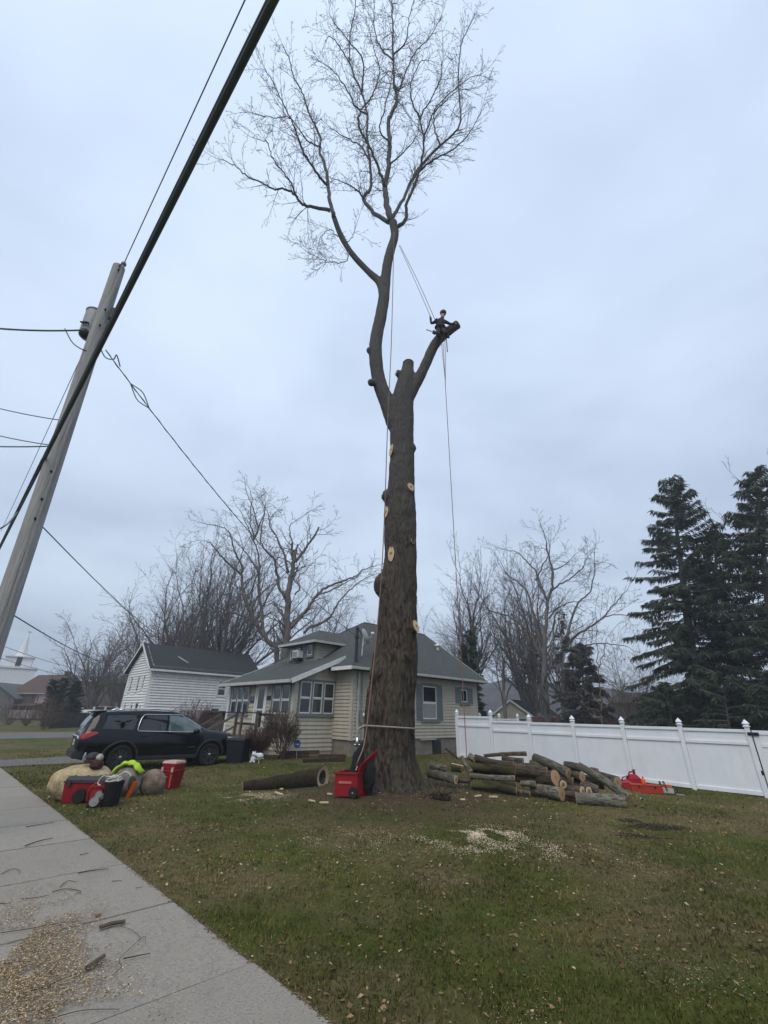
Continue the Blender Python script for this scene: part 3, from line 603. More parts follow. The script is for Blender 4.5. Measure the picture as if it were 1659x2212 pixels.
# crown limbs traced from life: (points in the 1200-wide detail, start width, end width, depth shift)
def zc(pts): return [(438.9 + .3968 * x, .3968 * y) for x, y in pts]
limbs = [
 ([(710,1180),(692,1100),(678,1000),(672,940),(650,870),(632,810),(640,760),(612,690),(575,610),(545,520),(500,430),(470,330),(430,240)], 9.5, 1.6, 1.2),
 ([(676,1010),(610,930),(560,850),(520,760),(500,700),(440,570),(390,470),(340,380)], 6, 1.5, -.9),
 ([(692,1148),(600,1130),(540,1110),(500,1060),(440,1030),(380,1028),(300,985),(240,960),(170,905),(100,870)], 8, 1.4, .3),
 ([(500,1060),(480,1000),(430,930),(380,870),(350,780),(290,755)], 4.5, 1.3, -.8),
 ([(640,800),(580,775),(520,700),(470,640),(380,640),(290,620)], 4, 1.2, .9),
 ([(1022,1210),(995,1100),(990,1020),(1010,900),(1015,780),(1010,660),(1030,610),(1055,540),(1040,460),(1035,330),(1030,180),(1030,50),(1020,-90)], 15, 2.2, .2),
 ([(1010,1210),(930,1160),(875,1085),(905,1040),(915,980),(905,860),(890,740),(895,620),(860,500),(800,350),(800,200),(825,60),(830,-60)], 10, 1.6, 1.3),
 ([(990,1020),(955,920),(915,820),(885,760),(850,690),(855,610),(905,540),(940,470),(960,380),(930,280),(910,180)], 7, 1.4, -1.0),
 ([(1030,1235),(1075,1225),(1105,1180),(1105,1120),(1150,1010),(1180,930),(1190,870),(1200,760),(1185,640),(1240,540),(1290,430),(1300,330)], 10, 1.5, -1.0),
 ([(1030,1190),(1090,1080),(1150,960),(1220,860),(1290,790),(1390,700),(1400,600),(1390,450),(1395,300),(1420,200),(1480,80)], 8, 1.5, 1.0),
 ([(1180,930),(1240,880),(1330,830),(1400,780),(1470,690),(1510,610)], 5, 1.2, -.4),
 ([(1045,470),(1065,490),(1100,400),(1150,290),(1230,210),(1300,80)], 5, 1.4, .9),
 ([(875,1085),(830,1030),(780,1000),(700,970)], 4.5, 1.2, -.7),
 ([(905,870),(850,790),(760,740),(690,690)], 4.5, 1.2, .8),
 ([(895,625),(830,580),(780,480),(700,380),(640,340)], 4.5, 1.2, -.9),
 ([(1015,780),(960,700),(985,600),(1030,390),(960,440)], 4, 1.3, -1.2),
 ([(1185,650),(1140,560),(1130,450),(1180,340),(1230,330)], 4, 1.2, -1.3),
 ([(1290,790),(1260,700),(1260,600),(1330,520),(1440,430),(1520,400)], 4, 1.2, .7),
 ([(1020,890),(1090,830),(1150,760),(1170,740)], 3.5, 1.1, -.6),
 ([(1200,760),(1240,640),(1290,580),(1380,500),(1480,480)], 4, 1.1, -.9),
 ([(800,350),(740,250),(690,200),(665,230)], 3.2, 1.1, .5), ([(865,500),(870,330),(800,230),(720,130),(690,80)], 4, 1.1, -.6), ([(1035,330),(960,250),(930,120),(930,0)], 4, 1.2, .8), ([(1035,300),(1100,230),(1120,100),(1150,0)], 4, 1.2, -.7),
 ([(790,1370),(780,1420),(700,1430),(640,1410),(590,1385)], 2.6, 1.0, -.6), ([(735,1290),(690,1250),(640,1290),(630,1330)], 2.2, 1.0, -.5), ([(765,1330),(810,1290),(830,1240)], 2.0, 1.0, -.5),
]
S = Segs(); PM = dict(lv=[(.28, 2.3, .55, 48), (.2, 4.6, .52, 50), (.14, 8.0, .5, 46), (.11, 0, .5, 50)], up=.16, wob=.33, rmin=.0052, taper=.3, bare=.12)
mbl = MB()
for pts, w0, w1, dH in limbs:
    pz = zc(pts); n = len(pz); q, r_ = trace([(x, y, w0 + (w1 - w0) * (i / (n - 1)) ** .7) for i, (x, y) in enumerate(pz)], dH)
    c = catmull(q, 5); c[1:-1] += rng.normal(0, .018, c[1:-1].shape); rr_ = np.interp(np.linspace(0, 1, len(c)), np.linspace(0, 1, n), r_)
    mbl.tube(c, np.maximum(rr_, .009), 7)
    d_acc = rt.random()
    for i in range(2, len(c)):
        st = np.linalg.norm(c[i] - c[i-1]); tt = i / len(c); d_acc += st * (3.0 + 3.2 * tt)
        if tt < .14 and len(pts) > 6: continue
        while d_acc > 1:
            d_acc -= 1; t = Vector(norm(c[i] - c[i-1])); a = R(rt.uniform(28, 60)); dd = t * math.cos(a) + rand_perp(t) * math.sin(a)
            grow(S, c[i], dd, rt.uniform(.4, 1.35) * (1.2 - .45 * tt), max(.006, rr_[i] * .42) if rr_[i] < .05 else .018, 1, PM)
    grow(S, c[-1], Vector(norm(c[-1] - c[-2])), .9, .010, 1, PM)
mbl.build('limbs', bark_up, maple, smooth=True)
V, T = S.mesh(3); raw_mesh('crown', V, T, bark_up, maple); N_MAPLE = len(T)
# belt rope round the trunk with the lowering device on it
rope_grey = mat('grey_rope', (.30, .28, .22), .9, (.2, .18, .14), 60); rope_red = mat('red_rope', (.27, .155, .14), .9, (.19, .105, .095), 60)
zb_ = atH(843, 1572, 12.2)[2]; ring = []
for a in np.linspace(0, 2 * math.pi, 41):
    rr0 = np.interp(zb_, Q[:, 2], rr) * 1.06 + .03; cc = np.array([np.interp(zb_, Q[:, 2], Q[:, 0]), np.interp(zb_, Q[:, 2], Q[:, 1])]); ring.append((cc[0] + math.cos(a) * rr0, cc[1] + math.sin(a) * rr0 * 1.02, zb_ + .03 * math.cos(a + 2.6)))
belt = thing('sling_rope', 'grey-green sling rope tied round the lower trunk', 'rope', (*ring[0][:2], zb_))
MB().tube(ring, .022, 8, caps=False).build('loop', rope_grey, belt, smooth=True)
pk = np.array(ring[23]); pe = atH(772, 1592, 12.4)
MB().tube(catmull([pk, pk * .5 + pe * .5 + [-.08, -.05, .05], pe], 5), .03, 8).build('tail', rope_grey, belt, smooth=True)
steel = mat('bright_steel', (.75, .75, .74), .3, (.6, .6, .6), 10, metallic=.9)
dv = thing('lowering_device', 'bright metal lowering bollard hanging at the left of the trunk', 'rigging device', pe - [0, 0, .25])
MB().tube([pe, pe - [0, 0, .22]], [.035, .04], 12).build('drum', steel, dv, smooth=True, bevel=.004)
MB().tube([pe + [-.07, 0, -.17], pe + [.07, 0, -.17]], .009, 8).build('pin', steel, dv); MB().tube(catmull([pe + [-.04, 0, .0], pe + [0, 0, .07], pe + [.04, 0, 0]], 5), .012, 8).build('shackle', steel, dv)

# ================================================================== ROPES IN THE TREE
def rope(name, pts, r, m, label, sub=6):
    return tag(MB().tube(catmull(pts, sub), r, 6).build(name, m, smooth=True), label, 'rope')
rp_purple = mat('climbing_rope', (.22, .17, .2), .9, (.16, .12, .14), 50)
BINP = sg(745, 1722); 
rope('lowering_rope', [atH(851, 500, 11.5), atH(849, 600, 11.5), atH(845, 750, 11.45), atH(838, 900, 11.5), atH(829, 1150, 11.7), atH(818, 1320, 11.8), atH(800, 1500, 11.8), atH(788, 1600, 11.6), atH(775, 1640, 11.2), atH(768, 1656, 11.35)], .016, rope_red, 'long reddish rope running down the trunk into the red wheeled tote')
rope('climbing_line', [atH(862, 530, 11.7), atH(897, 608, 11.65), atH(931, 686, 11.6)], .010, rp_purple, 'outer strand of the climbing line the climber grips, from crown fork')
rope('climbing_line', [atH(864, 530, 11.7), atH(903, 608, 11.68), atH(940, 691, 11.65)], .011, rp_purple, 'inner strand of the climbing line ending at the climber\'s shoulder')
gp_ = sg(1013, 1718)
rt_top = atH(957, 742, 11.85); rope('hanging_rope', [rt_top, rt_top * .7 + np.array([*gp_[:2], gp_[2]]) * .3, rt_top * .4 + gp_ * .6, gp_ + [0, 0, .01]], .011, rope_red, 'red rope hanging straight from the climber\'s limb to the log pile')
rope('rope_tail', [atH(953, 737, 11.85), atH(957, 775, 11.84), atH(962, 826, 11.83)], .009, rp_purple, 'short slack rope tail dangling below the climber', 4)
rope('rope_tail', [atH(961, 735, 11.8), atH(962.5, 780, 11.8), atH(962, 824, 11.8), atH(960.5, 829, 11.8)], .011, rope_grey, 'knotted rope end hanging lowest beneath the climber', 4)
rope('lanyard_strap', [atH(963, 728, 11.75), atH(965, 742, 11.75), atH(966.5, 760, 11.75)], .018, rp_purple, 'thick lanyard strap dangling just under the climber\'s boot', 4)

# ================================================================== CLIMBER
jacket = mat('dark_jacket', (.03, .034, .045), .9, (.018, .02, .027), 20); trousers = mat('dark_trousers', (.04, .038, .036), .9, (.025, .024, .023), 20)
skin = mat('skin', (.42, .25, .18), .6, (.38, .22, .155), 15); boots = mat('work_boots', (.05, .038, .028), .7)
helmet_m = mat('helmet_shell', (.05, .055, .06), .45, (.04, .04, .045), 10); hair_m = mat('dark_hair', (.03, .02, .015), .7)
J = {n: atH(*v) for n, v in dict(pel=(951,710,11.72), bel=(951.5,703,11.70), che=(952.5,696,11.68), nek=(955,688.5,11.68), hd0=(956,684,11.67), hd1=(957,677,11.67),
     ls=(944.5,693,11.66), le=(931.5,699,11.58), lw=(930,689,11.55), lp=(929.6,685,11.55), rs=(961.5,694.5,11.70), re=(972,700,11.72), rw=(980.5,700,11.80), rp=(984,699.5,11.86),
     lh=(947.5,712,11.72), lk=(945,722,11.52), la=(952,730,11.74), lt=(956,732,11.66), rh=(954.5,712,11.74), rk=(963,718,11.54), ra=(966,727,11.74), rt=(970,729,11.66)).items()}
def skin_body(joints, edges, rad, root, name, mats, parent, pick, sub=2):
    idx = {k: i for i, k in enumerate(joints)}; me = bpy.data.meshes.new(name); me.from_pydata([tuple(joints[k] - WL[parent.name]) for k in joints], [(idx[a], idx[b]) for a, b in edges], [])
    ob = bpy.data.objects.new(name, me); COL.objects.link(ob); md = ob.modifiers.new('skin', 'SKIN'); md.use_smooth_shade = True
    for k, i in idx.items():
        sv = me.skin_vertices[0].data[i]; r_ = rad[k]; sv.radius = r_ if isinstance(r_, tuple) else (r_, r_); sv.use_root = (k == root)
    sb = ob.modifiers.new('sub', 'SUBSURF'); sb.levels = sub; sb.render_levels = sub
    dg = bpy.context.evaluated_depsgraph_get(); m2 = bpy.data.meshes.new_from_object(ob.evaluated_get(dg)); bpy.data.objects.remove(ob)
    for m in mats: m2.materials.append(m)
    for p in m2.polygons: p.material_index = pick(np.array(p.center) + WL[parent.name]); p.use_smooth = True
    o = bpy.data.objects.new(name, m2); COL.objects.link(o); o.parent = parent; WL[o.name] = WL[parent.name]; return o
person = thing('person', 'tree climber in dark clothes and helmet, gripping a rope on the high cut limb', 'person', J['la'])
jr = dict(pel=.15, bel=.145, che=(.17, .15), nek=.06, hd0=.075, hd1=.095, ls=.075, le=.05, lw=.038, lp=.04, rs=.075, re=.05, rw=.038, rp=.04, lh=.10, lk=.07, la=.055, lt=.05, rh=.10, rk=.07, ra=.055, rt=.05)
je = [('pel','bel'),('bel','che'),('che','nek'),('nek','hd0'),('hd0','hd1'),('che','ls'),('ls','le'),('le','lw'),('lw','lp'),('che','rs'),('rs','re'),('re','rw'),('rw','rp'),('pel','lh'),('lh','lk'),('lk','la'),('la','lt'),('pel','rh'),('rh','rk'),('rk','ra'),('ra','rt')]
for side, (w_, p_) in (('l', ('lw', 'lp')), ('r', ('rw', 'rp'))):      # five fingers each
    fd = norm(J[p_] - J[w_]); lat = norm(np.cross(fd, c_f)); cur = norm(np.cross(lat, fd))
    for i, (o, l) in enumerate(((-.03, .06), (-.010, .075), (.010, .08), (.03, .07))):
        a_, b_ = f'{side}f{i}a', f'{side}f{i}b'; J[a_] = J[p_] + fd * (.02 + l * .55) + lat * o; J[b_] = J[a_] + fd * l * .3 + cur * l * .55; jr[a_] = .011; jr[b_] = .009; je += [(p_, a_), (a_, b_)]
    a_, b_ = f'{side}ta', f'{side}tb'; J[a_] = J[w_] * .4 + J[p_] * .6 - lat * .05 + cur * .015; J[b_] = J[a_] + fd * .035 + cur * .02; jr[a_] = .013; jr[b_] = .010; je += [(w_, a_), (a_, b_)]
def pick(c):
    k = min(J, key=lambda q: np.linalg.norm(J[q] - c))
    if k[0] in 'lr' and (k[1] in 'pft') and k not in ('lt', 'rt'): return 2
    if k in ('hd0', 'hd1'): return 2
    if k in ('la', 'lt', 'ra', 'rt'): return 3
    if k in ('pel', 'lh', 'lk', 'rh', 'rk'): return 1
    return 0
skin_body(J, je, jr, 'pel', 'body', [jacket, trousers, skin, boots], person, pick)
hc = J['hd1']; face = norm([.75, .45, .0]); hu = norm(J['hd1'] - J['nek'])
hb = MB(); hb.blob(hc + hu * .035, (.125, .125, .105), 18, 10); hb.build('helmet', helmet_m, person, smooth=True)
MB().tube([hc + hu * .0 + face * .04 + np.cross(hu, face) * s for s in (-.09, 0, .09)], [.02, .05, .02], 10, flat=.25).build('helmet_brim', helmet_m, person, smooth=True)
fc = hc - hu * .045 + face * .085; lt = norm(np.cross(hu, face))
MB().tube([fc + hu * .02, fc + face * .022 - hu * .008, fc - hu * .02], [.008, .014, .01], 8).build('nose', skin, person, smooth=True)
for s in (-1, 1):
    MB().blob(fc + lt * s * .032 + hu * .022 - face * .008, (.012,) * 3, 8, 6).build('eye', mat('eye_dark', (.05, .04, .04), .3), person, smooth=True)
    MB().blob(hc - hu * .03 + lt * s * .098 - face * .005, (.02, .02, .032), 8, 6).build('ear_muff', helmet_m, person, smooth=True)
MB().tube([fc - hu * .038 + lt * s for s in (-.022, 0, .022)], .006, 6).build('mouth', mat('lips', (.3, .14, .12), .6), person)
harness = mat('harness_webbing', (.10, .07, .03), .8, (.05, .045, .04), 15)
cpl = J['pel']; axu = norm(J['bel'] - J['pel']); e1 = norm(np.cross(axu, c_f)); e2 = np.cross(axu, e1)
MB().tube([cpl + axu * .05 + e1 * math.cos(a) * .185 + e2 * math.sin(a) * .175 for a in np.linspace(0, 6.283, 21)], .03, 6, caps=False).build('harness_belt', harness, person, smooth=True)
saw = thing('climbing_chainsaw', 'small chainsaw clipped at the climber\'s left hip, bar pointing out', 'chainsaw', atH(937, 721, 11.5))
o_red = mat('saw_orange', (.55, .12, .03), .5); dkp = mat('dark_plastic', (.025, .025, .027), .5)
a = atH(942, 720, 11.5); b = atH(935, 717, 11.48); bd = norm(b - a); MB().bar(a, b, .11, .12).build('motor_housing', dkp, saw, bevel=.02); MB().bar(b, atH(921, 712, 11.46), .008, .05).build('guide_bar', mat('dull_steel', (.22, .23, .24), .6, (.15, .16, .17), 9, metallic=.3), saw)
MB().tube(catmull([a + ZUP * .06, (a + b) / 2 + ZUP * .11, b + ZUP * .05], 4), .013, 6).build('handle', dkp, saw)
# ================================================================== BUILDINGS: tools
glass = mat('window_glass', (.018, .022, .026), .04, (.012, .015, .018), 2, spec=.9)
cream = mat('cream_vinyl_siding', (.45, .415, .34), .55, (.38, .345, .28), 3, (1, 1, .3), rand=.04, bump=.0008, bscale=40)
cream_trim = mat('cream_trim', (.46, .43, .36), .6, (.39, .36, .30), 4)
blue_trim = mat('blue_grey_trim', (.165, .185, .185), .6, (.13, .148, .15), 6)
white_trim = mat('white_trim', (.70, .71, .70), .5, (.58, .59, .58), 5); gutter_m = mat('pale_gutter', (.46, .46, .43), .5, (.36, .36, .34), 5)
shingle = mat('asphalt_shingles', (.080, .084, .084), .95, (.044, .047, .048), 9, (1, 1, 1), bump=.016, bscale=34, col3=(.075, .08, .068)); stain(shingle, .8, (.05, .056, .044), .5, .7, .6)
found_m = mat('foundation_render', (.24, .215, .18), .95, (.165, .15, .125), 5, bump=.01, bscale=30)
white_siding = mat('white_clapboard', (.72, .72, .71), .65, (.62, .62, .61), 4, (1, 1, .4), rand=.04)
dark_roof = mat('dark_shingles', (.036, .040, .040), .95, (.022, .025, .026), 8, bump=.012, bscale=30)
brown_roof = mat('brown_shingles', (.095, .062, .045), .95, (.055, .038, .03), 5, bump=.01, bscale=20)
curtain = mat('net_curtain', (.30, .31, .30), .9, (.2, .21, .2), 14, (6, 6, .4))
def siding(wall, P0, d, n, L, z0, z1, course, m, holes=(), top=None, name='siding_board', lap=.04):
    P0 = np.asarray(P0, float); k = int(math.ceil((z1 - z0) / course - 1e-6)); c = (z1 - z0) / k
    for i in range(k):
        zb, zt = z0 + i * c, z0 + (i + 1) * c
        rb = (0, L) if top is None else top(zb); rtp = (0, L) if top is None else top(zt)
        if rb is None: continue
        if rtp is None: mid = (rb[0] + rb[1]) / 2; rtp = (mid - .01, mid + .01)
        cuts = [(a, b) for a, b, za, zc_ in holes if zb < zc_ - .02 and zt > za + .02]; spans = [[rb[0], rb[1], rtp[0], rtp[1]]]
        for a, b in cuts:
            ns = []
            for s in spans:
                if b <= min(s[0], s[2]) or a >= max(s[1], s[3]): ns.append(s); continue
                if a > s[0] + .02: ns.append([s[0], a, min(s[2], a), a])
                if b < s[1] - .02: ns.append([b, s[1], b, max(s[3], b)])
            spans = ns
        for s in spans:
            q = lambda s_, z_, o: P0 + d * s_ + n * o + ZUP * z_
            MB().hexa([q(s[0], zb, -.02), q(s[1], zb, -.02), q(s[1], zb, lap), q(s[0], zb, lap), q(s[2], zt, -.02), q(s[3], zt, -.02), q(s[3], zt, .006), q(s[2], zt, .006)]).build(name, m, wall)
def window(root, P0, d, n, s0, s1, z0, z1, fw=.1, fm=None, sm=None, cols=1, hung=True, name='window', off=.0, curt=False, sash=.045):
    P0 = np.asarray(P0, float); q = lambda s_, z_, o: P0 + d * s_ + n * (o + off) + ZUP * z_
    def bar(mb, a, b, za, zb, o0, o1): mb.hexa([q(a, za, o0), q(b, za, o0), q(b, za, o1), q(a, za, o1), q(a, zb, o0), q(b, zb, o0), q(b, zb, o1), q(a, zb, o1)])
    mb = MB(); bar(mb, s0, s0 + fw, z0, z1, -.03, .05); bar(mb, s1 - fw, s1, z0, z1, -.03, .05); bar(mb, s0 + fw, s1 - fw, z1 - fw, z1, -.03, .048); bar(mb, s0 + fw, s1 - fw, z0, z0 + fw * .8, -.03, .048)
    w = (s1 - s0 - 2 * fw) / cols; mull = fw * .8 if cols > 1 else 0
    for c in range(1, cols): bar(mb, s0 + fw + w * c - mull / 2, s0 + fw + w * c + mull / 2, z0 + fw * .8, z1 - fw, -.03, .046)
    win = mb.build(name, fm or blue_trim, root)
    mb = MB(); bar(mb, s0 - .04, s1 + .04, z0 - .05, z0, -.02, .085); mb.build('sill', fm or blue_trim, win)
    for c in range(cols):
        a = s0 + fw + w * c + (mull / 2 if c else 0); b = s0 + fw + w * (c + 1) - (mull / 2 if c < cols - 1 else 0); za, zb = z0 + fw * .8, z1 - fw
        lights = [(za, (za + zb) / 2 - .02, .012), ((za + zb) / 2 - .02, zb, .024)] if hung else [(za, zb, .018)]
        for la, lb, o in lights:
            mb = MB(); bar(mb, a, a + sash, la, lb, -.01, o + .012); bar(mb, b - sash, b, la, lb, -.01, o + .012); bar(mb, a + sash, b - sash, lb - sash, lb, -.01, o + .0115); bar(mb, a + sash, b - sash, la, la + sash, -.01, o + .0115)
            mb.build('sash', sm or white_trim, win)
            mb = MB(); bar(mb, a + sash * .8, b - sash * .8, la + sash * .8, lb - sash * .8, -.008, o - .008); mb.build('pane', glass, win)
    return win
def boxq(P0, d, n, a, b, o0, o1, za, zb):
    q = lambda s_, z_, o: np.asarray(P0) + d * s_ + n * o + ZUP * z_
    return MB().hexa([q(a, za, o0), q(b, za, o0), q(b, za, o1), q(a, za, o1), q(a, zb, o0), q(b, zb, o0), q(b, zb, o1), q(a, zb, o1)])
def hw(u_, v_, z): return HO + GU * u_ + GV * v_ + ZUP * z
def slab_roof(polys, t, name, m, root, auto=None):   # each polygon (outer, counter-clockwise from above) thickened downwards, joined
    mb = MB()
    for p in polys:
        p = np.asarray(p, float); mb.prism(p - [0, 0, t], [0, 0, t])
    return mb.build(name, m, root)

# ================================================================== CREAM BUNGALOW
house = thing('bungalow', 'cream clapboard bungalow with grey hip roof, enclosed porch and dormer, behind the trunk', 'house', hw(4.5, 4.2, .2))
LU, WV, V1, PD, PW, ZE, ZR = 9.4, 8.4, 1.24, 2.16, 5.9, 3.72, 6.85; ZF = .84
nS = -GV; nF = -GU
# foundation
boxq(HO, GU, nS, .03, LU - .03, -WV + .03, -.03, -.4, ZF - .01).build('foundation', found_m, house)
boxq(HO, GU, nS, 2.2, 2.23, -.02, .02, .05, ZF - .1).build('foundation_crack', conc_dark, house)
# walls
w_side = boxq(HO, GU, nS, 0, LU, -.14, 0, ZF, ZE).build('wall', cream, house)
holes = [(1.45, 2.75, 1.58, 3.34), (4.49, 5.83, 1.58, 3.34), (7.72, 8.55, 2.45, 3.32)]
siding(w_side, HO, GU, nS, LU - .1, ZF, ZE - .01, .148, cream, [(0, .1, 0, 9)] + [(a + .02, b - .02, za, zb - .03) for a, b, za, zb in holes])
w_front = boxq(HO, GV, nF, .145, WV, -.14, 0, ZF, ZE).build('wall', cream, house)
siding(w_front, HO, GV, nF, V1, ZF, ZE - .01, .148, cream, [(0, .12, 0, 9)])
w_rear = boxq(hw(LU, 0, 0), GV, GU, .0, WV, -.14, 0, ZF, ZE).build('wall', cream, house)
boxq(HO, GU, nS, .145, LU - .145, -WV, -WV + .14, ZF, ZE).build('wall', cream, house)
gt = lambda z: None if z > ZR - .3 else ((z - ZE) / (ZR - ZE) * WV / 2, WV - (z - ZE) / (ZR - ZE) * WV / 2)
siding(w_rear, hw(LU, 0, 0), GV, GU, WV, ZE, ZR - .3, .16, cream, top=gt)
mb = MB(); mb.prism([hw(LU - .12, .1, ZE), hw(LU - .12, WV - .1, ZE), hw(LU - .12, WV / 2, ZR - .25)], GU * .1); mb.build('gable', cream, house)
# corner boards, frieze
for a in (0, LU - .09): boxq(HO, GU, nS, a, a + .09, -.02, .034, ZF - .02, ZE).build('corner_board', cream_trim, house)
boxq(HO, GV, nF, -.034, .12, -.02, .034, ZF - .02, ZE).build('corner_board', cream_trim, house)
# main roof: front hip, rear gable
o = .45; zl = 3.74
e = lambda u_, v_: hw(u_, v_, zl)
A, B, C_, D_ = e(-o, -o), e(LU + o, -o), e(LU + o, WV + o), e(-o, WV + o); rn, rf = hw(4.28, WV / 2, ZR), hw(LU + o, WV / 2, ZR)
mb = MB(); t3 = np.array([0, 0, .15])
mb.add([A, B, C_, D_, rn, rf, A - t3, B - t3, C_ - t3, D_ - t3], [(0, 1, 5, 4), (2, 3, 4, 5), (3, 0, 4), (1, 2, 5), (0, 6, 7, 1), (1, 7, 8, 2), (2, 8, 9, 3), (3, 9, 6, 0), (9, 8, 7, 6)])
roof = mb.build('roof', shingle, house, recalc=True)
for a_, b_ in ((rn, rf), (A, rn), (D_, rn)):
    mb = MB(); mb.tube([a_ + ZUP * .01, b_ + ZUP * .01], .045, 6, flat=.6); mb.build('ridge_cap', shingle, roof)
boxq(hw(0, 0, 0), GU, nS, -o - .02, LU + o, o + .01, o + .12, zl - .14, zl - .02).build('gutter', gutter_m, roof, bevel=.015)
boxq(hw(0, 0, 0), GV, nF, -o, V1 - .28, o + .01, o + .09, zl - .15, zl + .0).build('fascia', white_trim, roof)
for s_ in (-1, 1):
    a_ = hw(LU + o + .012, WV / 2 + s_ * (WV / 2 + o), zl - .08); b_ = hw(LU + o + .012, WV / 2, ZR - .08); MB().bar(a_, b_, .025, .17).build('rake_board', gutter_m, roof)
vt = hw(8.9, 2.35, zl + (2.35 + o) * .656); MB().box(-.16, -.16, -.1, .16, .16, .18).v
mb = MB(); mb.lathe([(.10, -.1), (.10, .22), (.19, .23), (.21, .28), (.17, .36), (.05, .40)], 16); mb.v = [q + vt for q in mb.v]; mb.build('roof_vent', mat('galvanised', (.62, .6, .56), .45, (.5, .48, .45), 8, metallic=.4), roof, smooth=False)
# porch
Kp = hw(-PD, V1, 0)
w_ps = boxq(Kp, GU, nS, .12, PD, -.12, 0, .2, 3.1).build('wall', cream, house)
mb = MB(); mb.prism([Kp + GU * .02 + ZUP * 3.1 - nS * .001, Kp + GU * (PD) + ZUP * 3.1 - nS * .001, Kp + GU * PD + ZUP * 4.0 - nS * .001], -nS * .1); mb.build('gable', cream, house)
zr_p = lambda u_: 3.14 + (u_ + PD) * .42
ptop = lambda z: (max(0, min(PD - .03, (z - 3.02) / .42)), PD - .001) if (z - 3.02) / .42 < PD - .05 else None
siding(w_ps, Kp, GU, nS, PD, .40, 4.0, .165, cream, [(.17, 2.16, 1.76, 3.16), (0, .15, 0, 3.2)], top=ptop)
boxq(Kp, GV, nF, 0, PW, -.12, 0, .2, 3.06).build('wall', cream, house)
w_pf = [c for c in house.children if c.name.startswith('wall')][-1]
siding(w_pf, Kp, GV, nF, PW, .40, 3.04, .165, cream, [(0, .17, 0, 9), (.2, 1.72, 1.72, 3.02), (2.12, 3.2, .8, 3.02), (3.72, 5.62, 1.72, 3.02), (5.75, 6, 0, 9)])
boxq(Kp, GU, nS, -.03, .15, -.12, .036, .3, 3.1).build('corner_post', cream_trim, house); boxq(Kp, GV, nF, .0, .17, .0, .034, .3, 3.06).build('corner_post', cream_trim, house)
boxq(Kp, GV, nF, PW - .14, PW + .02, -.1, .036, .3, 3.06).build('corner_post', white_trim, house)
boxq(Kp, GV, -nF, PW - .12, PW, -PD + 0, -.12, .2, 3.06).v
boxq(hw(-PD, V1 + PW, 0), GU, GV, .1, PD, -.12, 0, .2, 3.1).build('wall', cream, house)
window(house, Kp, GU, nS, .17, 2.2, 1.74, 3.18, .10, cols=3)
window(house, Kp, GV, nF, .2, 1.74, 1.70, 3.03, .10, cols=2); window(house, Kp, GV, nF, 3.70, 5.64, 1.70, 3.03, .10, cols=3)
door = boxq(Kp, GV, nF, 2.25, 3.08, -.04, .02, .84, 2.94).build('door', white_trim, house)
MB2 = boxq(Kp, GV, nF, 2.14, 2.24, -.03, .05, .84, 3.02); MB2.build('door_casing', white_trim, door); boxq(Kp, GV, nF, 3.09, 3.19, -.03, .05, .84, 3.02).build('door_casing', white_trim, door); boxq(Kp, GV, nF, 2.14, 3.19, -.03, .052, 2.95, 3.05).build('door_casing', white_trim, door)
boxq(Kp, GV, nF, 2.42, 2.93, .012, .026, 1.98, 2.82).build('pane', glass, door); boxq(Kp, GV, nF, 2.42, 2.93, .012, .026, 1.22, 1.9).build('pane', glass, door)
boxq(Kp, GV, nF, 3.0, 3.04, .02, .07, 1.86, 1.92).build('handle', steel, door)
# porch roof with fascia
pu0, pu1, pv0, pv1 = -PD - .42, .35, V1 - .3, V1 + PW + .3
zz = lambda u_: 3.12 + (u_ - pu0) * .413
proof = slab_roof([[hw(pu0, pv0, zz(pu0)), hw(pu1, pv0, zz(pu1)), hw(pu1, pv1, zz(pu1)), hw(pu0, pv1, zz(pu0))]], .12, 'porch_roof', shingle, house)
boxq(hw(0, 0, 0), GV, nF, pv0 - .02, pv1 + .02, -pu0 + .005, -pu0 + .10, zz(pu0) - .15, zz(pu0) - .01).build('gutter', gutter_m, proof, bevel=.012)
MB().bar(hw(pu0, pv0 - .015, zz(pu0) - .085), hw(pu1 - .05, pv0 - .015, zz(pu1 - .05) - .085), .03, .19).build('rake_board', white_trim, proof)
MB().bar(hw(pu0, pv1 + .015, zz(pu0) - .085), hw(pu1, pv1 + .015, zz(pu1) - .085), .03, .19).build('rake_board', white_trim, proof)
# dormer
du, va, vb, de = .1, 3.1, 5.6, 5.16
dorm = boxq(hw(du, va, 0), GV, nF, 0, vb - va, -2.6, 0, 4.05, de).build('dormer', cream, house)
siding(dorm, hw(du, va, 0), GU, nS, 2.2, 4.2, de - .02, .15, cream); boxq(hw(du, va, 0), GV, nF, .0, vb - va, .002, .03, 4.1, de - .005).build('dormer_front', blue_trim, house)
window(house, hw(du, va, 0), GV, nF, 1.25, 2.3, 4.36, 4.98, .07, hung=False, cols=2, off=.03); window(house, hw(du, va, 0), GV, nF, .18, .72, 4.45, 5.08, .07, hung=False, off=.03)
ac = boxq(hw(du, va, 0), GV, nF, 1.0, 1.5, .05, .42, 4.40, 4.76).build('air_conditioner', white_trim, house, bevel=.015)
for k in range(5): boxq(hw(du, va, 0), GV, nF, 1.04, 1.46, .42, .43, 4.45 + k * .055, 4.475 + k * .055).build('louvre', mat('dark_slot', (.06, .06, .06), .8), ac)
boxq(hw(du, va, 0), GV, nF, .98, 1.56, .08, .40, 4.30, 4.385).build('ac_bracket', dkp, house)
do = .42; d1, d2, d3, d4 = hw(du - do, va - do, de), hw(du - do, vb + do, de), hw(3.2, vb + do, de), hw(3.2, va - do, de); dn, df = hw(du + 1.0, (va + vb) / 2, 5.98), hw(3.2, (va + vb) / 2, 5.98); t2 = np.array([0, 0, .10])
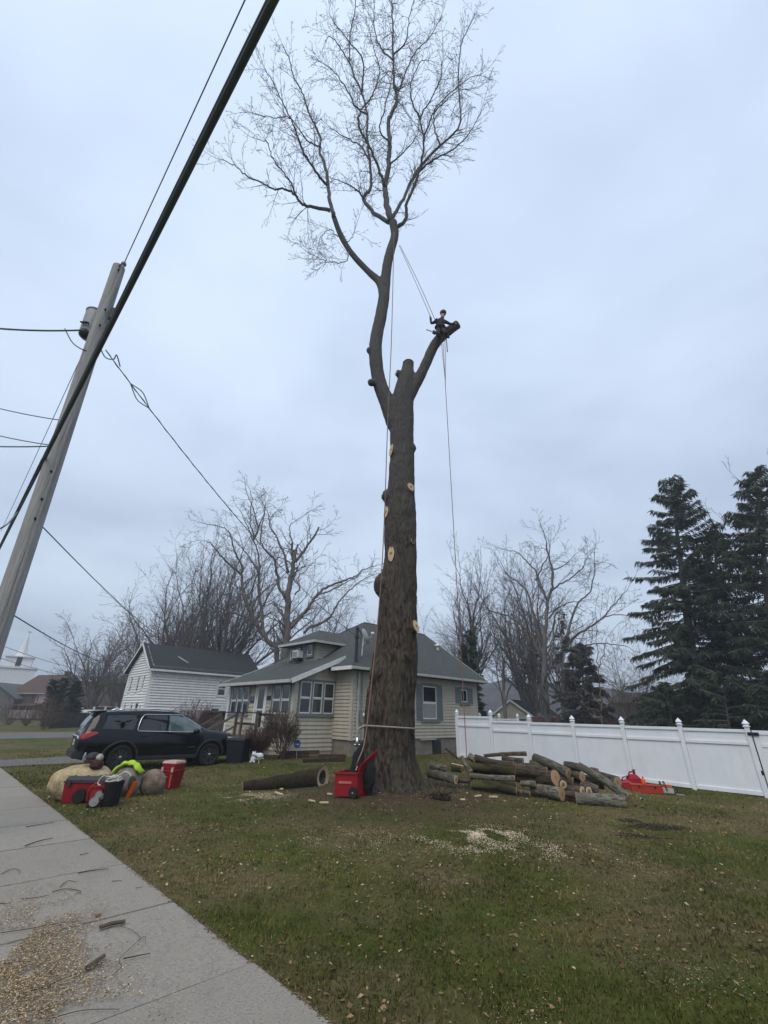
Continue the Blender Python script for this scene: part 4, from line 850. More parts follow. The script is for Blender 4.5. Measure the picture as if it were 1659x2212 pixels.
mb = MB(); mb.add([d1, d2, d3, d4, dn, df, d1 - t2, d2 - t2, d3 - t2, d4 - t2], [(0, 3, 5, 4), (2, 1, 4, 5), (1, 0, 4), (3, 2, 5), (0, 6, 9, 3), (3, 9, 8, 2), (2, 8, 7, 1), (1, 7, 6, 0), (6, 7, 8, 9)]); droof = mb.build('dormer_roof', shingle, house)
MB().bar(d1 - [0, 0, .06] - GU * .01, d2 - [0, 0, .06] - GU * .01, .03, .11).build('fascia', gutter_m, droof); MB().bar(d1 - [0, 0, .06] - GV * .01, d4 - [0, 0, .06] - GV * .01, .03, .11).build('fascia', gutter_m, droof)
# side windows with shutters
def shutter(a, b, z0, z1):
    s = boxq(HO, GU, nS, a, b, .01, .05, z0, z1).build('shutter', blue_trim, house)
    k = int((z1 - z0 - .16) / .06)
    for i in range(k):
        z = z0 + .08 + i * .06
        if abs(z + .03 - (z0 + z1) / 2) < .05: continue
        boxq(HO, GU, nS, a + .045, b - .045, .05, .062, z + .012, z + .05).build('slat', blue_trim, s)
for a, b, za, zb in holes:
    window(house, HO, GU, nS, a, b, za, zb, .13, hung=(zb - za > 1), sash=.05); sw = .33 if b - a > 1 else .36
    shutter(a - sw - .02, a - .02, za + .02, zb - .03); shutter(b + .02, b + sw + .02, za + .02, zb - .03)
boxq(HO, GU, nS, 4.7, 5.62, .0, .016, 1.7, 2.5).build('blind', curtain, house)
# cellar hatch, downspouts, meter
boxq(HO, GU, nS, 5.35, 5.95, -.05, .04, .12, .74).build('cellar_window', mat('dark_cellar', (.03, .032, .035), .5), house); boxq(HO, GU, nS, 4.4, 5.5, .0, .10, ZF - .08, ZF - .02).build('drip_pipe', gutter_m, house)
ds = MB(); ds.bar(hw(.26, -.08, ZE - .2), hw(.26, -.08, ZF), .07, .055, up=GV); ds.build('downspout', gutter_m, house)
grey_metal = mat('grey_meter_metal', (.30, .31, .31), .5, (.22, .23, .23), 8, metallic=.3)
mtr = boxq(HO, GU, nS, .42, .68, .03, .16, 1.5, 2.0).build('meter_box', grey_metal, house, bevel=.015)
mc = hw(.55, -.17, 1.8); mb = MB(); mb.tube([mc, mc + nS * .12], [.085, .078], 18); mb.build('meter_dial', mat('pale_dial', (.75, .75, .72), .3), mtr, smooth=False, bevel=.01)
MB().tube(catmull([hw(.5, -.08, 2.0), hw(.5, -.08, 3.0), hw(.5, -.07, ZE + .0)], 3), .028, 8).build('conduit', grey_metal, mtr); MB().tube(catmull([hw(.5, -.08, 1.52), hw(.5, -.08, 1.0), hw(.62, -.09, .62), hw(.9, -.1, .55)], 4), .022, 8).build('conduit', grey_metal, mtr)
# service mast and dish on the roof
mast = thing('service_mast', 'dark service mast with wires standing on the bungalow roof corner', 'mast', hw(.0, -.12, 3.75))
dkm = mat('dark_mast', (.035, .036, .038), .7); mb = MB(); mb.tube([hw(0, -.12, 3.7), hw(0, -.12, 5.42)], [.075, .07], 12); mb.build('pipe', dkm, mast, smooth=False)
MB().blob(hw(0, -.12, 5.42), (.09, .09, .09), 10, 7).build('weatherhead', dkm, mast, smooth=True); MB().bar(hw(0, -.12, 5.0) - GU * .14, hw(0, -.12, 5.0) + GU * .14, .05, .05).build('bracket', dkm, mast)
for k in range(3): MB().tube(catmull([hw(0, -.16, 5.38), hw(.12 + .05 * k, -.3, 5.2 - .08 * k), hw(-.1, -.22, 5.02 - .04 * k)], 4), .011, 5).build('service_loop', dkm, mast)
dish = thing('satellite_dish', 'pale satellite dish tilted on the bungalow roof beside the mast', 'dish', hw(.75, .35, 4.25))
dc = hw(.9, .4, 5.2); dn_ = norm(GU * .75 - GV * .35 + ZUP * .38); dM = np.eye(4); xx = norm(np.cross(dn_, ZUP)); dM[:3, :3] = np.c_[xx, np.cross(dn_, xx), dn_]; dM[:3, 3] = dc
dgrey = mat('dish_grey', (.48, .52, .52), .5, (.38, .42, .42), 6)
MB().lathe([(.02, -.02), (.2, .0), (.36, .07), (.38, .085), (.36, .085), (.2, .02), (.02, .0)], 24, dM).build('reflector', dgrey, dish, smooth=True)
MB().tube([dc - dn_ * .02, hw(.75, .35, 4.3)], .03, 8).build('post', dgrey, dish); MB().tube([dc - ZUP * .34, dc + dn_ * .45 - ZUP * .05], .018, 6).build('arm', dgrey, dish); MB().blob(dc + dn_ * .47, (.09, .09, .07), 10, 7).build('receiver', white_trim, dish, smooth=True)
MB().tube(catmull([dc + dn_ * .4, hw(.6, .1, 4.7), hw(.35, .0, 4.55), hw(.3, -.2, 4.05)], 5), .01, 5).build('cable', dkm, dish)
# house number plaque, bell box
pq = thing('number_plaque', 'dark blue house number plaque beside the porch door', 'sign', Kp + GV * 3.4 + nF * .03 + ZUP * 2.25)
boxq(Kp, GV, nF, 3.26, 3.62, .03, .045, 2.22, 2.5).build('plate', mat('navy_enamel', (.018, .024, .09), .4), pq)
def text_obj(body, size, M, m, parent, name='lettering', ext=.002):
    cu = bpy.data.curves.new(name, 'FONT'); cu.body = body; cu.size = size; cu.extrude = ext; cu.align_x = 'CENTER'; cu.align_y = 'CENTER'; t = bpy.data.objects.new(name, cu); COL.objects.link(t)
    dg = bpy.context.evaluated_depsgraph_get(); me = bpy.data.meshes.new_from_object(t.evaluated_get(dg)); bpy.data.objects.remove(t); me.materials.append(m)
    ob = bpy.data.objects.new(name, me); COL.objects.link(ob); ob.parent = parent; ob.matrix_local = Matrix.Translation(-Vector(WL[parent.name])) @ M; WL[ob.name] = WL[parent.name]; return ob
def face_M(pos, right, up):
    r_ = norm(right); u_ = norm(up); n_ = np.cross(r_, u_); return Matrix(((r_[0], u_[0], n_[0], pos[0]), (r_[1], u_[1], n_[1], pos[1]), (r_[2], u_[2], n_[2], pos[2]), (0, 0, 0, 1)))
text_obj('19', .24, face_M(Kp + GV * 3.44 + nF * .048 + ZUP * 2.36, -GV, ZUP), mat('plaque_lilac', (.32, .33, .55), .5), pq)
tag(boxq(Kp, GV, nF, 1.80, 2.08, .03, .10, 2.34, 2.5).build('mailbox', mat('brown_metal', (.035, .024, .022), .5), bevel=.01), 'small dark brown mailbox on the wall right of the porch door', 'mailbox')
# deck, steps and railings of weathered wood
grey_wood = mat('weathered_wood', (.155, .125, .10), .9, (.085, .068, .055), 5, (1, 1, .15), bump=.004, rand=.12); dark_wood = mat('dark_rail', (.03, .027, .026), .8)
deck = thing('porch_steps', 'weathered wooden porch landing with railings and steps before the white door', 'steps', hw(-2.6, V1 + 2.7, .4))
dv0, dv1, dz, du0 = V1 + 1.35, V1 + 4.6, .86, -PD - .85
for k in range(6): boxq(hw(-PD - .03, dv0, 0), GV, nF, 0, dv1 - dv0, .02 + k * .14, .02 + k * .14 + .128, dz - .04, dz).build('plank', grey_wood, deck)
for vv in (dv0, dv0 + 1.3, dv0 + 1.8, dv1): MB().bar(hw(du0, vv, .1), hw(du0, vv, 1.78), .10, .10, up=GU).build('post', grey_wood, deck)
MB().bar(hw(du0, dv0 - .05, 1.80), hw(du0, dv1 + .05, 1.80), .12, .05).build('handrail', dark_wood, deck); MB().bar(hw(du0 - .02, dv0, 1.36), hw(du0 - .02, dv0 + 1.8, 1.36), .05, .09).build('rail', dark_wood, deck); MB().bar(hw(-PD - .04, dv0, 1.74), hw(du0, dv0, 1.74), .05, .09).build('rail', dark_wood, deck)
for vv in (dv0 + 1.8, dv1):
    MB().bar(hw(du0 - .02, vv, 1.72), hw(du0 - 1.5, vv, .92), .05, .09).build('stair_rail', grey_wood, deck); MB().bar(hw(du0 - 1.45, vv, .1), hw(du0 - 1.45, vv, .98), .09, .09, up=GU).build('post', grey_wood, deck); MB().bar(hw(du0 - .02, vv, 1.25), hw(du0 - 1.5, vv, .5), .04, .07).build('stair_rail', grey_wood, deck)
for k in range(4): boxq(hw(du0 - .02 - .3 * k, dv0 + 1.85, 0), GV, nF, 0, dv1 - dv0 - 1.9, 0, .29, dz - .2 - .15 * k, dz - .16 - .15 * k).build('tread', grey_wood, deck)

# ================================================================== WHITE TWO-STOREY HOUSE behind the car
def gable_house(name, label, O, du_, dv_, L, W, zw, zr, z0, wm, rm, course, o=.35, tm=None, front_holes=(), side_holes=()):
    h = thing(name, label, 'house', O + du_ * L / 2 + dv_ * W / 2 + ZUP * z0); nS_, nF_ = -dv_, -du_
    ws = boxq(O, du_, nS_, .1, L - .1, -W + .0, 0, z0 - .3, zw).build('wall', wm, h)
    siding(ws, O, du_, nS_, L, z0 + .3, zw, course, wm, [(0, .12, 0, 99)] + list(side_holes), lap=.10)
    wf = boxq(O, dv_, nF_, .0, W, -.1, 0, z0 - .3, zw).build('wall', wm, h)
    tp = lambda z: (0, W) if z <= zw else (None if z > zr - .25 else ((z - zw) / (zr - zw) * W / 2, W - (z - zw) / (zr - zw) * W / 2))
    siding(wf, O, dv_, nF_, W, z0 + .3, zr - .25, course, wm, [(0, .12, 0, 99), (W - .12, W, 0, zw)] + list(front_holes), top=tp, lap=.10)
    for sgn in (0, L - .12): MB().prism([O + du_ * (sgn + .01) + ZUP * zw, O + du_ * (sgn + .01) + dv_ * W + ZUP * zw, O + du_ * (sgn + .01) + dv_ * W / 2 + ZUP * (zr - .12)], du_ * .1).build('gable', wm, h)
    tm = tm or white_trim
    boxq(O, dv_, nF_, -.03, .12, -.02, .034, z0, zw).build('corner_board', tm, h); boxq(O, du_, nS_, 0, .12, -.02, .034, z0, zw).build('corner_board', tm, h); boxq(O, dv_, nF_, W - .12, W + .03, -.02, .034, z0, zw).build('corner_board', tm, h)
    sl = (zr - zw) / (W / 2); e1 = lambda u_, v_, z_: O + du_ * u_ + dv_ * v_ + ZUP * z_; ze = zw - o * sl
    mb = MB(); t_ = ZUP * .14
    for s_, vv in ((1, -o), (-1, W + o)):
        p = [e1(-o, vv, ze), e1(L + o, vv, ze), e1(L + o, W / 2, zr), e1(-o, W / 2, zr)]; mb.prism(np.array(p) - t_, t_)
    rf_ = mb.build('roof', rm, h)
    for vv in (-o, W + o):
        MB().bar(e1(-o - .015, vv, ze - .08), e1(-o - .015, W / 2, zr - .08), .03, .19).build('rake_board', tm, rf_); MB().bar(e1(-o, vv + (-.02 if vv < 0 else .02), ze - .09), e1(L + o, vv + (-.02 if vv < 0 else .02), ze - .09), .04, .16).build('fascia', tm, rf_)
    return h
HW = 46; Bw = atH(331, 1444, HW); Ow = np.array([Bw[0], Bw[1], 0]); zew = Bw[2] + .25
front_w = [(1.15, 1.75, 3.35, 4.75), (3.2, 3.8, 3.35, 4.75), (4.7, 5.2, 3.5, 4.75), (1.0, 1.6, .9, 2.3), (3.0, 3.6, .9, 2.3), (4.2, 5.1, .4, 2.45), (5.4, 5.9, 1.5, 2.2)]
front_w = [(6.6 - b, 6.6 - a, c, d) for a, b, c, d in front_w]
white_house = gable_house('white_house', 'white clapboard two-storey house with dark gable roof behind the black car', Ow, GU, GV, 10.5, 6.6, zew, zew + 2.25, .1, white_siding, dark_roof, .23, .42, white_trim, front_w, [(6.3, 7.2, 3.2, 4.6), (5.9, 6.9, .9, 2.2)])
for a, b, za, zb in front_w: window(white_house, Ow, GV, -GU, a, b, za, zb, .07, white_trim, white_trim, sash=.03)
window(white_house, Ow, GU, -GV, 6.3, 7.2, 3.2, 4.6, .08, white_trim, white_trim); window(white_house, Ow, GU, -GV, 5.9, 6.9, .9, 2.2, .08, white_trim, white_trim)
MB().bar(Ow + GU * 10.5 * .28 - GV * .1 + ZUP * (zew + .5), Ow + GU * 10.5 * .22 + GV * .9 + ZUP * (zew + 1.05), .12, .05).build('roof_patch', cream_trim, white_house)
# ================================================================== HOUSES AND CHURCH FAR LEFT
brown_wall = mat('brown_siding', (.085, .066, .055), .8, (.06, .047, .04), 4); tan_trim = mat('tan_trim', (.34, .30, .26), .7)
def far_pt(x, y, H): p = atH(x, y, H); return np.array([p[0], p[1], 0])
Hb = 100; Ob = far_pt(104, 1500, Hb); zeb = atH(60, 1490, Hb)[2]; dub = norm(far_pt(40, 1500, Hb + 6) - Ob); dvb = np.array([-dub[1], dub[0], 0]); dvb = dvb if dvb[1] > 0 else -dvb
brown = gable_house('brown_house', 'brown house with ridge roof and dormer left of the green cedars', Ob, dub, dvb, 8.6, 7.2, zeb, zeb + 2.9, .2, brown_wall, brown_roof, .3, .5, tan_trim, (), [(1.6, 3.4, 2.6, 4.2)])
window(brown, Ob, dub, -dvb, 1.7, 2.6, 2.7, 4.1, .22, tan_trim, tan_trim, hung=False)
boxq(Ob, dub, -dvb, .2, 1.5, .02, .14, 2.2, 4.4).build('bay_panel', tan_trim, brown); boxq(Ob, dub, -dvb, .1, 5.6, .1, 1.6, .2, 1.5).build('porch_wall', tan_trim, brown)
MB().prism([Ob + ZUP * 2.5 - dvb * .05, Ob + ZUP * 2.1 - dvb * 2.0, Ob + ZUP * 2.2 - dvb * 2.0, Ob + ZUP * 2.6 - dvb * .05], dub * 5.8).build('porch_roof', brown_roof, brown)
for k in range(4): boxq(Ob, dub, -dvb, .1 + k * 1.8, .22 + k * 1.8, 1.5, 1.62, 1.5, 2.15).build('porch_post', tan_trim, brown)
ch = Ob + dub * 1.6 + dvb * 3.6; MB().box(ch[0] - .4, ch[1] - .4, zeb + 1.6, ch[0] + .4, ch[1] + .4, zeb + 3.5).build('chimney', mat('sooty_brick', (.10, .055, .045), .9), brown)
Oc = far_pt(252, 1520, 96); Od = far_pt(180, 1520, 96); duc = norm(Od - Oc); dvc = np.array([-duc[1], duc[0], 0]); dvc = dvc if dvc[1] > 0 else -dvc; zec = atH(215, 1518, 96)[2]
low_h = gable_house('brown_ranch', 'long low brown-roofed house right of the green cedars', Oc, duc, dvc, float(np.linalg.norm(Od - Oc)) + 3, 8.5, zec, zec + 3.6, .2, brown_wall, mat('brown_shingles_dark', (.062, .045, .036), .95, (.04, .03, .025), 4), .35, .6, tan_trim)
Of = far_pt(36, 1520, 118); Og = far_pt(-30, 1520, 112); duf = norm(Og - Of); dvf = np.array([-duf[1], duf[0], 0]); dvf = dvf if dvf[1] > 0 else -dvf; zef = atH(15, 1506, 115)[2]
grey_h = gable_house('grey_house', 'low grey house at the far left edge below the steeple', Of, duf, dvf, 12, 8, zef, zef + 2.2, .2, mat('grey_siding', (.12, .115, .11), .8), mat('grey_shingles', (.10, .105, .11), .95, (.07, .075, .08), 4), .4, .5, tan_trim)
window(grey_h, Of, duf, -dvf, 2.2, 3.4, 1.6, 3.0, .12, tan_trim, tan_trim, hung=False)
church = thing('church', 'white church steeple with belfry and needle spire at far left', 'church', far_pt(20, 1520, 150))
cb = far_pt(16, 1500, 150); tw = 3.6; zz = lambda y: atH(25, y, 150)[2]; cu_ = norm([.8, .6, 0]); cv_ = np.array([-.6, .8, 0])
chw = mat('church_white', (.70, .71, .73), .7, (.62, .63, .65), 3)
def sq(c, h, z0, z1, n_, m=chw): return MB().obox(c + ZUP * (z0 + z1) / 2, cu_ * h, cv_ * h, ZUP * (z1 - z0) / 2).build(n_, m, church)
sq(cb, 4.0, 0, zz(1445), 'tower'); sq(cb, 4.3, zz(1445), zz(1441), 'cornice'); bel = sq(cb, 2.7, zz(1441), zz(1420), 'belfry'); sq(cb, 3.1, zz(1420), zz(1417.5), 'cornice')
for d_ in (-cu_, -cv_, cu_): MB().obox(cb + d_ * 2.72 + ZUP * (zz(1431)), d_ * .06, np.cross(d_, ZUP) * .55, ZUP * 1.25).build('louvre', mat('belfry_dark', (.03, .03, .033), .8), bel)
MB().tube([cb + ZUP * zz(1417.5), cb + ZUP * zz(1414), cb + ZUP * zz(1364)], [1.5, 1.15, .06], 8).build('spire', chw, church); MB().bar(cb + ZUP * zz(1366), cb + ZUP * zz(1360), .12, .12, up=GU).build('cross', grey_metal, church); MB().bar(cb + ZUP * zz(1361.5) - cu_ * .5, cb + ZUP * zz(1361.5) + cu_ * .5, .12, .12).build('cross', grey_metal, church)
MB().prism([cb + cv_ * 2 - cu_ * 5 + ZUP * 0, cb + cv_ * 2 + cu_ * 5, cb + cv_ * 2 + cu_ * 5 + ZUP * 6, cb + cv_ * 2 + ZUP * 10, cb + cv_ * 2 - cu_ * 5 + ZUP * 6], cv_ * 16).build('nave', chw, church)
# ================================================================== GARAGE AND LOW BUILDINGS BEHIND THE WHITE FENCE
gH = 55; gl = far_pt(1068, 1541, gH); gr = far_pt(1147, 1541, gH); dg_ = norm(gr - gl); dgv = np.array([-dg_[1], dg_[0], 0]); gw = float(np.linalg.norm(gr - gl)); zeg = atH(1107, 1541, gH)[2]; zrg = atH(1103, 1511, gH)[2]
garage = gable_house('garage', 'small cream garage with white rake boards and blue door beyond the fence', gl, norm(dgv + dg_ * .5), dg_, 7.5, gw, zeg, zrg, -.5, cream, dark_roof, .25, .3, white_trim)
gfn = -norm(dgv + dg_ * .5); 
boxq(gl, dg_, gfn, .7, gw * .48, .03, .08, -.5, 1.75).build('door', mat('blue_door', (.045, .085, .17), .5), garage); boxq(gl, dg_, gfn, gw * .56, gw - .6, .03, .08, -.5, 1.75).build('door', MATS['blue_door'], garage)
bwl = far_pt(1150, 1560, 50); bwr = far_pt(1345, 1560, 44); bd_ = norm(bwr - bwl); bL = float(np.linalg.norm(bwr - bwl))
red_brown = mat('red_brown_boards', (.115, .058, .045), .85, (.075, .04, .033), 3, (1, 1, .3), rand=.12)
bf = thing('board_fence', 'reddish brown board fence beyond the white vinyl fence', 'fence', (bwl + bwr) / 2); n_b = int(bL / .3); zt_ = atH(1240, 1549, 47)[2]
for k in range(n_b): MB().obox(bwl + bd_ * (k + .5) * .3 + ZUP * (zt_ / 2 - .15), bd_ * .143, np.cross(bd_, ZUP) * .015, ZUP * (zt_ / 2 + .15 + random.uniform(-.02, .02))).build('board', red_brown, bf)
for zz_ in (.3, zt_ - .25): MB().bar(bwl + ZUP * zz_ + dgv * .05, bwr + ZUP * zz_ + dgv * .05, .05, .09).build('rail', red_brown, bf)
lb = thing('long_low_building', 'long dark low building with white eaves line far right', 'building', far_pt(1400, 1550, 85)); la_, lb_ = far_pt(1315, 1530, 85), far_pt(1520, 1530, 80); zl_ = atH(1400, 1517, 82)[2]; ld = norm(lb_ - la_); lv = np.array([-ld[1], ld[0], 0]); lL = float(np.linalg.norm(lb_ - la_))
boxq(la_, ld, -lv, 0, lL, -8, 0, -.3, zl_).build('wall', mat('drab_wall', (.06, .055, .052), .9), lb); MB().bar(la_ - lv * .1 + ZUP * zl_, lb_ - lv * .1 + ZUP * zl_, .12, .14).build('fascia', white_trim, lb)
MB().prism([la_ - lv * .4 + ZUP * (zl_ + .05), la_ + lv * 4 + ZUP * (zl_ + 1.6), la_ + lv * 8.4 + ZUP * (zl_ + .05)], ld * lL).build('roof', mat('drab_roof', (.055, .05, .05), .95), lb)
# ================================================================== FENCES
vinyl = mat('white_vinyl', (.74, .765, .81), .4, (.69, .715, .76), 2.0, spec=.4)
stain(vinyl, 2.2, (.60, .63, .62), .52, .75, .5, (1, 1, .35))
black_m = mat('black_hardware', (.012, .012, .013), .45)
FD = np.array([math.sin(R(-46)), math.cos(R(-46)), 0]); FN = np.array([-FD[1], FD[0], 0]); FN = FN if FN[1] < 0 else -FN
FP = [np.array([10.26, 16.35, 0]) + FD * 1.83 * (5 - k) for k in range(9)]
wf = thing('vinyl_fence', 'white vinyl privacy fence with pointed post caps running right from the bungalow', 'fence', sp(*FP[4][:2]))
ptops = [1.85, 1.69, 1.665, 1.65, 1.635, 1.62, 1.60, 1.60, 1.60]
def fence_post(root, p, z0, zt, w=.127, m=vinyl):
    o = MB().obox((p[0], p[1], (z0 + zt) / 2), FD * w / 2, FN * w / 2, ZUP * (zt - z0) / 2).build('post', m, root, bevel=.006)
    k = w / 2 * 1.15; cp = MB(); M4 = np.eye(4); M4[:3, :3] = np.c_[FD, FN, ZUP]; M4[:3, 3] = (p[0], p[1], zt); s2 = 1.414
    cp.lathe([(k * s2, 0), (k * s2, .022), (k * .8 * s2, .03), (k * .62 * s2, .05), (k * .78 * s2, .07), (k * .98 * s2, .085), (k * .95 * s2, .10), (k * .55 * s2, .155), (k * .15 * s2, .20), (.004, .215)], 4 * 3, M4)
    cp.build('cap', m, o); return o
for k in range(7):
    a, b = FP[k], FP[k + 1]; za, zb = surf(a[0], a[1])[0], surf(b[0], b[1])[0]; top = ptops[k]
    ztop = max(ptops[k], ptops[max(0, k - 1)])
    fence_post(wf, a, za - .1, ztop + .075)
    if k == 6: break
    ia, ib = a - FD * .07, b + FD * .07
    def rail(z0a, z0b, h, t, nm, za_=None):
        MB().hexa([ia + FN * t + ZUP * z0a, ib + FN * t + ZUP * z0b, ib - FN * t + ZUP * z0b, ia - FN * t + ZUP * z0a, ia + FN * t + ZUP * (z0a + h), ib + FN * t + ZUP * (z0b + h), ib - FN * t + ZUP * (z0b + h), ia - FN * t + ZUP * (z0a + h)]).build(nm, vinyl, wf, bevel=.006)
    ba, bb = za + .04, zb + .04
    rail(top - .09, top - .09, .09, .05, 'rail'); rail(top - .44, top - .44, .09, .048, 'rail'); rail(ba, bb, .11, .05, 'rail')
    nb = 6
    for (l0, l1) in ((None, top - .44), (top - .35, top - .09)):
        for q in range(nb):
            f0, f1 = q / nb, (q + 1) / nb; pa = ia + (ib - ia) * (f0 + .0004); pb = ia + (ib - ia) * (f1 - .0004)
            lo_a = (ba + (bb - ba) * f0 + .1) if l0 is None else l0; lo_b = (ba + (bb - ba) * f1 + .1) if l0 is None else l0
            MB().hexa([pa + FN * .011 + ZUP * lo_a, pb + FN * .011 + ZUP * lo_b, pb - FN * .011 + ZUP * lo_b, pa - FN * .011 + ZUP * lo_a, pa + FN * .011 + ZUP * l1, pb + FN * .011 + ZUP * l1, pb - FN * .011 + ZUP * l1, pa - FN * .011 + ZUP * l1]).build('panel_board', vinyl, wf)
gate = thing('vinyl_gate', 'white vinyl gate with black latch at the right edge of the fence', 'gate', sp(*FP[7][:2]))
ga, gb = FP[6] - FD * .10, FP[6] - FD * 1.75; zg = surf(ga[0], ga[1])[0] + .06; zt_ = 1.60
for s0, s1 in ((0, .14), (1.51, 1.65)): MB().obox(ga - FD * (s0 + s1) / 2 + ZUP * (zg + zt_) / 2, FD * (s1 - s0) / 2, FN * .045, ZUP * (zt_ - zg) / 2).build('stile', vinyl, gate, bevel=.006)
for z0, z1 in ((zg, zg + .12), (zt_ - .12, zt_), (zt_ - .46, zt_ - .36)): MB().obox(ga - FD * .825 + ZUP * (z0 + z1) / 2, FD * .685, FN * .032, ZUP * (z1 - z0) / 2).build('rail', vinyl, gate, bevel=.005)
for k in range(6): MB().obox(ga - FD * (.14 + 1.37 / 6 * (k + .5)) + ZUP * ((zg + zt_) / 2), FD * 1.365 / 12, FN * .011, ZUP * ((zt_ - zg) / 2 - .1)).build('panel_board', vinyl, gate)
MB().obox(ga - FD * .02 + FN * .07 + ZUP * (zt_ - .1), FD * .14, FN * .03, ZUP * .045).build('latch', black_m, gate, bevel=.008)
MB().obox(FP[6] - FD * .06 + FN * .05 + ZUP * .45, FD * .03, FN * .02, ZUP * .06).build('hinge', black_m, gate)
fence_post(gate, FP[6] - FD * 1.83, zg - .2, 1.68)
# the neighbour's white fence further back
nf = thing('vinyl_fence', 'white fence posts and panels peeking over the near fence by the bungalow corner', 'fence', far_pt(1078, 1560, 30.5))
q0, q2 = far_pt(1036, 1550, 29), far_pt(1118, 1550, 31.5); qs = [q0, (q0 + q2) / 2, q2, q0 + (q0 - q2) / 2]
for q in qs: fence_post(nf, q, -.1, 1.86)
qd = norm(q2 - q0); qn = np.array([qd[1], -qd[0], 0])
for k, (a, b) in enumerate(((qs[3], qs[0]), (qs[0], qs[1]), (qs[1], qs[2]))):
    MB().obox((a + b) / 2 + ZUP * .9, (b - a) / 2 - qd * .06, qn * .012, ZUP * .75).build('panel', vinyl, nf); MB().bar(a + qd * .06 + ZUP * 1.72, b - qd * .06 + ZUP * 1.72, .06, .09).build('rail', vinyl, nf)
# dark picket fence beyond the car
f0, f1 = on_ground(104, 1574), on_ground(300, 1566); f1 = np.array([f1[0], f1[1], f1[2]]); fd_ = norm((f1 - f0) * [1, 1, 0]); fl_ = float(np.linalg.norm((f1 - f0)[:2])); hp = atH(140, 1539, math.hypot(*on_ground(140, 1573)[:2]))[2] - f0[2]
pf = thing('picket_fence', 'dark weathered wooden picket fence behind the black car', 'fence', (f0 + f1) / 2); picket_m = mat('dark_picket', (.075, .066, .058), .9, (.04, .035, .03), 3, (1, 1, .2), rand=.25)
fn_ = np.array([fd_[1], -fd_[0], 0]); npk = int(fl_ / .2)
pk_me = None
for k in range(npk):
    b_ = f0 + fd_ * .2 * k; b_[2] = float(gh(b_[0], b_[1])); h_ = hp + random.uniform(-.05, .05)
    if pk_me is None:
        m_ = MB().prism([(-.085, 0, 0), (.085, 0, 0), (.085, 0, hp - .06), (.03, 0, hp), (-.03, 0, hp), (-.085, 0, hp - .06)], (0, .02, 0)); o_ = m_.build('picket', picket_m, None, origin=(0, 0, 0)); pk_me = o_
    else: o_ = pk_me.copy(); COL.objects.link(o_)
    o_.parent = pf; o_.matrix_local = Matrix.Translation(Vector(b_ - WL[pf.name])) @ Matrix.Rotation(math.atan2(fd_[1], fd_[0]), 4, 'Z') @ Matrix.Rotation(random.uniform(-.02, .02), 4, 'Y') @ Matrix.Diagonal((1, 1, h_ / hp, 1))
for z_ in (.3, hp - .35): MB().bar(f0 - fn_ * .05 + ZUP * z_, f1 - fn_ * .05 + ZUP * z_, .04, .09).build('rail', picket_m, pf)
# far white fence by the brown houses
wl0, wl1 = far_pt(176, 1540, 74), far_pt(275, 1540, 70); lf = thing('white_rail_fence', 'low white fence line before the brown-roofed house', 'fence', (wl0 + wl1) / 2); ld_ = norm(wl1 - wl0); lz = atH(220, 1533, 72)[2]; ll = float(np.linalg.norm(wl1 - wl0))
MB().bar(wl0 + ZUP * (lz - .3), wl1 + ZUP * (lz - .3), .06, .55).build('panel', vinyl, lf)
for k in range(5): MB().bar(wl0 + ld_ * ll * k / 4 + ZUP * -.3, wl0 + ld_ * ll * k / 4 + ZUP * (lz + .35), .22, .22, up=GU).build('post', vinyl, lf)

# ================================================================== BARE TREES BEHIND
def far_tree(label, px, H, top_py, spread_px, leaders=6, lowfork=.18, trunk_r=None, m=None, up=.05, seed=0, dens=1.0, group='bare trees behind the houses', trunk_px=None, name='bare_tree', fine=4):
    rt.seed(seed); dens = dens * .9; b = far_pt(px, 1545, H); b[2] = float(gh(b[0], b[1])) - .05; h = atH(px, top_py, H)[2] - b[2]; sp_ = spread_px / 2 * pxm(atH(px, 1400, H)); k = h / 14
    t = thing(name, label, 'tree', b, group); r0 = trunk_r or h * .022; m = m or bark_far
    zf = h * lowfork; lean = Vector((rt.uniform(-.06, .06), rt.uniform(-.06, .06), 1)); top = Vector(b) + lean * zf
    MB().tube([b - ZUP * .3, b + ZUP * .2, np.array(top) * .5 + b * .5, np.array(top)], [r0 * 1.5, r0 * 1.15, r0, r0 * .9], 9).build('trunk', m, t, smooth=True)
    S = Segs(); P = dict(lv=[(.8 * k, 1.45 * dens / k, .45, 38), (.55 * k, 2.5 * dens / k, .46, 42), (.36 * k, 4.4 * dens / k, .5, 42), (.34 * k, 0, .5, 42)][:fine], up=up, wob=.17, rmin=max(.0075 * k, H * .00016), taper=.2, bare=.2)
    for i in range(leaders):
        az = 2 * math.pi * (i + rt.random() * .7) / leaders; f = rt.uniform(.35, 1.0) if i else .1
        out = sp_ * f * .8; hh = (h - zf) * (1 - .28 * f * f) * rt.uniform(.88, 1.0); d = Vector((math.cos(az) * out, math.sin(az) * out, hh)); L = d.length * 1.0
        st = top - lean * zf * rt.uniform(0, .45); d0 = (d.normalized() + Vector((0, 0, -.25 * f))).normalized()
        grow(S, st, d0, L, r0 * rt.uniform(.42, .62), 0, P)
    V, T = S.mesh(3); raw_mesh('crown', V, T, m, t); return t
far_tree('bare fan-shaped tree just right of the church steeple', 196, 80, 1328, 135, 8, .12, seed=1, dens=1.1, trunk_r=.42)
far_tree('low bare tree rising behind the brown ranch roof', 252, 72, 1405, 110, 6, .12, seed=2)
far_tree('slim tall bare tree left of the white house ridge', 316, 60, 1217, 105, 5, .14, seed=3, dens=1.05)
far_tree('bare tree standing over the white house roof', 372, 62, 1235, 110, 6, .2, seed=4)
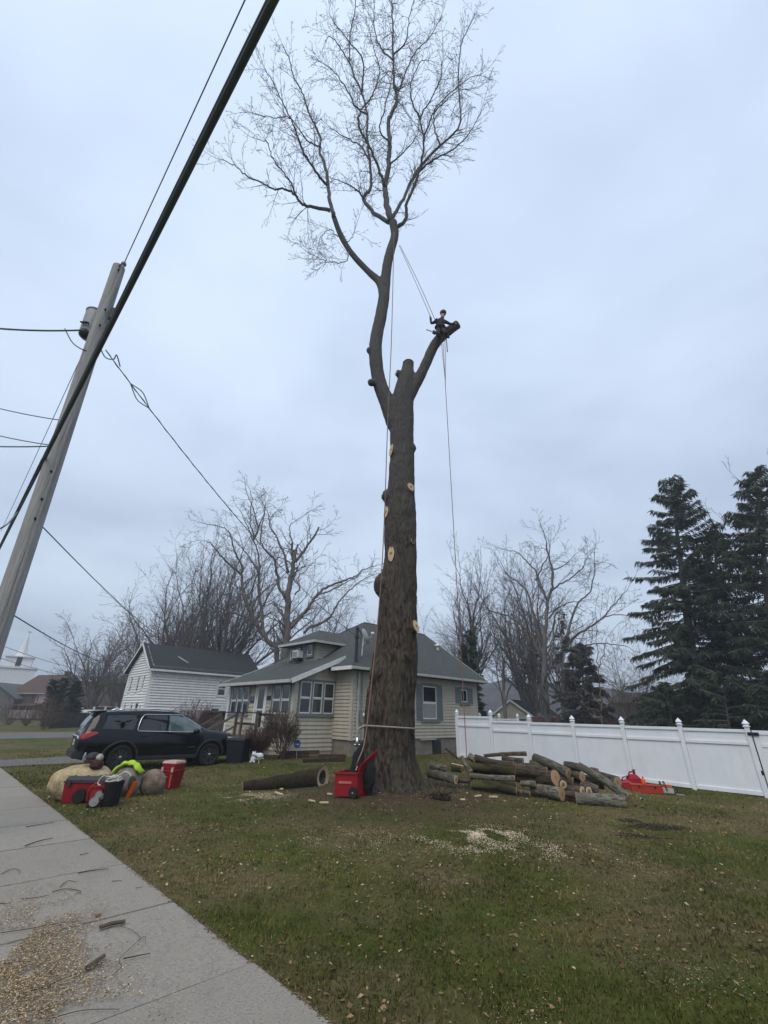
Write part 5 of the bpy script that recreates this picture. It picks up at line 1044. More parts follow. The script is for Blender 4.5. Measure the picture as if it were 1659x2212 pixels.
far_tree('broom-shaped bare tree of many upright stems behind the white house', 470, 55, 1166, 175, 10, .07, seed=5, dens=.85, up=.07)
far_tree('second broom-shaped bare tree beside the broken old tree', 425, 58, 1200, 110, 8, .1, seed=6, up=.09, dens=.75)
far_tree('hazy bare tree behind the dormer roof', 735, 70, 1315, 140, 8, .12, seed=7, dens=.85)
far_tree('small bare tree seen behind the old broken tree', 665, 66, 1290, 120, 7, .12, seed=17)
far_tree('tiny rounded bare tree peeking over the bungalow ridge', 928, 90, 1352, 44, 5, .2, seed=8, dens=.6)
far_tree('dense bare tree beyond the right end of the bungalow roof', 1030, 52, 1238, 135, 10, .16, seed=9, up=.08)
far_tree('thin twin-stemmed bare tree left of the garage', 1091, 50, 1285, 70, 4, .3, seed=10, trunk_r=.2)
far_tree('bare brushy tree behind the big spreading tree', 1240, 62, 1300, 130, 8, .1, seed=12, dens=.8)
far_tree('bare thicket tree left of the tall spruces', 1365, 42, 1395, 120, 8, .06, seed=13, trunk_r=.1, m=bark_brown, dens=.68)
far_tree('grey bare thicket tree in front of the spruce foot', 1420, 36, 1450, 90, 6, .08, seed=14, trunk_r=.08, m=bark_brown, dens=.65)
far_tree('many-stemmed bare tree rising through the spreading tree', 1165, 55, 1215, 150, 9, .12, seed=21, dens=.85, up=.07)
far_tree('bare tree with thin stems above the garage roof', 1135, 60, 1275, 110, 7, .12, seed=22, dens=.8)
far_tree('bare tree filling the gap between steeple and white house', 275, 66, 1330, 120, 7, .1, seed=23, dens=.8)
far_tree('upright bare tree right behind the white house ridge', 398, 56, 1195, 105, 7, .1, seed=24, dens=.75, up=.08)
far_tree('bare tree top leaning in at the far right edge', 1765, 46, 955, 150, 6, .45, seed=15, dens=.8)
# traced trees: limbs in a detail sheet -> survey units
def traced_tree(name, label, base_px, H, limbs_px, m, conv, P, seed, group=None, w_scale=.95, spread=2.5):
    rt.seed(seed); b = far_pt(*base_px, H); b[2] = float(gh(b[0], b[1])) - .2; t = thing(name, label, 'tree', b, group); mbx = MB(); S = Segs()
    for pts, w0, w1, dH in limbs_px:
        pz = [conv(x, y) for x, y in pts]; n = len(pz); Qp = []
        for i, (x, y) in enumerate(pz): Qp.append(atH(x, y, H + dH * (i / max(1, n - 1))))
        Qp = np.array(Qp)
        if w0 > 14 or (pts is limbs_px[0][0]): Qp = np.vstack([[Qp[0][0], Qp[0][1], b[2]], Qp])
        c = catmull(Qp, 5); mpp = pxm(c[0]); rr_ = np.linspace(0, 1, len(c)) ** .8 * (w1 - w0) + w0; rr_ = rr_ / 2 * mpp * w_scale; c[1:-1] += rng.normal(0, .04, c[1:-1].shape); mbx.tube(c, rr_, 7); acc = rt.random()
        for i in range(3, len(c)):
            st = np.linalg.norm(c[i] - c[i-1]); acc += st * P['den']
            while acc > 1:
                acc -= 1; tv = Vector(norm(c[i] - c[i-1])); a = R(rt.uniform(35, 70)); dd = tv * math.cos(a) + rand_perp(tv) * math.sin(a); grow(S, c[i], dd, rt.uniform(.8, spread), max(P['rmin'], rr_[i] * .4), 1, P)
        if w1 < 3: grow(S, c[-1], Vector(norm(c[-1] - c[-2])), spread * .7, max(P['rmin'], rr_[-1]), 1, P)
    mbx.build('limbs', m, t, smooth=True); V, T = S.mesh(3); raw_mesh('crown', V, T, m, t); return t
PT = dict(lv=[(.8, .6, .5, 40), (.45, 2.8, .5, 42), (.32, 4.6, .5, 42), (.28, 0, .5, 42)], up=.07, wob=.38, rmin=.0105, taper=.3, bare=.1, den=1.7)
cz = lambda x, y: (427.9 + .2381 * x, 1042.3 + .2381 * y)
traced_tree('old_tree', 'old broken-topped tree with jagged stubs behind the bungalow dormer', (627, 1545), 40, [
 ([(800,1420),(810,1250),(815,1080),(835,900),(860,780),(880,660),(880,610)], 22, 9, 0), ([(862,700),(855,620),(858,545)], 7, 5, .2), ([(885,640),(905,560)], 5, 4, 0),
 ([(880,720),(960,620),(1010,540),(1060,480),(1095,405)], 7, 4, -.5), ([(840,1320),(900,1250),(1000,1130),(1080,1020),(1180,940),(1300,900),(1420,850),(1500,790),(1600,760)], 11, 1.6, 1.5),
 ([(1080,1020),(1180,990),(1300,930),(1370,890)], 5, 2, .8), ([(960,1370),(1020,1310),(1140,1260),(1210,1200),(1260,1110),(1340,1010),(1430,930),(1540,860),(1620,830)], 7, 1.4, -1), ([(860,1290),(930,1230),(1060,1165)], 5, 1.5, 1),
 ([(790,1040),(740,960),(715,830),(690,700),(620,620),(570,540),(575,430),(600,300),(600,220)], 8, 1.4, -1), ([(820,820),(780,640),(720,520),(690,460),(650,390),(640,290),(600,210)], 6, 1.4, 1), ([(800,1240),(720,1130),(690,1090)], 6, 4, 1),
 ([(850,560),(835,450),(840,380),(950,310)], 3, 1.2, 0), ([(880,1020),(920,960),(910,870),(980,790),(1050,720)], 4, 1.3, -1), ([(870,880),(900,780),(940,700)], 4, 1.5, 1)], bark_far, cz, PT, 31, spread=2.6)
traced_tree('old_tree', 'leaning many-limbed tree left of the broken-topped one', (600, 1545), 43, [
 ([(720,1560),(640,1450),(560,1340),(500,1220),(440,1100),(405,980),(395,830),(400,760),(330,620),(290,470),(200,400),(80,380)], 15, 1.5, 0), ([(600,1400),(580,1250),(560,1050),(545,900),(560,780),(540,620),(500,520),(440,380),(380,250)], 9, 1.5, 1),
 ([(395,830),(300,760),(200,660),(110,550),(60,530)], 6, 1.3, -1), ([(550,820),(480,700),(400,600),(330,520)], 5, 1.3, .5), ([(500,520),(545,420),(510,260),(470,170),(430,60)], 4.5, 1.3, -1), ([(510,500),(480,400),(475,300),(490,160),(470,60)], 4, 1.2, 1), ([(505,520),(580,330),(610,200)], 4, 1.2, 0),
 ([(520,1260),(420,1210),(300,1180),(200,1140),(80,1100)], 6, 1.4, 1)], bark_far, cz, PT, 32, spread=2.4)
cf_ = lambda x, y: (932.6 + .2645 * x, 1124.6 + .2645 * y)
PB = dict(PT); PB['den'] = 1.6
traced_tree('spreading_tree', 'big wide-spreading bare tree behind the cream garage', (1178, 1545), 48, [
 ([(930,1460),(920,1250),(915,1050),(925,900),(940,760),(950,640),(980,540),(985,400),(950,270),(930,150),(900,70)], 17, 1.5, 0), ([(905,1100),(870,950),(840,800),(800,650),(770,560),(700,500),(620,440),(560,330)], 9, 1.4, 1.5), ([(880,1100),(820,960),(760,880),(640,790),(520,750),(420,710)], 9, 1.4, -1.5),
 ([(945,650),(880,500),(850,420),(780,340),(700,260),(640,250)], 6, 1.4, 1), ([(970,580),(1050,520),(1120,480),(1240,380),(1250,330)], 5, 1.4, -1), ([(1020,1250),(1060,1080),(1110,920),(1160,760),(1200,670),(1290,580),(1330,430),(1330,280)], 9, 1.4, 1), ([(1080,1060),(1160,950),(1260,890),(1380,810),(1480,770),(1620,780)], 7, 1.4, -1.5), ([(1380,810),(1450,730),(1540,630),(1600,560)], 4, 1.2, 0),
 ([(960,800),(1020,720),(1100,680),(1200,660)], 5, 1.3, 1.5), ([(890,1060),(780,1030),(640,1010),(450,1005)], 5, 1.3, 1), ([(1090,1080),(1200,1030),(1320,1005),(1460,1010),(1600,1030)], 5, 1.3, -1), ([(960,1240),(990,1000),(1000,800),(1030,740)], 6, 1.5, 1), ([(850,490),(900,380),(960,260),(960,180)], 4, 1.3, -1), ([(985,400),(1060,380),(1150,300)], 4, 1.2, 1)], bark_far, cf_, PB, 33, spread=3.0)
PY = dict(lv=[(.6, .6, .5, 40), (.35, 1.2, .5, 45), (.25, 1.8, .5, 45), (.2, 0, .5, 45)], up=.06, wob=.3, rmin=.008, taper=.3, bare=.15, den=.5)
traced_tree('young_tree', 'pale-stemmed young tree with low drooping limbs just beyond the white fence', (1300, 1560), 27, [
 ([(1395,1640),(1385,1500),(1375,1350),(1355,1150),(1350,950),(1340,700)], 4.6, 1.0, 0), ([(1385,1510),(1300,1420),(1200,1350),(1100,1280)], 3.6, 1.2, .6), ([(1390,1540),(1450,1500),(1490,1440),(1560,1370),(1620,1290)], 3.4, 1.0, -.5), ([(1390,1560),(1280,1530),(1200,1450),(1150,1400)], 2.4, .9, -.7), ([(1370,1300),(1330,1180),(1300,1000)], 2, .8, .5), ([(1365,1200),(1410,1060),(1430,960)], 2, .8, -.4)], bark_brown, cf_, PY, 34, spread=1.4)

# ================================================================== EVERGREENS
def needle_mat(name, a, b):
    return attr_mat(name, [(0, a), (1, b), (.5, tuple((p + q) / 2 for p, q in zip(a, b)))], .8, .15)
spruce_n = needle_mat('spruce_needles', (.014, .022, .014), (.056, .070, .044)); cedar_n = needle_mat('cedar_foliage', (.010, .022, .010), (.035, .062, .026)); hem_n = needle_mat('hemlock_foliage', (.022, .024, .018), (.062, .058, .046))
def spruce(label, px, H, top_py, half_px, name='spruce_tree', nb=130, sprays=46, nm=None, seed=0, lean_px=0.0, low=.10, size=1.0, droop=.55, base_py=1555, trunks=((0, 1.0),), power=.8, group='tall spruces at the right'):
    rt.seed(seed); rg = np.random.default_rng(seed); b = far_pt(px, base_py, H); b[2] = float(gh(b[0], b[1])) - .1; h = atH(px + lean_px, top_py, H)[2] - b[2]; hw_ = half_px * pxm(atH(px, 1400, H)); t = thing(name, label, 'tree', b, group)
    topx = atH(px + lean_px, top_py, H); leanv = (topx - b) * [1, 1, 0]; mb = MB(); segs = Segs(); tri = []; tone = []
    for off, fh in trunks:
        hh = h * fh; pts = [b + leanv * f + np.array([off * f ** .7, 0, hh * f]) for f in np.linspace(0, 1, 9)]; mb.tube(pts, np.linspace(h * .022, .02, 9), 8)
        for i in range(int(nb * fh)):
            f = low + (1 - low) * (i + rt.random()) / (nb * fh); f = min(f, .995); o = b + leanv * f + np.array([off * f ** .7, 0, hh * f]); az = rt.random() * 6.283
            L = hw_ * ((1 - f) ** power + .05) * rt.uniform(.55, 1.12) * (1.0 if fh == 1 else .8); d = np.array([math.cos(az), math.sin(az), 0]); pu = np.interp(f, [0, .5, 1], [-.12, .12, .7]); K = 7; P_ = []
            for j in range(K + 1):
                s = j / K; P_.append(o + d * L * s + ZUP * (L * (pu * s - droop * s * s * (1 - f * .6) + .42 * droop * s ** 3.2)))
            P_ = np.array(P_)
            for j in range(K): segs.add(P_[j], P_[j+1], .035 * (1 - j / K) + .008, .035 * (1 - (j + 1) / K) + .008)
            ns = max(6, int(sprays * L / hw_ * size ** -.5)); s = .12 + .88 * rg.random(ns) ** .75; ii = np.minimum((s * K).astype(int), K - 1); fr = s * K - ii; c = P_[ii] * (1 - fr)[:, None] + P_[ii + 1] * fr[:, None]
            side = np.array([-d[1], d[0], 0]); l = rg.uniform(.22, .6, ns) * size * (.6 + .5 * s); sg_ = rg.choice([-1, 1], ns)[:, None]
            dirv = side * sg_ * rg.uniform(.2, .9, ns)[:, None] + d * rg.uniform(.1, .8, ns)[:, None] - ZUP * rg.uniform(.25, 1.9, ns)[:, None] * (droop + .25); dirv /= np.linalg.norm(dirv, axis=1, keepdims=True)
            wv = np.cross(dirv, rg.normal(size=(ns, 3))); wv /= np.linalg.norm(wv, axis=1, keepdims=True); wv *= (l * rg.uniform(.05, .10, ns))[:, None]
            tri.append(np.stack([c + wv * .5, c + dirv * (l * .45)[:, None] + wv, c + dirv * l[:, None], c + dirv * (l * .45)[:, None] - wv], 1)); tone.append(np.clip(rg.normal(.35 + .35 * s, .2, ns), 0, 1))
    mb.build('trunk', bark_far, t, smooth=True); V, T = segs.mesh(3); tag(raw_mesh('branches', V, T, bark_far, t), kind='stuff'); tri = np.concatenate(tri); n = len(tri)
    raw_mesh('crown', tri.reshape(-1, 3), np.arange(4 * n).reshape(-1, 4), nm or spruce_n, t, attr={'tone': np.concatenate(tone)}); return t
spruce('tall forked spruce with drooping boughs right of the bare trees', 1500, 34, 1033, 166, nb=300, sprays=290, seed=5, lean_px=-52, trunks=((0, 1.0), (2.2, .80)), power=.70, size=.95, droop=.5)
spruce('dark spruce cut off by the right picture edge', 1665, 34, 1012, 150, nb=300, sprays=270, seed=6, lean_px=-35, power=.66, size=.95, droop=.5)
spruce('dark cedar tucked behind the right end of the bungalow roof', 1012, 33, 1362, 34, 'cedar_tree', 110, 230, cedar_n, 7, low=.02, size=.75, droop=.3, power=.55, group='dark evergreens')
spruce('broad brownish hemlock between the spreading tree and the spruces', 1256, 40, 1392, 62, 'hemlock_tree', 150, 260, hem_n, 8, low=.02, size=.9, droop=.45, power=.55, group='dark evergreens')
spruce('slim dark hemlock top beside the spreading tree trunk', 1212, 42, 1315, 24, 'hemlock_tree', 60, 110, hem_n, 9, low=.25, size=.7, droop=.45, power=.5, group='dark evergreens')
spruce('bushy yew at the foot of the spruces', 1440, 31, 1478, 60, 'yew_bush', 60, 220, spruce_n, 10, low=.0, size=.8, droop=.3, power=.4, group='dark evergreens')
spruce('second bushy yew nearest the gate post', 1560, 30, 1465, 80, 'yew_bush', 70, 220, spruce_n, 11, low=.0, size=.8, droop=.3, power=.4, group='dark evergreens')
spruce('dense dark yew at the right picture edge', 1670, 29, 1455, 70, 'yew_bush', 70, 220, spruce_n, 12, low=.0, size=.8, droop=.3, power=.4, group='dark evergreens')
spruce('pointed green arborvitae nearest the steeple', 117, 62, 1470, 18, 'arborvitae', 130, 170, cedar_n, 13, low=.01, size=.8, droop=-.4, power=.5, group='green arborvitae by the brown house')
spruce('pointed green arborvitae farther from the steeple', 164, 62, 1474, 17, 'arborvitae', 130, 170, cedar_n, 14, low=.01, size=.8, droop=-.4, power=.5, group='green arborvitae by the brown house')
spruce('dark pointed evergreen between the two green arborvitae', 139, 66, 1466, 16, 'arborvitae', 120, 170, spruce_n, 15, low=.01, size=.9, droop=-.3, power=.5, group='green arborvitae by the brown house')

# ================================================================== SHRUBS
def shrub(name, label, base, c, rad, stems, m, seed, r0=.022, P=None, trim=True, cat='bush', cone=.9, bare=.3):
    rt.seed(seed); S = Segs(); base = np.asarray(base, float); c = np.asarray(c, float); rad = np.asarray(rad, float); t = thing(name, label, cat, base)
    k = float(rad.max()); P = P or dict(lv=[(.15 * k, 6 / k, .42, 30), (.11 * k, 9 / k, .45, 36), (.09 * k, 8 / k, .5, 38), (.09 * k, 0, .5, 40)], up=.25 / k, wob=.32, rmin=.0042, taper=.3, bare=bare)
    for i in range(stems):
        a = 6.283 * (i + rt.random()) / stems; f = rt.uniform(.15, 1) * cone; tgt = c + rad * np.array([math.cos(a) * f, math.sin(a) * f, math.sqrt(max(.02, 1 - f * f)) * rt.uniform(.8, 1)]); d = tgt - base; L = float(np.linalg.norm(d))
        grow(S, base + np.array([math.cos(a), math.sin(a), 0]) * .05 * k, Vector(norm(norm(d) + np.array([math.cos(a), math.sin(a), 0]) * .15)), L, r0 * rt.uniform(.6, 1), 0, P)
    if trim:
        B_ = np.array(S.b); q = (B_ - c) / (rad * 1.02); keep = (np.sum(q * q, 1) < 1) | ((B_[:, 2] < c[2]) & (np.hypot(*(B_[:, :2] - base[:2]).T) < np.hypot(*(rad[:2])) * .6 * np.clip((B_[:, 2] - base[2]) / (c[2] - base[2] + .01), .15, 1)))
        S.a = [x for x, f in zip(S.a, keep) if f]; S.b = [x for x, f in zip(S.b, keep) if f]; S.ra = [x for x, f in zip(S.ra, keep) if f]; S.rb = [x for x, f in zip(S.rb, keep) if f]
    V, T = S.mesh(3); raw_mesh('stems', V, T, m, t); return t
shrub_m = mat('shrub_bark', (.13, .095, .072), .9, (.07, .05, .04), 4); hedge_m = mat('russet_twigs', (.12, .066, .048), .9, (.07, .04, .032), 3); tan_twig = mat('tan_twigs', (.17, .12, .085), .9, (.10, .07, .05), 3)
pb = atH(611, 1626, 18.9); pb[2] = float(gh(pb[0], pb[1])) - .02; cH = 18.9; cc = atH(601, 1574, cH); sr = 48 * pxm(cc)
shrub('round_bush', 'round clipped leafless bush in front of the porch side windows', pb, cc, (sr, sr, sr * .95), 26, shrub_m, 41, .02)
p2 = atH(553, 1624, 19.4); H2 = 19.4; shrub('brown_bush', 'dark russet bush between the trash bin and the round bush', sp(*p2[:2]), atH(553, 1597, H2), (.66, .6, .55), 30, hedge_m, 42, .014, cone=1.0, bare=.1)
p3 = hw(-3.0, V1 + PW + 1.6, 0); p3[2] = float(gh(p3[0], p3[1])); shrub('brown_hedge', 'large russet leafless hedge at the far porch corner', p3, p3 + ZUP * 1.15, (1.25, 1.25, 1.2), 26, hedge_m, 43, .018, cone=1.0, bare=.08)
p4 = hw(-3.2, V1 + PW + 3.4, 0); p4[2] = float(gh(p4[0], p4[1])); shrub('brown_hedge', 'second russet hedge nearer the white house', p4, p4 + ZUP * .95, (1.2, 1.2, 1.0), 22, hedge_m, 44, .018, cone=1.0, bare=.08)
for i, (x, y, r_, lb_) in enumerate(((18, 1566, 2.0, 'russet roadside bush at the far left edge'), (55, 1568, 1.3, 'small russet bush beside the far road'), (92, 1576, 1.9, 'pale tan bush at the end of the picket fence'))):
    q = on_ground(x, y); shrub('roadside_bush', lb_, q, q + ZUP * r_ * .75, (r_, r_, r_ * .85), 18, tan_twig if i == 2 else hedge_m, 50 + i, .03, cone=1.0, bare=.08)
# ================================================================== BLACK SUV
def build_suv():
    fw = norm([2.24, 1.78, 0]); rt_ = np.array([fw[1], -fw[0], 0]); cen = CARC - rt_ * .80; zc0 = float(surf(cen[0], cen[1])[0]) + .015
    suv = thing('suv', 'black three-row SUV with chrome window trim parked beside the bungalow', 'car', (cen[0], cen[1], zc0)); O = np.array([cen[0], cen[1], zc0])
    xsc = lambda p: np.where(np.atleast_2d(p)[:, 0] < -1.43, -1.43 + (np.atleast_2d(p)[:, 0] + 1.43) * 1.20, np.atleast_2d(p)[:, 0])
    W = lambda p: O + np.outer(xsc(p), fw) - np.outer(np.atleast_2d(p)[:, 1], rt_) + np.outer(np.atleast_2d(p)[:, 2], ZUP)   # local x fwd, y left, z up
    xs = np.array([-2.48,-2.44,-2.38,-2.28,-2.15,-2.02,-1.85,-1.4,-.6,.1,.5,.85,1.15,1.35,1.8,2.15,2.32,2.40])
    T = dict(zt=[.92,1.10,1.30,1.53,1.66,1.70,1.72,1.74,1.74,1.715,1.63,1.43,1.22,1.15,1.10,1.03,.93,.74], zb=[.88,1.02,1.09,1.11,1.13,1.13,1.13,1.11,1.09,1.07,1.06,1.06,1.07,1.07,1.02,.96,.88,.70],
             z0=[.42,.36,.33,.31,.29,.28,.27,.26,.25,.25,.25,.25,.25,.26,.28,.31,.35,.42], wb=[.74,.82,.87,.905,.925,.94,.95,.955,.955,.955,.955,.95,.945,.94,.92,.87,.79,.68], wr=[.60,.62,.62,.62,.62,.63,.64,.65,.655,.655,.65,.67,.71,.74,.74,.70,.64,.56])
    g = lambda k, x: float(np.interp(x, xs, T[k]))
    def prof(x):
        zt, zb, z0, wb, wr = (g(k, x) for k in ('zt', 'zb', 'z0', 'wb', 'wr')); gl = zt - zb
        return [(0, z0), (.80*wb, z0), (.955*wb, z0+.08), (.985*wb, z0+.2), (1.0*wb, z0+.5*(zb-z0)), (.992*wb, zb-.12), (.965*wb, zb-.03), (.945*wb, zb), (.945*wb*.5+wr*.5+.018*min(1, gl*3), zb+gl*.5), (wr+.012, zt-.14*gl), (wr*.93, zt-.04*gl), (.6*wr, zt+.004), (0, zt+.012)]
    X = np.unique(np.r_[np.linspace(-2.48, 2.40, 70), xs]); rings = []
    for x in X:
        h = prof(x); r = [(x, y, z) for y, z in h] + [(x, -y, z) for y, z in h[-2:0:-1]]; rings.append(r)
    n = len(rings[0]); V = np.array(rings).reshape(-1, 3); k = len(X)
    F = [(i*n+j, i*n+(j+1) % n, (i+1)*n+(j+1) % n, (i+1)*n+j) for i in range(k-1) for j in range(n)] + [tuple(range(n))[::-1], tuple((k-1)*n+j for j in range(n))]
    paint = mat('black_paint', (.004, .005, .007), .10, (.003, .004, .006), 2, spec=.35, coat=0); clad = mat('black_cladding', (.022, .023, .025), .6)
    chrome = mat('chrome', (.80, .81, .82), .12, (.75, .76, .77), 4, metallic=1.0); tyre_m = mat('tyre_rubber', (.018, .018, .018), .85, (.012, .012, .012), 30); rim_m = mat('dark_rim', (.10, .10, .105), .3, (.08, .08, .085), 4, metallic=.8)
    tint = mat('tinted_glass', (.010, .012, .015), .03, (.008, .01, .012), 2, spec=.8); clear_g = mat('light_glass', (.10, .14, .14), .03, (.05, .075, .078), 3, spec=.9)
    mb = MB().add(W(V), F); body = mb.build('body', paint, suv)
    cut = MB()
    for wx in (-1.43, 1.43):
        for sy in (-1, 1):
            cut.tube(W([(wx, sy * .62, .36), (wx, sy * 1.2, .36)]), .445, 28)
    co = cut.build('tmp_cut', clad, None, origin=O); bo = body.modifiers.new('b', 'BOOLEAN'); bo.operation = 'DIFFERENCE'; bo.object = co; bo.solver = 'EXACT'
    dg = bpy.context.evaluated_depsgraph_get(); me = bpy.data.meshes.new_from_object(body.evaluated_get(dg)); body.modifiers.clear(); body.data = me; bpy.data.objects.remove(co)
    me.polygons.foreach_set('use_smooth', np.ones(len(me.polygons), bool)); me.set_sharp_from_angle(angle=R(32))
    def hwid(x, z):
        h = prof(x); zz = [q[1] for q in h[2:]]; yy = [q[0] for q in h[2:]]; return float(np.interp(z, zz, yy))
    def patch(name, pts_lo, pts_hi, m, side, off=.009, parent=None, k=14, rows=6):     # lofted strip on the flank between two polylines of (x, z)
        lo = np.array(pts_lo); hi = np.array(pts_hi); t = np.linspace(0, 1, k); tl = np.linspace(0, 1, len(lo)); th = np.linspace(0, 1, len(hi)); G = np.zeros((rows, k, 3))
        for i, f in enumerate(np.linspace(0, 1, rows)):
            for j, tt in enumerate(t):
                x = np.interp(tt, tl, lo[:, 0]) * (1-f) + np.interp(tt, th, hi[:, 0]) * f; z = np.interp(tt, tl, lo[:, 1]) * (1-f) + np.interp(tt, th, hi[:, 1]) * f; G[i, j] = (x, side * (hwid(x, z) + off), z)
        return MB().sheet(W(G.reshape(-1, 3)).reshape(rows, k, 3)).build(name, m, parent or suv, smooth=True)
    zb = lambda x: g('zb', x); zt = lambda x: g('zt', x)
    for side in (-1, 1):
        fwin = [(x, zb(x) + .035) for x in np.linspace(-.12, 1.0, 9)]; fhi = [(min(x, .98), min(zt(x) - .11, 1.60)) if x < .62 else (x, max(zb(x) + .04, zt(x) - .125)) for x in np.linspace(-.12, 1.0, 9)]
        patch('window', fwin, fhi, clear_g, side); patch('window', [(x, zb(x) + .035) for x in np.linspace(-1.05, -.2, 6)], [(x, 1.60) for x in np.linspace(-.93, -.2, 6)], tint, side)
        patch('window', [(x, zb(x) + .05) for x in np.linspace(-2.02, -1.22, 6)], [(x, 1.60 - max(0, (-1.85 - x)) * .3) for x in np.linspace(-1.93, -1.12, 6)], tint, side)
        loop = [(x, zb(x) + .02) for x in np.linspace(1.03, -1.06, 16)] + [(-1.10, zb(-1.1) + .06), (-1.08, 1.30), (-1.03, 1.5), (-.96, 1.60)] + [(x, 1.625) for x in np.linspace(-.88, .3, 8)] + [(x, max(zb(x) + .03, zt(x) - .105)) for x in np.linspace(.42, 1.03, 9)]
        lp = np.array([(x, side * (hwid(x, z) + .014), z) for x, z in loop]); MB().tube(W(lp), .013, 6).build('window_trim', chrome, suv, smooth=True)
        MB().bar(*W([(-.16, side * (hwid(-.16, 1.1) + .006), 1.09), (-.16, side * (hwid(-.16, 1.6) + .008), 1.61)]), .012, .075, up=fw).build('pillar', paint, suv)
        patch('tail_light', [(-2.45, .90), (-2.33, .91), (-2.16, 1.02), (-2.10, 1.05)], [(-2.44, 1.03), (-2.33, 1.10), (-2.18, 1.11), (-2.09, 1.09)], mat('tail_red', (.40, .008, .010), .15, (.3, .005, .006), 6, spec=.6), side, .016)
        patch('head_light', [(2.05, .86), (2.2, .84), (2.34, .80)], [(2.0, .93), (2.2, .92), (2.33, .88)], mat('lamp_lens', (.55, .55, .56), .1, (.4, .4, .41), 9), side, .012); patch('turn_light', [(2.0, .80), (2.12, .80)], [(2.0, .85), (2.12, .85)], mat('amber', (.5, .15, .02), .2), side, .014)
        for hx in (-.95, .02): MB().tube(W([(hx, side * (hwid(hx, .98) + .012), .965), (hx + .05, side * (hwid(hx, .98) + .04), .97), (hx + .17, side * (hwid(hx, .98) + .04), .972), (hx + .22, side * (hwid(hx, .98) + .012), .97)]), .016, 8).build('door_handle', paint, suv, smooth=True)
        for hx in (-1.13, -.14, 1.02): MB().tube(W([(hx, side * (hwid(hx, z) + .001), z) for z in np.linspace(.38, 1.04, 7)]), .005, 4).build('door_seam', mat('seam', (.002, .002, .002), .9), suv)
        MB().bar(*W([(.62, side * .965, .62), (.86, side * .965, .625)]), .012, .028).build('badge', chrome, suv)
        MB().bar(*W([(-1.0, side * .955, .34), (1.0, side * .955, .34)]), .035, .11).build('rocker_panel', clad, suv, bevel=.01)
        mr = W([(.80, side * 1.05, 1.12)])[0]; MB().blob(mr, (.12, .12, .085), 12, 8).build('mirror', paint, suv, smooth=True)
        MB().tube(W([(-1.75, side * .60, 1.72), (-1.6, side * .61, 1.78), (-.6, side * .62, 1.80), (.1, side * .62, 1.775), (.3, side * .61, 1.72)]), .019, 8).build('roof_rail', chrome if side else paint, suv, smooth=True)
        for wx in (-1.43, 1.43):
            a = np.linspace(math.pi * 1.03, -math.pi * .03, 17); MB().tube(W([(wx + math.cos(t) * .465, side * (.958 if wx < 0 else .955), .36 + math.sin(t) * .465) for t in a]), .03, 6).build('arch_trim', clad, suv, smooth=True)
            M4 = np.eye(4); M4[:3, 0] = fw; M4[:3, 1] = ZUP; M4[:3, 2] = -rt_ * side; M4[:3, 3] = W([(wx, side * .70, .365)])[0]
            wh = MB().lathe([(.25, .0), (.34, .0), (.368, .03), (.372, .12), (.366, .2), (.34, .235), (.29, .24), (.27, .225), (.25, .2)], 30, M4).build('wheel', tyre_m, suv, smooth=False, auto=40)
            MB().lathe([(.03, .1), (.27, .1), (.272, .215), (.262, .225), (.25, .2), (.24, .12)], 30, M4).build('rim', rim_m, wh, auto=40)
            sp_ = MB()
            for q in range(10):
                a = q * .6283 + (.0 if q % 2 else .14); d = fw * math.cos(a) + ZUP * math.sin(a); c0 = M4[:3, 3] - rt_ * side * .19; sp_.bar(c0 + d * .04, c0 + d * .25, .030, .03, up=-rt_ * side)
            sp_.build('spokes', rim_m, wh); MB().lathe([(.001, .2), (.04, .2), (.038, .222), (.02, .228)], 14, M4).build('hub_cap', chrome, wh)
    def topsheet(name, x0, x1, hy, m, off=.012, n1=9, n2=11, parent=None):
        G = np.zeros((n1, n2, 3))
        for i, x in enumerate(np.linspace(x0, x1, n1)):
            for j, y in enumerate(np.linspace(-hy, hy, n2)):
                h = prof(x); yy = [q[0] for q in h[:-6:-1]]; zz = [q[1] for q in h[:-6:-1]]; G[i, j] = (x - off * (1 if x < 0 else -1), y, float(np.interp(abs(y), yy, zz)) + off)
        return MB().sheet(W(G.reshape(-1, 3)).reshape(n1, n2, 3)).build(name, m, parent or suv, smooth=True)
    topsheet('rear_window', -2.40, -2.10, .56, mat('rear_glass', (.03, .035, .04), .05, (.02, .025, .03), 2, spec=1.0)); topsheet('windscreen', .56, 1.12, .60, clear_g)
    MB().hexa(W([(-2.34, -.56, 1.65), (-2.34, .56, 1.65), (-1.98, .6, 1.69), (-1.98, -.6, 1.69), (-2.34, -.56, 1.685), (-2.34, .56, 1.685), (-1.98, .6, 1.73), (-1.98, -.6, 1.73)])).build('spoiler', paint, suv, bevel=.01)
    MB().tube(W([(-2.485, -.66, .90), (-2.5, -.6, .965), (-2.5, .6, .965), (-2.485, .66, .90)]), .02, 6).build('tailgate_trim', chrome, suv)
    pl = MB().obox(W([(-2.50, 0, .78)])[0], -rt_ * .155, fw * .006, ZUP * .078).build('licence_plate', mat('plate_pale', (.55, .60, .58), .4, (.42, .48, .46), 30), suv); MB().obox(W([(-2.508, 0, .78)])[0], -rt_ * .11, fw * .002, ZUP * .022).build('plate_marks', mat('plate_ink', (.08, .15, .14), .5, (.4, .45, .44), 40), pl)
    MB().hexa(W([(-2.54, -.78, .36), (-2.54, .78, .36), (-2.3, .9, .36), (-2.3, -.9, .36), (-2.53, -.78, .58), (-2.53, .78, .58), (-2.3, .93, .60), (-2.3, -.93, .60)])).build('rear_bumper', clad, suv, bevel=.03)
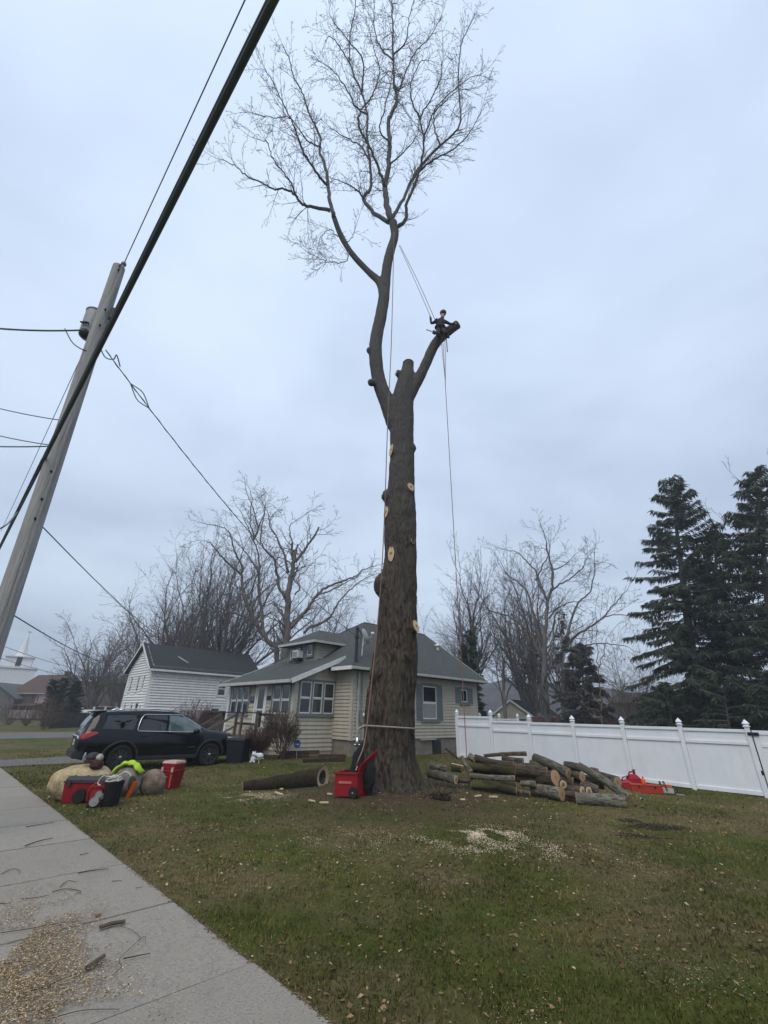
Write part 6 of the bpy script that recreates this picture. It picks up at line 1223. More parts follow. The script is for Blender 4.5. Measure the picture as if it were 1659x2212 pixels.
    MB().tube(W([(-2.47, .05, 1.14), (-2.46, -.12, 1.18), (-2.42, -.40, 1.27)]), .012, 6).build('wiper', black_m, suv); st_ = W([(-2.43, -.40, 1.24)])[0]; MB().obox(st_, -rt_ * .06, norm(fw * .5 + ZUP) * .03, np.cross(fw, rt_) * .002).build('sticker', white_trim, suv)
    MB().hexa(W([(2.3, -.7, .30), (2.44, -.5, .32), (2.44, .5, .32), (2.3, .7, .30), (2.33, -.72, .55), (2.45, -.5, .56), (2.45, .5, .56), (2.33, .72, .55)])).build('front_bumper', clad, suv, bevel=.02)
    # horned animal-head decal on the rear quarter glass
    pol = [(-.26,.10),(-.18,.055),(-.09,.04),(-.05,.045),(0,.05),(.05,.045),(.09,.04),(.18,.06),(.25,.12),(.16,.10),(.09,.085),(.05,.0),(.06,-.02),(.12,-.02),(.06,-.05),(.045,-.12),(.0,-.15),(-.045,-.12),(-.06,-.05),(-.12,-.02),(-.06,-.02),(-.05,.0),(-.09,.085),(-.17,.085)]
    cx_, cz_ = -1.55, 1.34; P3_ = np.array([(cx_ + x * .95, -(hwid(cx_ + x * .95, cz_ + z * 1.0) + .016), cz_ + z * 1.0) for x, z in pol]); dm = MB(); dm.add(W(P3_), [tuple(range(len(pol)))]); d_ = dm.build('window_decal', mat('matte_decal', (.004, .004, .004), .9, spec=.05), suv, recalc=False)
    bm = bmesh.new(); bm.from_mesh(d_.data); bmesh.ops.triangulate(bm, faces=bm.faces); bm.to_mesh(d_.data); bm.free()
    return suv
build_suv()
# grey van half hidden behind the hedge
vh = 34; v0 = far_pt(402, 1560, vh); v1 = far_pt(452, 1560, vh + 2); vd = norm(v1 - v0); vl = np.array([vd[1], -vd[0], 0]); van = thing('van', 'grey van half hidden behind the russet hedge', 'car', (v0 + v1) / 2 + ZUP * .1); zv = atH(425, 1534, vh)[2]
prf = [(0, .4), (0, zv - .6), (.35, zv - .1), (.6, zv), (3.2, zv), (3.9, zv - .55), (4.6, zv - .75), (4.7, .4)]
vg = mat('grey_car_paint', (.16, .165, .17), .3, (.14, .145, .15), 2, coat=.6)
MB().prism([v0 + vd * a + ZUP * z + vl * .8 for a, z in prf], -vl * 1.7).build('body', vg, van, bevel=.06); MB().prism([v0 + vd * a + ZUP * z + vl * .81 for a, z in ((.15, zv - .62), (.45, zv - .16), (.65, zv - .1), (3.1, zv - .1), (3.7, zv - .6))], vl * .01).build('window', glass, van)
for a in (.9, 3.7): MB().tube([v0 + vd * a + ZUP * .36 + vl * .6, v0 + vd * a + ZUP * .36 + vl * .82], .36, 18).build('wheel', MATS['tyre_rubber'], van)

# ================================================================== BOULDERS AND GEAR BY THE SIDEWALK
def at_base(px, py_base): p = sg(px, py_base); return p, pxm(p), math.hypot(p[0], p[1])
def boulder(label, px, py_base, rx, rz, col, col2, seed, fy=.8, amp=.25, sq_=None):
    p, s, H = at_base(px, py_base); r = np.array([rx * s, rx * s * fy, rz * s]); c = p + [0, rx * s * fy * .6, rz * s * .72]
    mb = MB().blob(c, r, 44, 30, amp * 1.5, .9, seed); v_ = mb.v[0]; v_ += norm(np.array([0, 0, 1])) * 0 + ((fbm(v_ * 4 + seed, 4) - .45) * .06)[:, None] * (v_ - c) / np.maximum(np.linalg.norm(v_ - c, axis=1, keepdims=True), .01); o = mb.build('boulder', mat('stone_' + str(seed), col, .9, tuple(q * .8 for q in col2), 7, bump=.03, bscale=26, col3=tuple(x * .8 for x in col2)), smooth=True, origin=(c[0], c[1], p[2])); tag(o, label, 'boulder'); return c, r, o
c1, r1, b1 = boulder('large tan boulder at the sidewalk edge carrying helmets and gear', 151, 1733, 67, 44, (.52, .42, .25), (.38, .29, .165), 3, .7, .22)
c2, r2, b2 = boulder('grey boulder with a dark hollow, under the hi-vis jacket', 262, 1722, 31, 35, (.30, .265, .225), (.20, .175, .15), 8, .7, .18)
c3, r3, b3 = boulder('rounded brown boulder left of the red cooler', 318, 1718, 27, 27, (.26, .20, .145), (.16, .12, .088), 5, .9, .10)
hp_ = c2 + np.array([r2[0] * .5, -r2[1] * .78, r2[2] * .05]); MB().blob(hp_, (.10, .06, .14), 14, 9, .3, 2).build('hollow', mat('stone_hollow', (.05, .045, .04), .95), b2, smooth=True)
red_p = mat('red_plastic', (.27, .008, .012), .5, (.21, .006, .009), 5, spec=.3); lid_p = mat('black_lid', (.035, .036, .045), .45, (.028, .028, .036), 6); pink_p = mat('pale_red_lid', (.55, .36, .31), .5, (.48, .28, .24), 8)
def frame_of(px, py, yaw): p = sg(px, py); a = norm([math.cos(yaw), math.sin(yaw), 0]); return p, a, np.array([-a[1], a[0], 0])
def taper_box(c, a, b, w0, d0, w1, d1, h): return MB().hexa([c + a*x*w0/2 + b*y*d0/2 for x, y in ((-1,-1),(1,-1),(1,1),(-1,1))] + [c + a*x*w1/2 + b*y*d1/2 + ZUP*h for x, y in ((-1,-1),(1,-1),(1,1),(-1,1))])
# long red tote with black lid
p, a, b = frame_of(172, 1736, R(4)); s = pxm(p); c = p + b * .2
tote = thing('lidded_tote', 'long red tote with black lid in front of the tan boulder', 'tote', p); wl = 88 * s; hl = 38 * s
taper_box(c, a, b, wl * .93, .36, wl, .42, hl).build('body', red_p, tote, bevel=.015); taper_box(c + ZUP * hl, a, b, wl * 1.03, .46, wl * 1.02, .45, .035).build('rim', lid_p, tote, bevel=.01); lid = taper_box(c + ZUP * (hl + .036), a, b, wl * .99, .43, wl * .9, .36, .085).build('lid', lid_p, tote, bevel=.015)
for q in (-.3, 0, .3): MB().bar(c + a * wl * q - b * .15 + ZUP * (hl + .125), c + a * wl * q + b * .15 + ZUP * (hl + .125), .05, .015).build('lid_rib', lid_p, lid)
for q in (-.36, .36): MB().obox(c + a * wl * q - b * .235 + ZUP * (hl - .02), a * .035, b * .012, ZUP * .05).build('latch', lid_p, tote, bevel=.004)
wc = c + a * (-.02) - b * .24 + ZUP * .135; MB().tube([wc - b * .05, wc + b * .03], .135, 24).build('wheel', MATS['tyre_rubber'], tote, bevel=.02)
# small red engine-driven winch
p, a, b = frame_of(203, 1743, R(20)); eng = thing('engine_winch', 'small red and grey engine-driven winch leaning on the long red tote', 'power tool', p); s = pxm(p); c = p + ZUP * .17; alu = mat('cast_aluminium', (.42, .42, .42), .5, (.3, .3, .3), 14, metallic=.5)
MB().obox(c + ZUP * .05, a * .10, b * .11, ZUP * .09).build('engine', mat('engine_red', (.30, .03, .03), .5), eng, bevel=.02); MB().obox(c + ZUP * .17, a * .13, b * .07, ZUP * .028).build('fuel_tank', red_p, eng, bevel=.015); MB().tube([c - b * .12 - ZUP * .06, c - b * .17 - ZUP * .06], .085, 18).build('drum', alu, eng, bevel=.006)
MB().obox(c - ZUP * .13, a * .13, b * .12, ZUP * .03).build('base', dkp, eng); MB().tube(catmull([c - a * .16 - ZUP * .1, c - a * .17 + ZUP * .12, c - a * .05 + ZUP * .25, c + a * .1 + ZUP * .2], 4), .014, 8).build('frame_tube', mat('engine_red', (.3, .03, .03)), eng, smooth=True); MB().tube([c + a * .05 - b * .13 + ZUP * .06, c + a * .05 - b * .16 + ZUP * .06], .06, 16).build('recoil_cover', alu, eng); MB().obox(c + a * .11 - b * .05 + ZUP * .02, a * .03, b * .06, ZUP * .05).build('muffler', alu, eng, bevel=.01)
# black rope bag with white rope
p, a, b = frame_of(236, 1741, R(0)); s = pxm(p); bag = thing('rope_bag', 'black throw-rope bag overflowing with white rope beside the long red tote', 'bag', p); black_f = mat('black_fabric', (.012, .013, .013), .85, (.007, .008, .008), 12, bump=.004)
hb = 46 * s; mb = MB(); prof_ = [(.135, 0), (.16, .03), (.165, hb * .5), (.18, hb * .95), (.19, hb), (.165, hb), (.15, hb * .9), (.14, .06)]; mb.lathe(prof_, 22); v_ = mb.v[0]; v_ += (fbm(v_ * 6, 3)[:, None] - .45) * .03 * np.array([1, 1, .3]); mb.v = [v_ + p]; mb.build('sack', black_f, bag, smooth=True)
whr = mat('white_rope', (.55, .54, .46), .85, (.42, .41, .34), 40); rs = []; rr0 = random.Random(5)
for k in range(70): a_ = k * 1.15 + rr0.random() * .5; r_ = .06 + .10 * rr0.random(); rs.append(p + [math.cos(a_) * r_ - .02, math.sin(a_) * r_ * .8 - .04, hb + .0 + .10 * rr0.random()])
wr_ = thing('white_rope', 'tangled white rope spilling from the black rope bag', 'rope', p + ZUP * hb); MB().tube(catmull(rs, 3), .012, 6).build('coil', whr, wr_, smooth=True); MB().tube(catmull([p + [-.1, -.08, hb + .08], p + [-.2, -.16, hb + .1], p + [-.26, -.17, hb - .02], p + [-.18, -.19, hb - .06]], 5), .012, 6).build('loop', whr, wr_, smooth=True); MB().tube(catmull([p + [.05, 0, hb + .1], p + [.14, .02, hb + .16], p + [.22, .04, hb + .14], p + [.28, .06, hb + .08]], 5), .02, 6).build('strap', whr, wr_, smooth=True)
# orange plate leaning on the grey boulder
pa, pb_ = sg(282, 1720), sg(294, 1718); tp = np.array([*(c2 + [r2[0] * 1.02, -r2[1] * .35, 0])[:2], 0]); up_ = norm(norm(tp * [1, 1, 0] - pa * [1, 1, 0]) * .42 + ZUP); s = pxm(pa)
tag(MB().obox((pa * .5 + pb_ * .5) + up_ * 15 * s - [.02, .22, 0], np.array([1, .25, 0]) * 4.6 * s, np.cross(norm([1, .25, 0]), up_) * .022, up_ * 17 * s).build('felling_wedge_board', mat('orange_plastic', (.55, .10, .012), .5, (.48, .08, .01), 6), bevel=.008), 'orange plastic plate leaning between the grey and brown boulders', 'plate')
# red cooler
p, a, b = frame_of(354, 1706, R(-14)); s = pxm(p); cool = thing('cooler', 'tall red cooler box with pale scuffed lid right of the boulders', 'cooler', p); w = 36 * s; h = 33 * s; c = p + b * .2
taper_box(c, a, b, w * .82, .34, w * 1.02, .42, h).build('body', red_p, cool, bevel=.015); taper_box(c + ZUP * h, a, b, w * 1.1, .45, w * 1.08, .44, .05).build('rim', red_p, cool, bevel=.01); up2 = taper_box(c + ZUP * (h + .051), a, b, w * .95, .38, w * .98, .40, 11 * s).build('upper_box', red_p, cool, bevel=.012); taper_box(c + ZUP * (h + .052 + 11 * s), a, b, w * 1.04, .43, w * .94, .36, .06).build('lid', pink_p, up2, bevel=.015)
for q in (-.35, .35): MB().obox(c + a * w * q - b * .22 + ZUP * (h + .05), a * .03, b * .015, ZUP * .055).build('latch', pink_p, cool, bevel=.004)
MB().bar(c + a * w * .30 - b * .19 + ZUP * .05, c + a * w * .36 - b * .225 + ZUP * (h - .05), .03, .03, up=b).build('ridge', mat('scuffed_red', (.45, .16, .14), .6), cool); MB().bar(c - a * w * .32 - b * .225 + ZUP * (h * .72), c + a * w * .1 - b * .225 + ZUP * (h * .72), .02, .02).build('moulding', mat('scuffed_red', (.45, .16, .14), .6), cool)
bc = c - a * w * .16 - b * .205 + ZUP * h * .5; bn = norm(-b - ZUP * .08); e1 = MB().tube([bc, bc + bn * .012], .062, 24).build('badge', mat('badge_grey', (.5, .45, .43), .5), cool); MB().tube([bc + bn * .012, bc + bn * .016], .044, 24).build('badge_centre', mat('badge_olive', (.20, .20, .17), .5), e1); text_obj('J', .07, face_M(bc + bn * .018, a, ZUP), mat('badge_ink', (.42, .42, .38), .5), e1, ext=.001)
# hi-vis jacket draped on the grey boulder
G = np.zeros((9, 25, 3)); jc = c2 + [-.02, -r2[1] * .25, 0]
hv = mat('hi_vis', (.42, .62, .05), .7, (.33, .5, .03), 9)
for i, f in enumerate(np.linspace(-1, 1, 9)):
    for j, t in enumerate(np.linspace(-1, 1, 25)):
        x = t * .30; y = f * .10 + .03 * math.sin(t * 7); zz_ = r2[2] * math.sqrt(max(.05, 1 - (x / (r2[0] * 1.05)) ** 2)) * 1.0 + .035 - .045 * f * f + .015 * math.sin(t * 11 + f * 3); G[i, j] = jc + [x, y, zz_]
tag(MB().sheet(G).build('hi_vis_jacket', hv, smooth=True), 'folded lime-yellow hi-vis jacket draped over the grey boulder', 'jacket'); _j = bpy.data.objects['hi_vis_jacket']; sm_ = _j.modifiers.new('s', 'SOLIDIFY'); sm_.thickness = .05; sm_.offset = 1
# gear on the tan boulder
top1 = lambda dx: c1 + np.array([dx, -r1[1] * .25, r1[2] * math.sqrt(max(.1, 1 - (dx / r1[0]) ** 2)) * .93])
q = top1(-.02) + [-.03, 0, 0]; bt = thing('water_bottle', 'clear blue water bottle standing on the tan boulder', 'bottle', q); M4 = np.eye(4); M4[:3, 3] = q; MB().lathe([(.032, 0), (.034, .02), (.034, .12), (.028, .15), (.014, .175)], 14, M4).build('body', mat('bottle_blue', (.25, .40, .50), .15, (.18, .3, .4), 8, transmission=.3), bt, smooth=True); M4 = np.eye(4); M4[:3, 3] = q + [0, 0, .175]; MB().lathe([(.015, 0), (.015, .02), (.012, .022)], 12, M4).build('cap', white_trim, bt)
q = top1(.14) + [0, 0, .06]; hm = thing('black_helmet', 'black climbing helmet with orange ear defenders on the tan boulder', 'helmet', q - [0, 0, .06]); MB().blob(q + [0, 0, .05], (.13, .15, .11), 18, 12).build('shell', dkp, hm, smooth=True); MB().tube([q + [-.10, -.12, .0], q + [.1, -.12, .0]], .02, 8).build('brim', dkp, hm)
for sx in (-1, 1): MB().blob(q + [sx * .13, -.03, -.02], (.035, .05, .06), 12, 8).build('ear_defender', mat('orange_ear', (.50, .14, .04), .5), hm, smooth=True)
q = top1(.30) + [0, -.04, .05]; cap = thing('maroon_cap_bundle', 'maroon cap stuffed with white gloves hanging over the tan boulder front', 'cap', q - [0, 0, .1]); MB().blob(q + [0, -.02, -.03], (.14, .12, .12), 16, 10, .25, 2, 4).build('crown_cloth', mat('maroon_cloth', (.07, .022, .02), .9, (.045, .015, .014), 12), cap, smooth=True); MB().blob(q + [.03, -.02, .10], (.075, .06, .08), 14, 9, .4, 2.5, 9).build('glove', mat('dirty_white', (.42, .40, .36), .9, (.25, .23, .2), 14), cap, smooth=True); MB().blob(q + [.0, -.13, -.05], (.09, .05, .02), 12, 6).build('peak', mat('maroon_cloth', (.07, .022, .02)), cap, smooth=True)
# ================================================================== RED WHEELED TOTE BY THE TRUNK, JACKET, SACKS
p = sg(747, 1724); a = norm([.96, -.1, 0]); b = norm([.45, .89, 0]); s = pxm(p); rb = thing('wheeled_tote', 'open red wheeled tote with upright lid at the foot of the trunk', 'tote', p); c = p + b * .28; hh = .46
def wall4(nm, q0, q1, z0, z1, t=.02):
    MB().bar((q0 + q1) / 2 * 1 - (q1 - q0) / 2 + ZUP * (z0 + z1) / 2, (q0 + q1) / 2 + (q1 - q0) / 2 + ZUP * (z0 + z1) / 2, t, z1 - z0).build(nm, red_p, rb, bevel=.006)
wa, wb2 = .25, .30; k4 = [c - a*wa - b*wb2, c + a*wa - b*wb2, c + a*wa + b*wb2, c - a*wa + b*wb2]; k4 = [np.array([q[0], q[1], p[2]]) for q in k4]
for i in range(4): wall4('side', k4[i], k4[(i+1) % 4], .03, hh)
MB().hexa([q + ZUP * .03 for q in k4] + [q + ZUP * .06 for q in k4]).build('floor_panel', red_p, rb)
for i in range(4):
    q0, q1 = k4[i] + (k4[i] - c) * [.06, .06, 0], k4[(i+1) % 4] + (k4[(i+1) % 4] - c) * [.06, .06, 0]; MB().bar(q0 + ZUP * (hh + .02), q1 + ZUP * (hh + .02), .045, .045).build('rim', red_p, rb, bevel=.008)
MB().bar(k4[0] + a * .09 - b * .02 + ZUP * .30, k4[1] - a * .12 - b * .02 + ZUP * .30, .03, .05).build('grip', mat('scuffed_red', (.45, .16, .14), .6), rb, bevel=.006)
lq0, lq1 = k4[1] + ZUP * (hh + .05), k4[2] + ZUP * (hh + .05); ln_ = norm(a * .35 + ZUP); mb = MB(); mb.hexa([lq0, lq1, lq1 + a * .03, lq0 + a * .03, lq0 + ln_ * .16, lq1 + ln_ * .44, lq1 + ln_ * .44 + a * .03, lq0 + ln_ * .16 + a * .03]); lidb = mb.build('lid', red_p, rb, bevel=.008)
MB().obox((lq0 + lq1) / 2 + ln_ * .1 + a * .036, b * .04, a * .004, ZUP * .03).build('lid_label', pink_p, lidb)
for q in (k4[1], k4[2]): wc = q + ZUP * .115 - b * (.05 if q is k4[1] else -.05) - a * .05; wh = MB().tube([wc - b * .035, wc + b * .035], .115, 24).build('wheel', MATS['tyre_rubber'], rb, bevel=.012); MB().tube([wc - b * .045, wc + b * .045], .018, 10).build('hub', alu, wh)
rr0 = random.Random(9); rs = [c + a * rr0.uniform(-.16, .1) + b * rr0.uniform(-.2, .15) + ZUP * (.24 + rr0.random() * .1) for _ in range(40)]; tag(MB().tube(catmull(rs, 3), .013, 6).build('coiled_rope', mat('pink_rope', (.32, .20, .22), .9, (.2, .12, .14), 40), smooth=True), 'pinkish rope heaped inside the open red tote', 'rope')
def cloth_blob(name, label, cat, c, r, seed, m, amp=.5, rot=None, fr=2.2): return tag(MB().blob(c, r, 26, 20, amp, fr, seed, rot=rot).build(name, m, smooth=True, origin=(c[0], c[1], c[2] - r[2])), label, cat)
H_ = math.hypot(*p[:2]) + .25; cl = atH(771, 1652, H_); cloth_blob('black_jacket', 'black jacket slung over the red tote\'s open lid', 'jacket', cl, (.14, .10, .40), 2.0, black_f, .45, np.array([[1, 0, .22], [0, 1, 0], [-.2, 0, 1]])); MB().obox(cl + [-.0, -.10, -.06], np.array([.016, 0, .008]), np.array([0, .006, 0]), np.array([.015, 0, .045])).build('jacket_patch', mat('patch_red', (.5, .13, .13), .7, (.6, .5, .5), 30), bpy.data.objects['black_jacket'])
cl2 = atH(795, 1672, 11.75); cloth_blob('black_sack', 'bulging black sack leaning on the trunk behind the red tote', 'sack', cl2 + [0, 0, -.02], (.17, .16, .33), 6.0, black_f, .4); cl3 = atH(763, 1634, H_ + .9); cloth_blob('black_sack', 'second black sack lying behind the slung jacket', 'sack', sp(cl3[0], cl3[1], .2), (.28, .2, .22), 8.0, black_f, .4)
# ================================================================== SAW GEAR BY THE FENCE
def gas_can(px, py, sc, label, yaw):
    p, a, b = frame_of(px, py, yaw); g_ = thing('fuel_can', label, 'fuel can', p); m = mat('fuel_red', (.36, .010, .030), .5, (.3, .008, .022), 6); w = .17 * sc; h = .26 * sc
    taper_box(p, a, b, w * 2, .2 * sc, w * 1.9, .19 * sc, h * .6).build('body', m, g_, bevel=.02); taper_box(p + ZUP * (h * .6 - .005), a, b, w * 1.9, .19 * sc, w * .7, .11 * sc, h * .4).build('shoulder', m, g_, bevel=.012)
    MB().tube(catmull([p - a * w * .8 + ZUP * h * .75, p - a * w * .5 + ZUP * (h + .05), p + a * w * .2 + ZUP * (h + .06)], 4), .018 * sc, 8).build('handle', m, g_, smooth=True); MB().tube([p + a * w * .25 + ZUP * h * .95, p + a * w * .25 + ZUP * (h + .08 * sc)], .028 * sc, 12).build('cap', mat('dark_red', (.12, .01, .015), .5), g_); MB().bar(p + a * w * .0 + ZUP * (h + .09 * sc), p + a * w * .55 + ZUP * (h + .09 * sc), .02, .02).build('spout', dkp, g_)
gas_can(1357, 1704, 1.0, 'red fuel can nearest the log pile by the white fence', R(-20)); gas_can(1372, 1699, 1.35, 'taller red fuel can with black cap behind the saw case', R(10))
p, a, b = frame_of(1398, 1713, R(-16)); s = pxm(p); cs = thing('saw_case', 'long low red case on the grass at the fence foot', 'case', p); w = 62 * s; taper_box(p, a, b, w, .24, w * .98, .22, .19).build('body', mat('case_red', (.36, .03, .012), .6, (.28, .022, .01), 14), cs, bevel=.012); taper_box(p + ZUP * .191, a, b, w * 1.01, .245, w * .97, .22, .03).build('lid', mat('case_red', (.36, .03, .012)), cs, bevel=.008)
for q in (-.25, .25): MB().obox(p + a * w * q - b * .125 + ZUP * .17, a * .03, b * .008, ZUP * .03).build('latch', dkp, cs)
q = p + a * (-.04) + b * .0 + ZUP * .222; M4 = np.eye(4); M4[:3, 3] = q; jg = thing('orange_jug', 'bright orange oil jug standing on the red case', 'jug', q); orj = mat('bright_orange', (.85, .12, .03), .35, (.75, .09, .02), 5); MB().lathe([(.055, 0), (.062, .02), (.062, .10), (.05, .14), (.02, .165)], 16, M4).build('body', orj, jg, smooth=True); M4 = np.eye(4); M4[:3, 3] = q + [0, 0, .16]; MB().lathe([(.022, 0), (.022, .03), (.018, .034)], 12, M4).build('cap', mat('dark_red', (.12, .01, .015)), jg)
p, a, b = frame_of(1443, 1716, R(-18)); csaw = thing('chainsaw', 'orange and grey chainsaw resting at the right end of the red case', 'chainsaw', p); c = p + ZUP * .10
MB().obox(c, a * .16, b * .09, ZUP * .075).build('body', mat('saw_grey', (.42, .42, .40), .5, (.32, .32, .3), 9), csaw, bevel=.02); MB().obox(c + a * .03 + ZUP * .10, a * .11, b * .075, ZUP * .045).build('cover', o_red, csaw, bevel=.018); MB().tube(catmull([c - a * .02 - b * .11 + ZUP * .0, c - a * .05 - b * .10 + ZUP * .2, c - a * .05 + b * .08 + ZUP * .2, c - a * .02 + b * .1], 5), .014, 8).build('front_handle', dkp, csaw, smooth=True); MB().tube(catmull([c + a * .12 + ZUP * .12, c + a * .22 + ZUP * .1, c + a * .26 - ZUP * .02, c + a * .14 - ZUP * .05], 5), .018, 8).build('rear_handle', dkp, csaw, smooth=True)
MB().obox(c - a * .15 + ZUP * .16, a * .012, b * .09, ZUP * .07).build('hand_guard', dkp, csaw, bevel=.01); MB().bar(c - a * .14 - b * .06 - ZUP * .02, c - a * .58 - b * .1 - ZUP * .04, .008, .07).build('guide_bar', steel, csaw); MB().bar(c + a * .2 - b * .1 - ZUP * .075, c + a * .40 - b * .12 - ZUP * .08, .05, .02).build('rear_guard', alu, csaw)

# ================================================================== YARD THINGS BY THE BUNGALOW
p = atH(506, 1633, 18.7); p[2] = float(surf(p[0], p[1])[0]); a = norm([math.cos(R(-10)), math.sin(R(-10)), 0]); b = np.array([-a[1], a[0], 0]); s = pxm(p); tb = thing('trash_bin', 'black wheeled trash bin between the car and the russet bush', 'trash bin', p); h = 49 * s; w = 42 * s; c = p + b * .25; bkp = mat('bin_black', (.010, .012, .015), .55)
taper_box(c, a, b, w * .8, .5, w * 1.0, .66, h * .9).build('body', bkp, tb, bevel=.02); taper_box(c + ZUP * h * .9, a, b, w * 1.08, .72, w * 1.0, .66, h * .1).build('lid', bkp, tb, bevel=.02); MB().bar(c - a * w * .35 + b * .4 + ZUP * h * .9, c + a * w * .35 + b * .4 + ZUP * h * .9, .04, .04).build('handle', bkp, tb)
for q in (-1, 1): MB().tube([c + a * q * w * .38 + b * .2 + ZUP * .12, c + a * q * w * .48 + b * .2 + ZUP * .12], .12, 16).build('wheel', MATS['tyre_rubber'], tb)
resin = mat('white_resin', (.66, .68, .68), .6, (.50, .52, .53), 18)
p = atH(548, 1631, 18.5); p[2] = float(surf(p[0], p[1])[0]); s = pxm(p); o1 = thing('garden_ornament', 'white sitting animal ornament beside the trash bin', 'ornament', p); MB().blob(p + ZUP * .12, (.09, .08, .12), 14, 10, .2, 2, 1).build('body', resin, o1, smooth=True); MB().blob(p + [.01, -.02, .28], (.075, .07, .075), 12, 9, .15, 2, 2).build('head', resin, o1, smooth=True)
for q in (-1, 1): MB().blob(p + [q * .045 + .01, -.01, .35], (.018, .015, .03), 8, 6).build('ear', resin, o1, smooth=True); MB().blob(p + [q * .06, -.07, .04], (.04, .05, .04), 8, 6).build('paw', resin, o1, smooth=True)
p = atH(560, 1637, 18.3); p[2] = float(surf(p[0], p[1])[0]); o2 = thing('garden_ornament', 'white lamb-like ornament on a stake beside the sitting one', 'ornament', p); MB().blob(p + [.02, 0, .24], (.13, .09, .095), 16, 10, .25, 3, 3).build('body', resin, o2, smooth=True); MB().blob(p + [-.11, -.02, .27], (.055, .05, .055), 12, 8).build('head', resin, o2, smooth=True); MB().tube([p, p + [0, 0, .17]], .012, 6).build('stake', resin, o2); MB().tube(catmull([p + [-.14, 0, .15], p + [0, -.02, .135], p + [.16, 0, .165]], 4), .012, 6).build('base', resin, o2)
for q in (-1, 1): MB().blob(p + [-.11 + q * .035, -.01, .325], (.012, .012, .025), 8, 6).build('ear', resin, o2)
# landscape timbers
timber_m = mat('rotten_timber', (.075, .045, .03), .95, (.035, .023, .016), 5, (.3, 1, 1), bump=.012, bscale=20, rand=.2)
for i, (x0, y0, x1, y1, up_, tH, lb_) in enumerate(((603, 1622, 668, 1620, .07, (19.0, 19.4), 'lower rotten timber edging the bed by the round bush'), (608, 1619, 690, 1617, .19, (19.1, 19.6), 'upper rotten timber stacked on the bed edge'), (655, 1634, 745, 1630, .05, (18.4, 18.9), 'rotten timber lying in front of the foundation'), (690, 1622, 748, 1620, .07, (19.5, 19.8), 'short rotten timber at the foundation corner'))):
    A_, B_ = (sp(*atH(x_, y_, h_)[:2]) for x_, y_, h_ in ((x0, y0, tH[0]), (x1, y1, tH[1]))); mid = (A_ + B_) / 2; zt_ = max(surf(A_[0], A_[1])[0], surf(B_[0], B_[1])[0]); tag(MB().bar(np.array([*A_[:2], A_[2] + up_]), np.array([*B_[:2], B_[2] + up_ + .01]), .13, .13).build('landscape_timber', timber_m, bevel=.02), lb_, 'timber')
p = sp(*atH(642, 1624, 19.0)[:2]); s = pxm(p); sgn = thing('yard_sign', 'blue octagonal security sign on a stake by the porch wall', 'sign', p); tc_ = atH(642, 1607, 19.0); tod = norm([-tc_[0], -tc_[1], 0]); sx_ = np.cross(ZUP, tod)
MB().prism([tc_ + (sx_ * math.cos(t) + ZUP * math.sin(t) * 1.12) * .135 for t in np.arange(8) * math.pi / 4 + math.pi / 8], tod * .012).build('plate', mat('sign_blue', (.07, .095, .24), .5, (.05, .07, .18), 10), sgn); MB().tube([p, tc_ - ZUP * .12], .012, 6).build('stake', alu, sgn)
sl = mat('sign_pale', (.28, .34, .44), .5)
MB().obox(tc_ + tod * .016 + sx_ * .0 - ZUP * .01, sx_ * .085, tod * .002, ZUP * .02).build('sign_band', sl, sgn); MB().tube([tc_ + tod * .014 + sx_ * .035 - ZUP * .015, tc_ + tod * .020 + sx_ * .035 - ZUP * .015], .03, 14).build('sign_spot', mat('sign_white', (.5, .55, .58), .5), sgn)
# ================================================================== LOGS
bark_grey = mat('log_bark_grey', (.20, .188, .155), .95, (.052, .046, .036), 16, (1, 1, .45), bump=.03, bscale=34, col3=(.095, .088, .062), rand=.3, lo=.38, hi=.62); bark_brn = mat('log_bark_brown', (.12, .094, .068), .95, (.034, .026, .020), 16, (1, 1, .35), bump=.035, bscale=34, col3=(.06, .052, .03), rand=.3, lo=.38, hi=.62); bark_moss = mat('log_bark_mossy', (.050, .040, .018), .98, (.018, .013, .008), 12, (1, 1, .5), bump=.02, bscale=40, col3=(.055, .06, .018), rand=.15)
def log(A, B, ra, rb_, label, m, faceA=wood_dull, faceB=wood_dull, name='log', bend=.03, group='logs in the pile'):
    A = np.asarray(A, float); B = np.asarray(B, float); L = float(np.linalg.norm(B - A)); d = norm(B - A); mid = (A + B) / 2; n, k = 18, 11; V = []; sd = random.uniform(0, 50); ba = random.uniform(0, 6.28)
    for i in range(k):
        t = i / (k - 1); r_ = ra + (rb_ - ra) * t; a = np.arange(n) * 2 * math.pi / n; rr_ = r_ * (1 + .30 * (fbm(np.c_[np.cos(a) * 1.2 + sd, np.sin(a) * 1.2, np.full(n, t * L * 1.6)], 3) - .45)); bb = bend * L * math.sin(math.pi * t)
        V.append(np.c_[np.cos(a) * rr_ + bb * math.cos(ba), np.sin(a) * rr_ + bb * math.sin(ba), np.full(n, (t - .5) * L)])
    V = np.vstack(V); F = [(i*n+j, i*n+(j+1) % n, (i+1)*n+(j+1) % n, (i+1)*n+j) for i in range(k-1) for j in range(n)] + [tuple(range(n))[::-1], tuple((k-1)*n+j for j in range(n))]
    ob = MB().add(V, F).build(name, m, None, origin=(0, 0, 0), auto=50); ob.location = mid; ob.rotation_mode = 'QUATERNION'; ob.rotation_quaternion = Vector(d).to_track_quat('Z', 'Y'); tag(ob, label, 'log', group); WL[ob.name] = mid
    if faceA: disc('cut_face', A - d * .006, -d, ra * .95, ra * .95, faceA, ob, up=np.cross(d, ZUP) + 1e-3)
    if faceB: disc('cut_face', B + d * .006, d, rb_ * .95, rb_ * .95, faceB, ob, up=np.cross(d, ZUP) + 1e-3)
    return ob
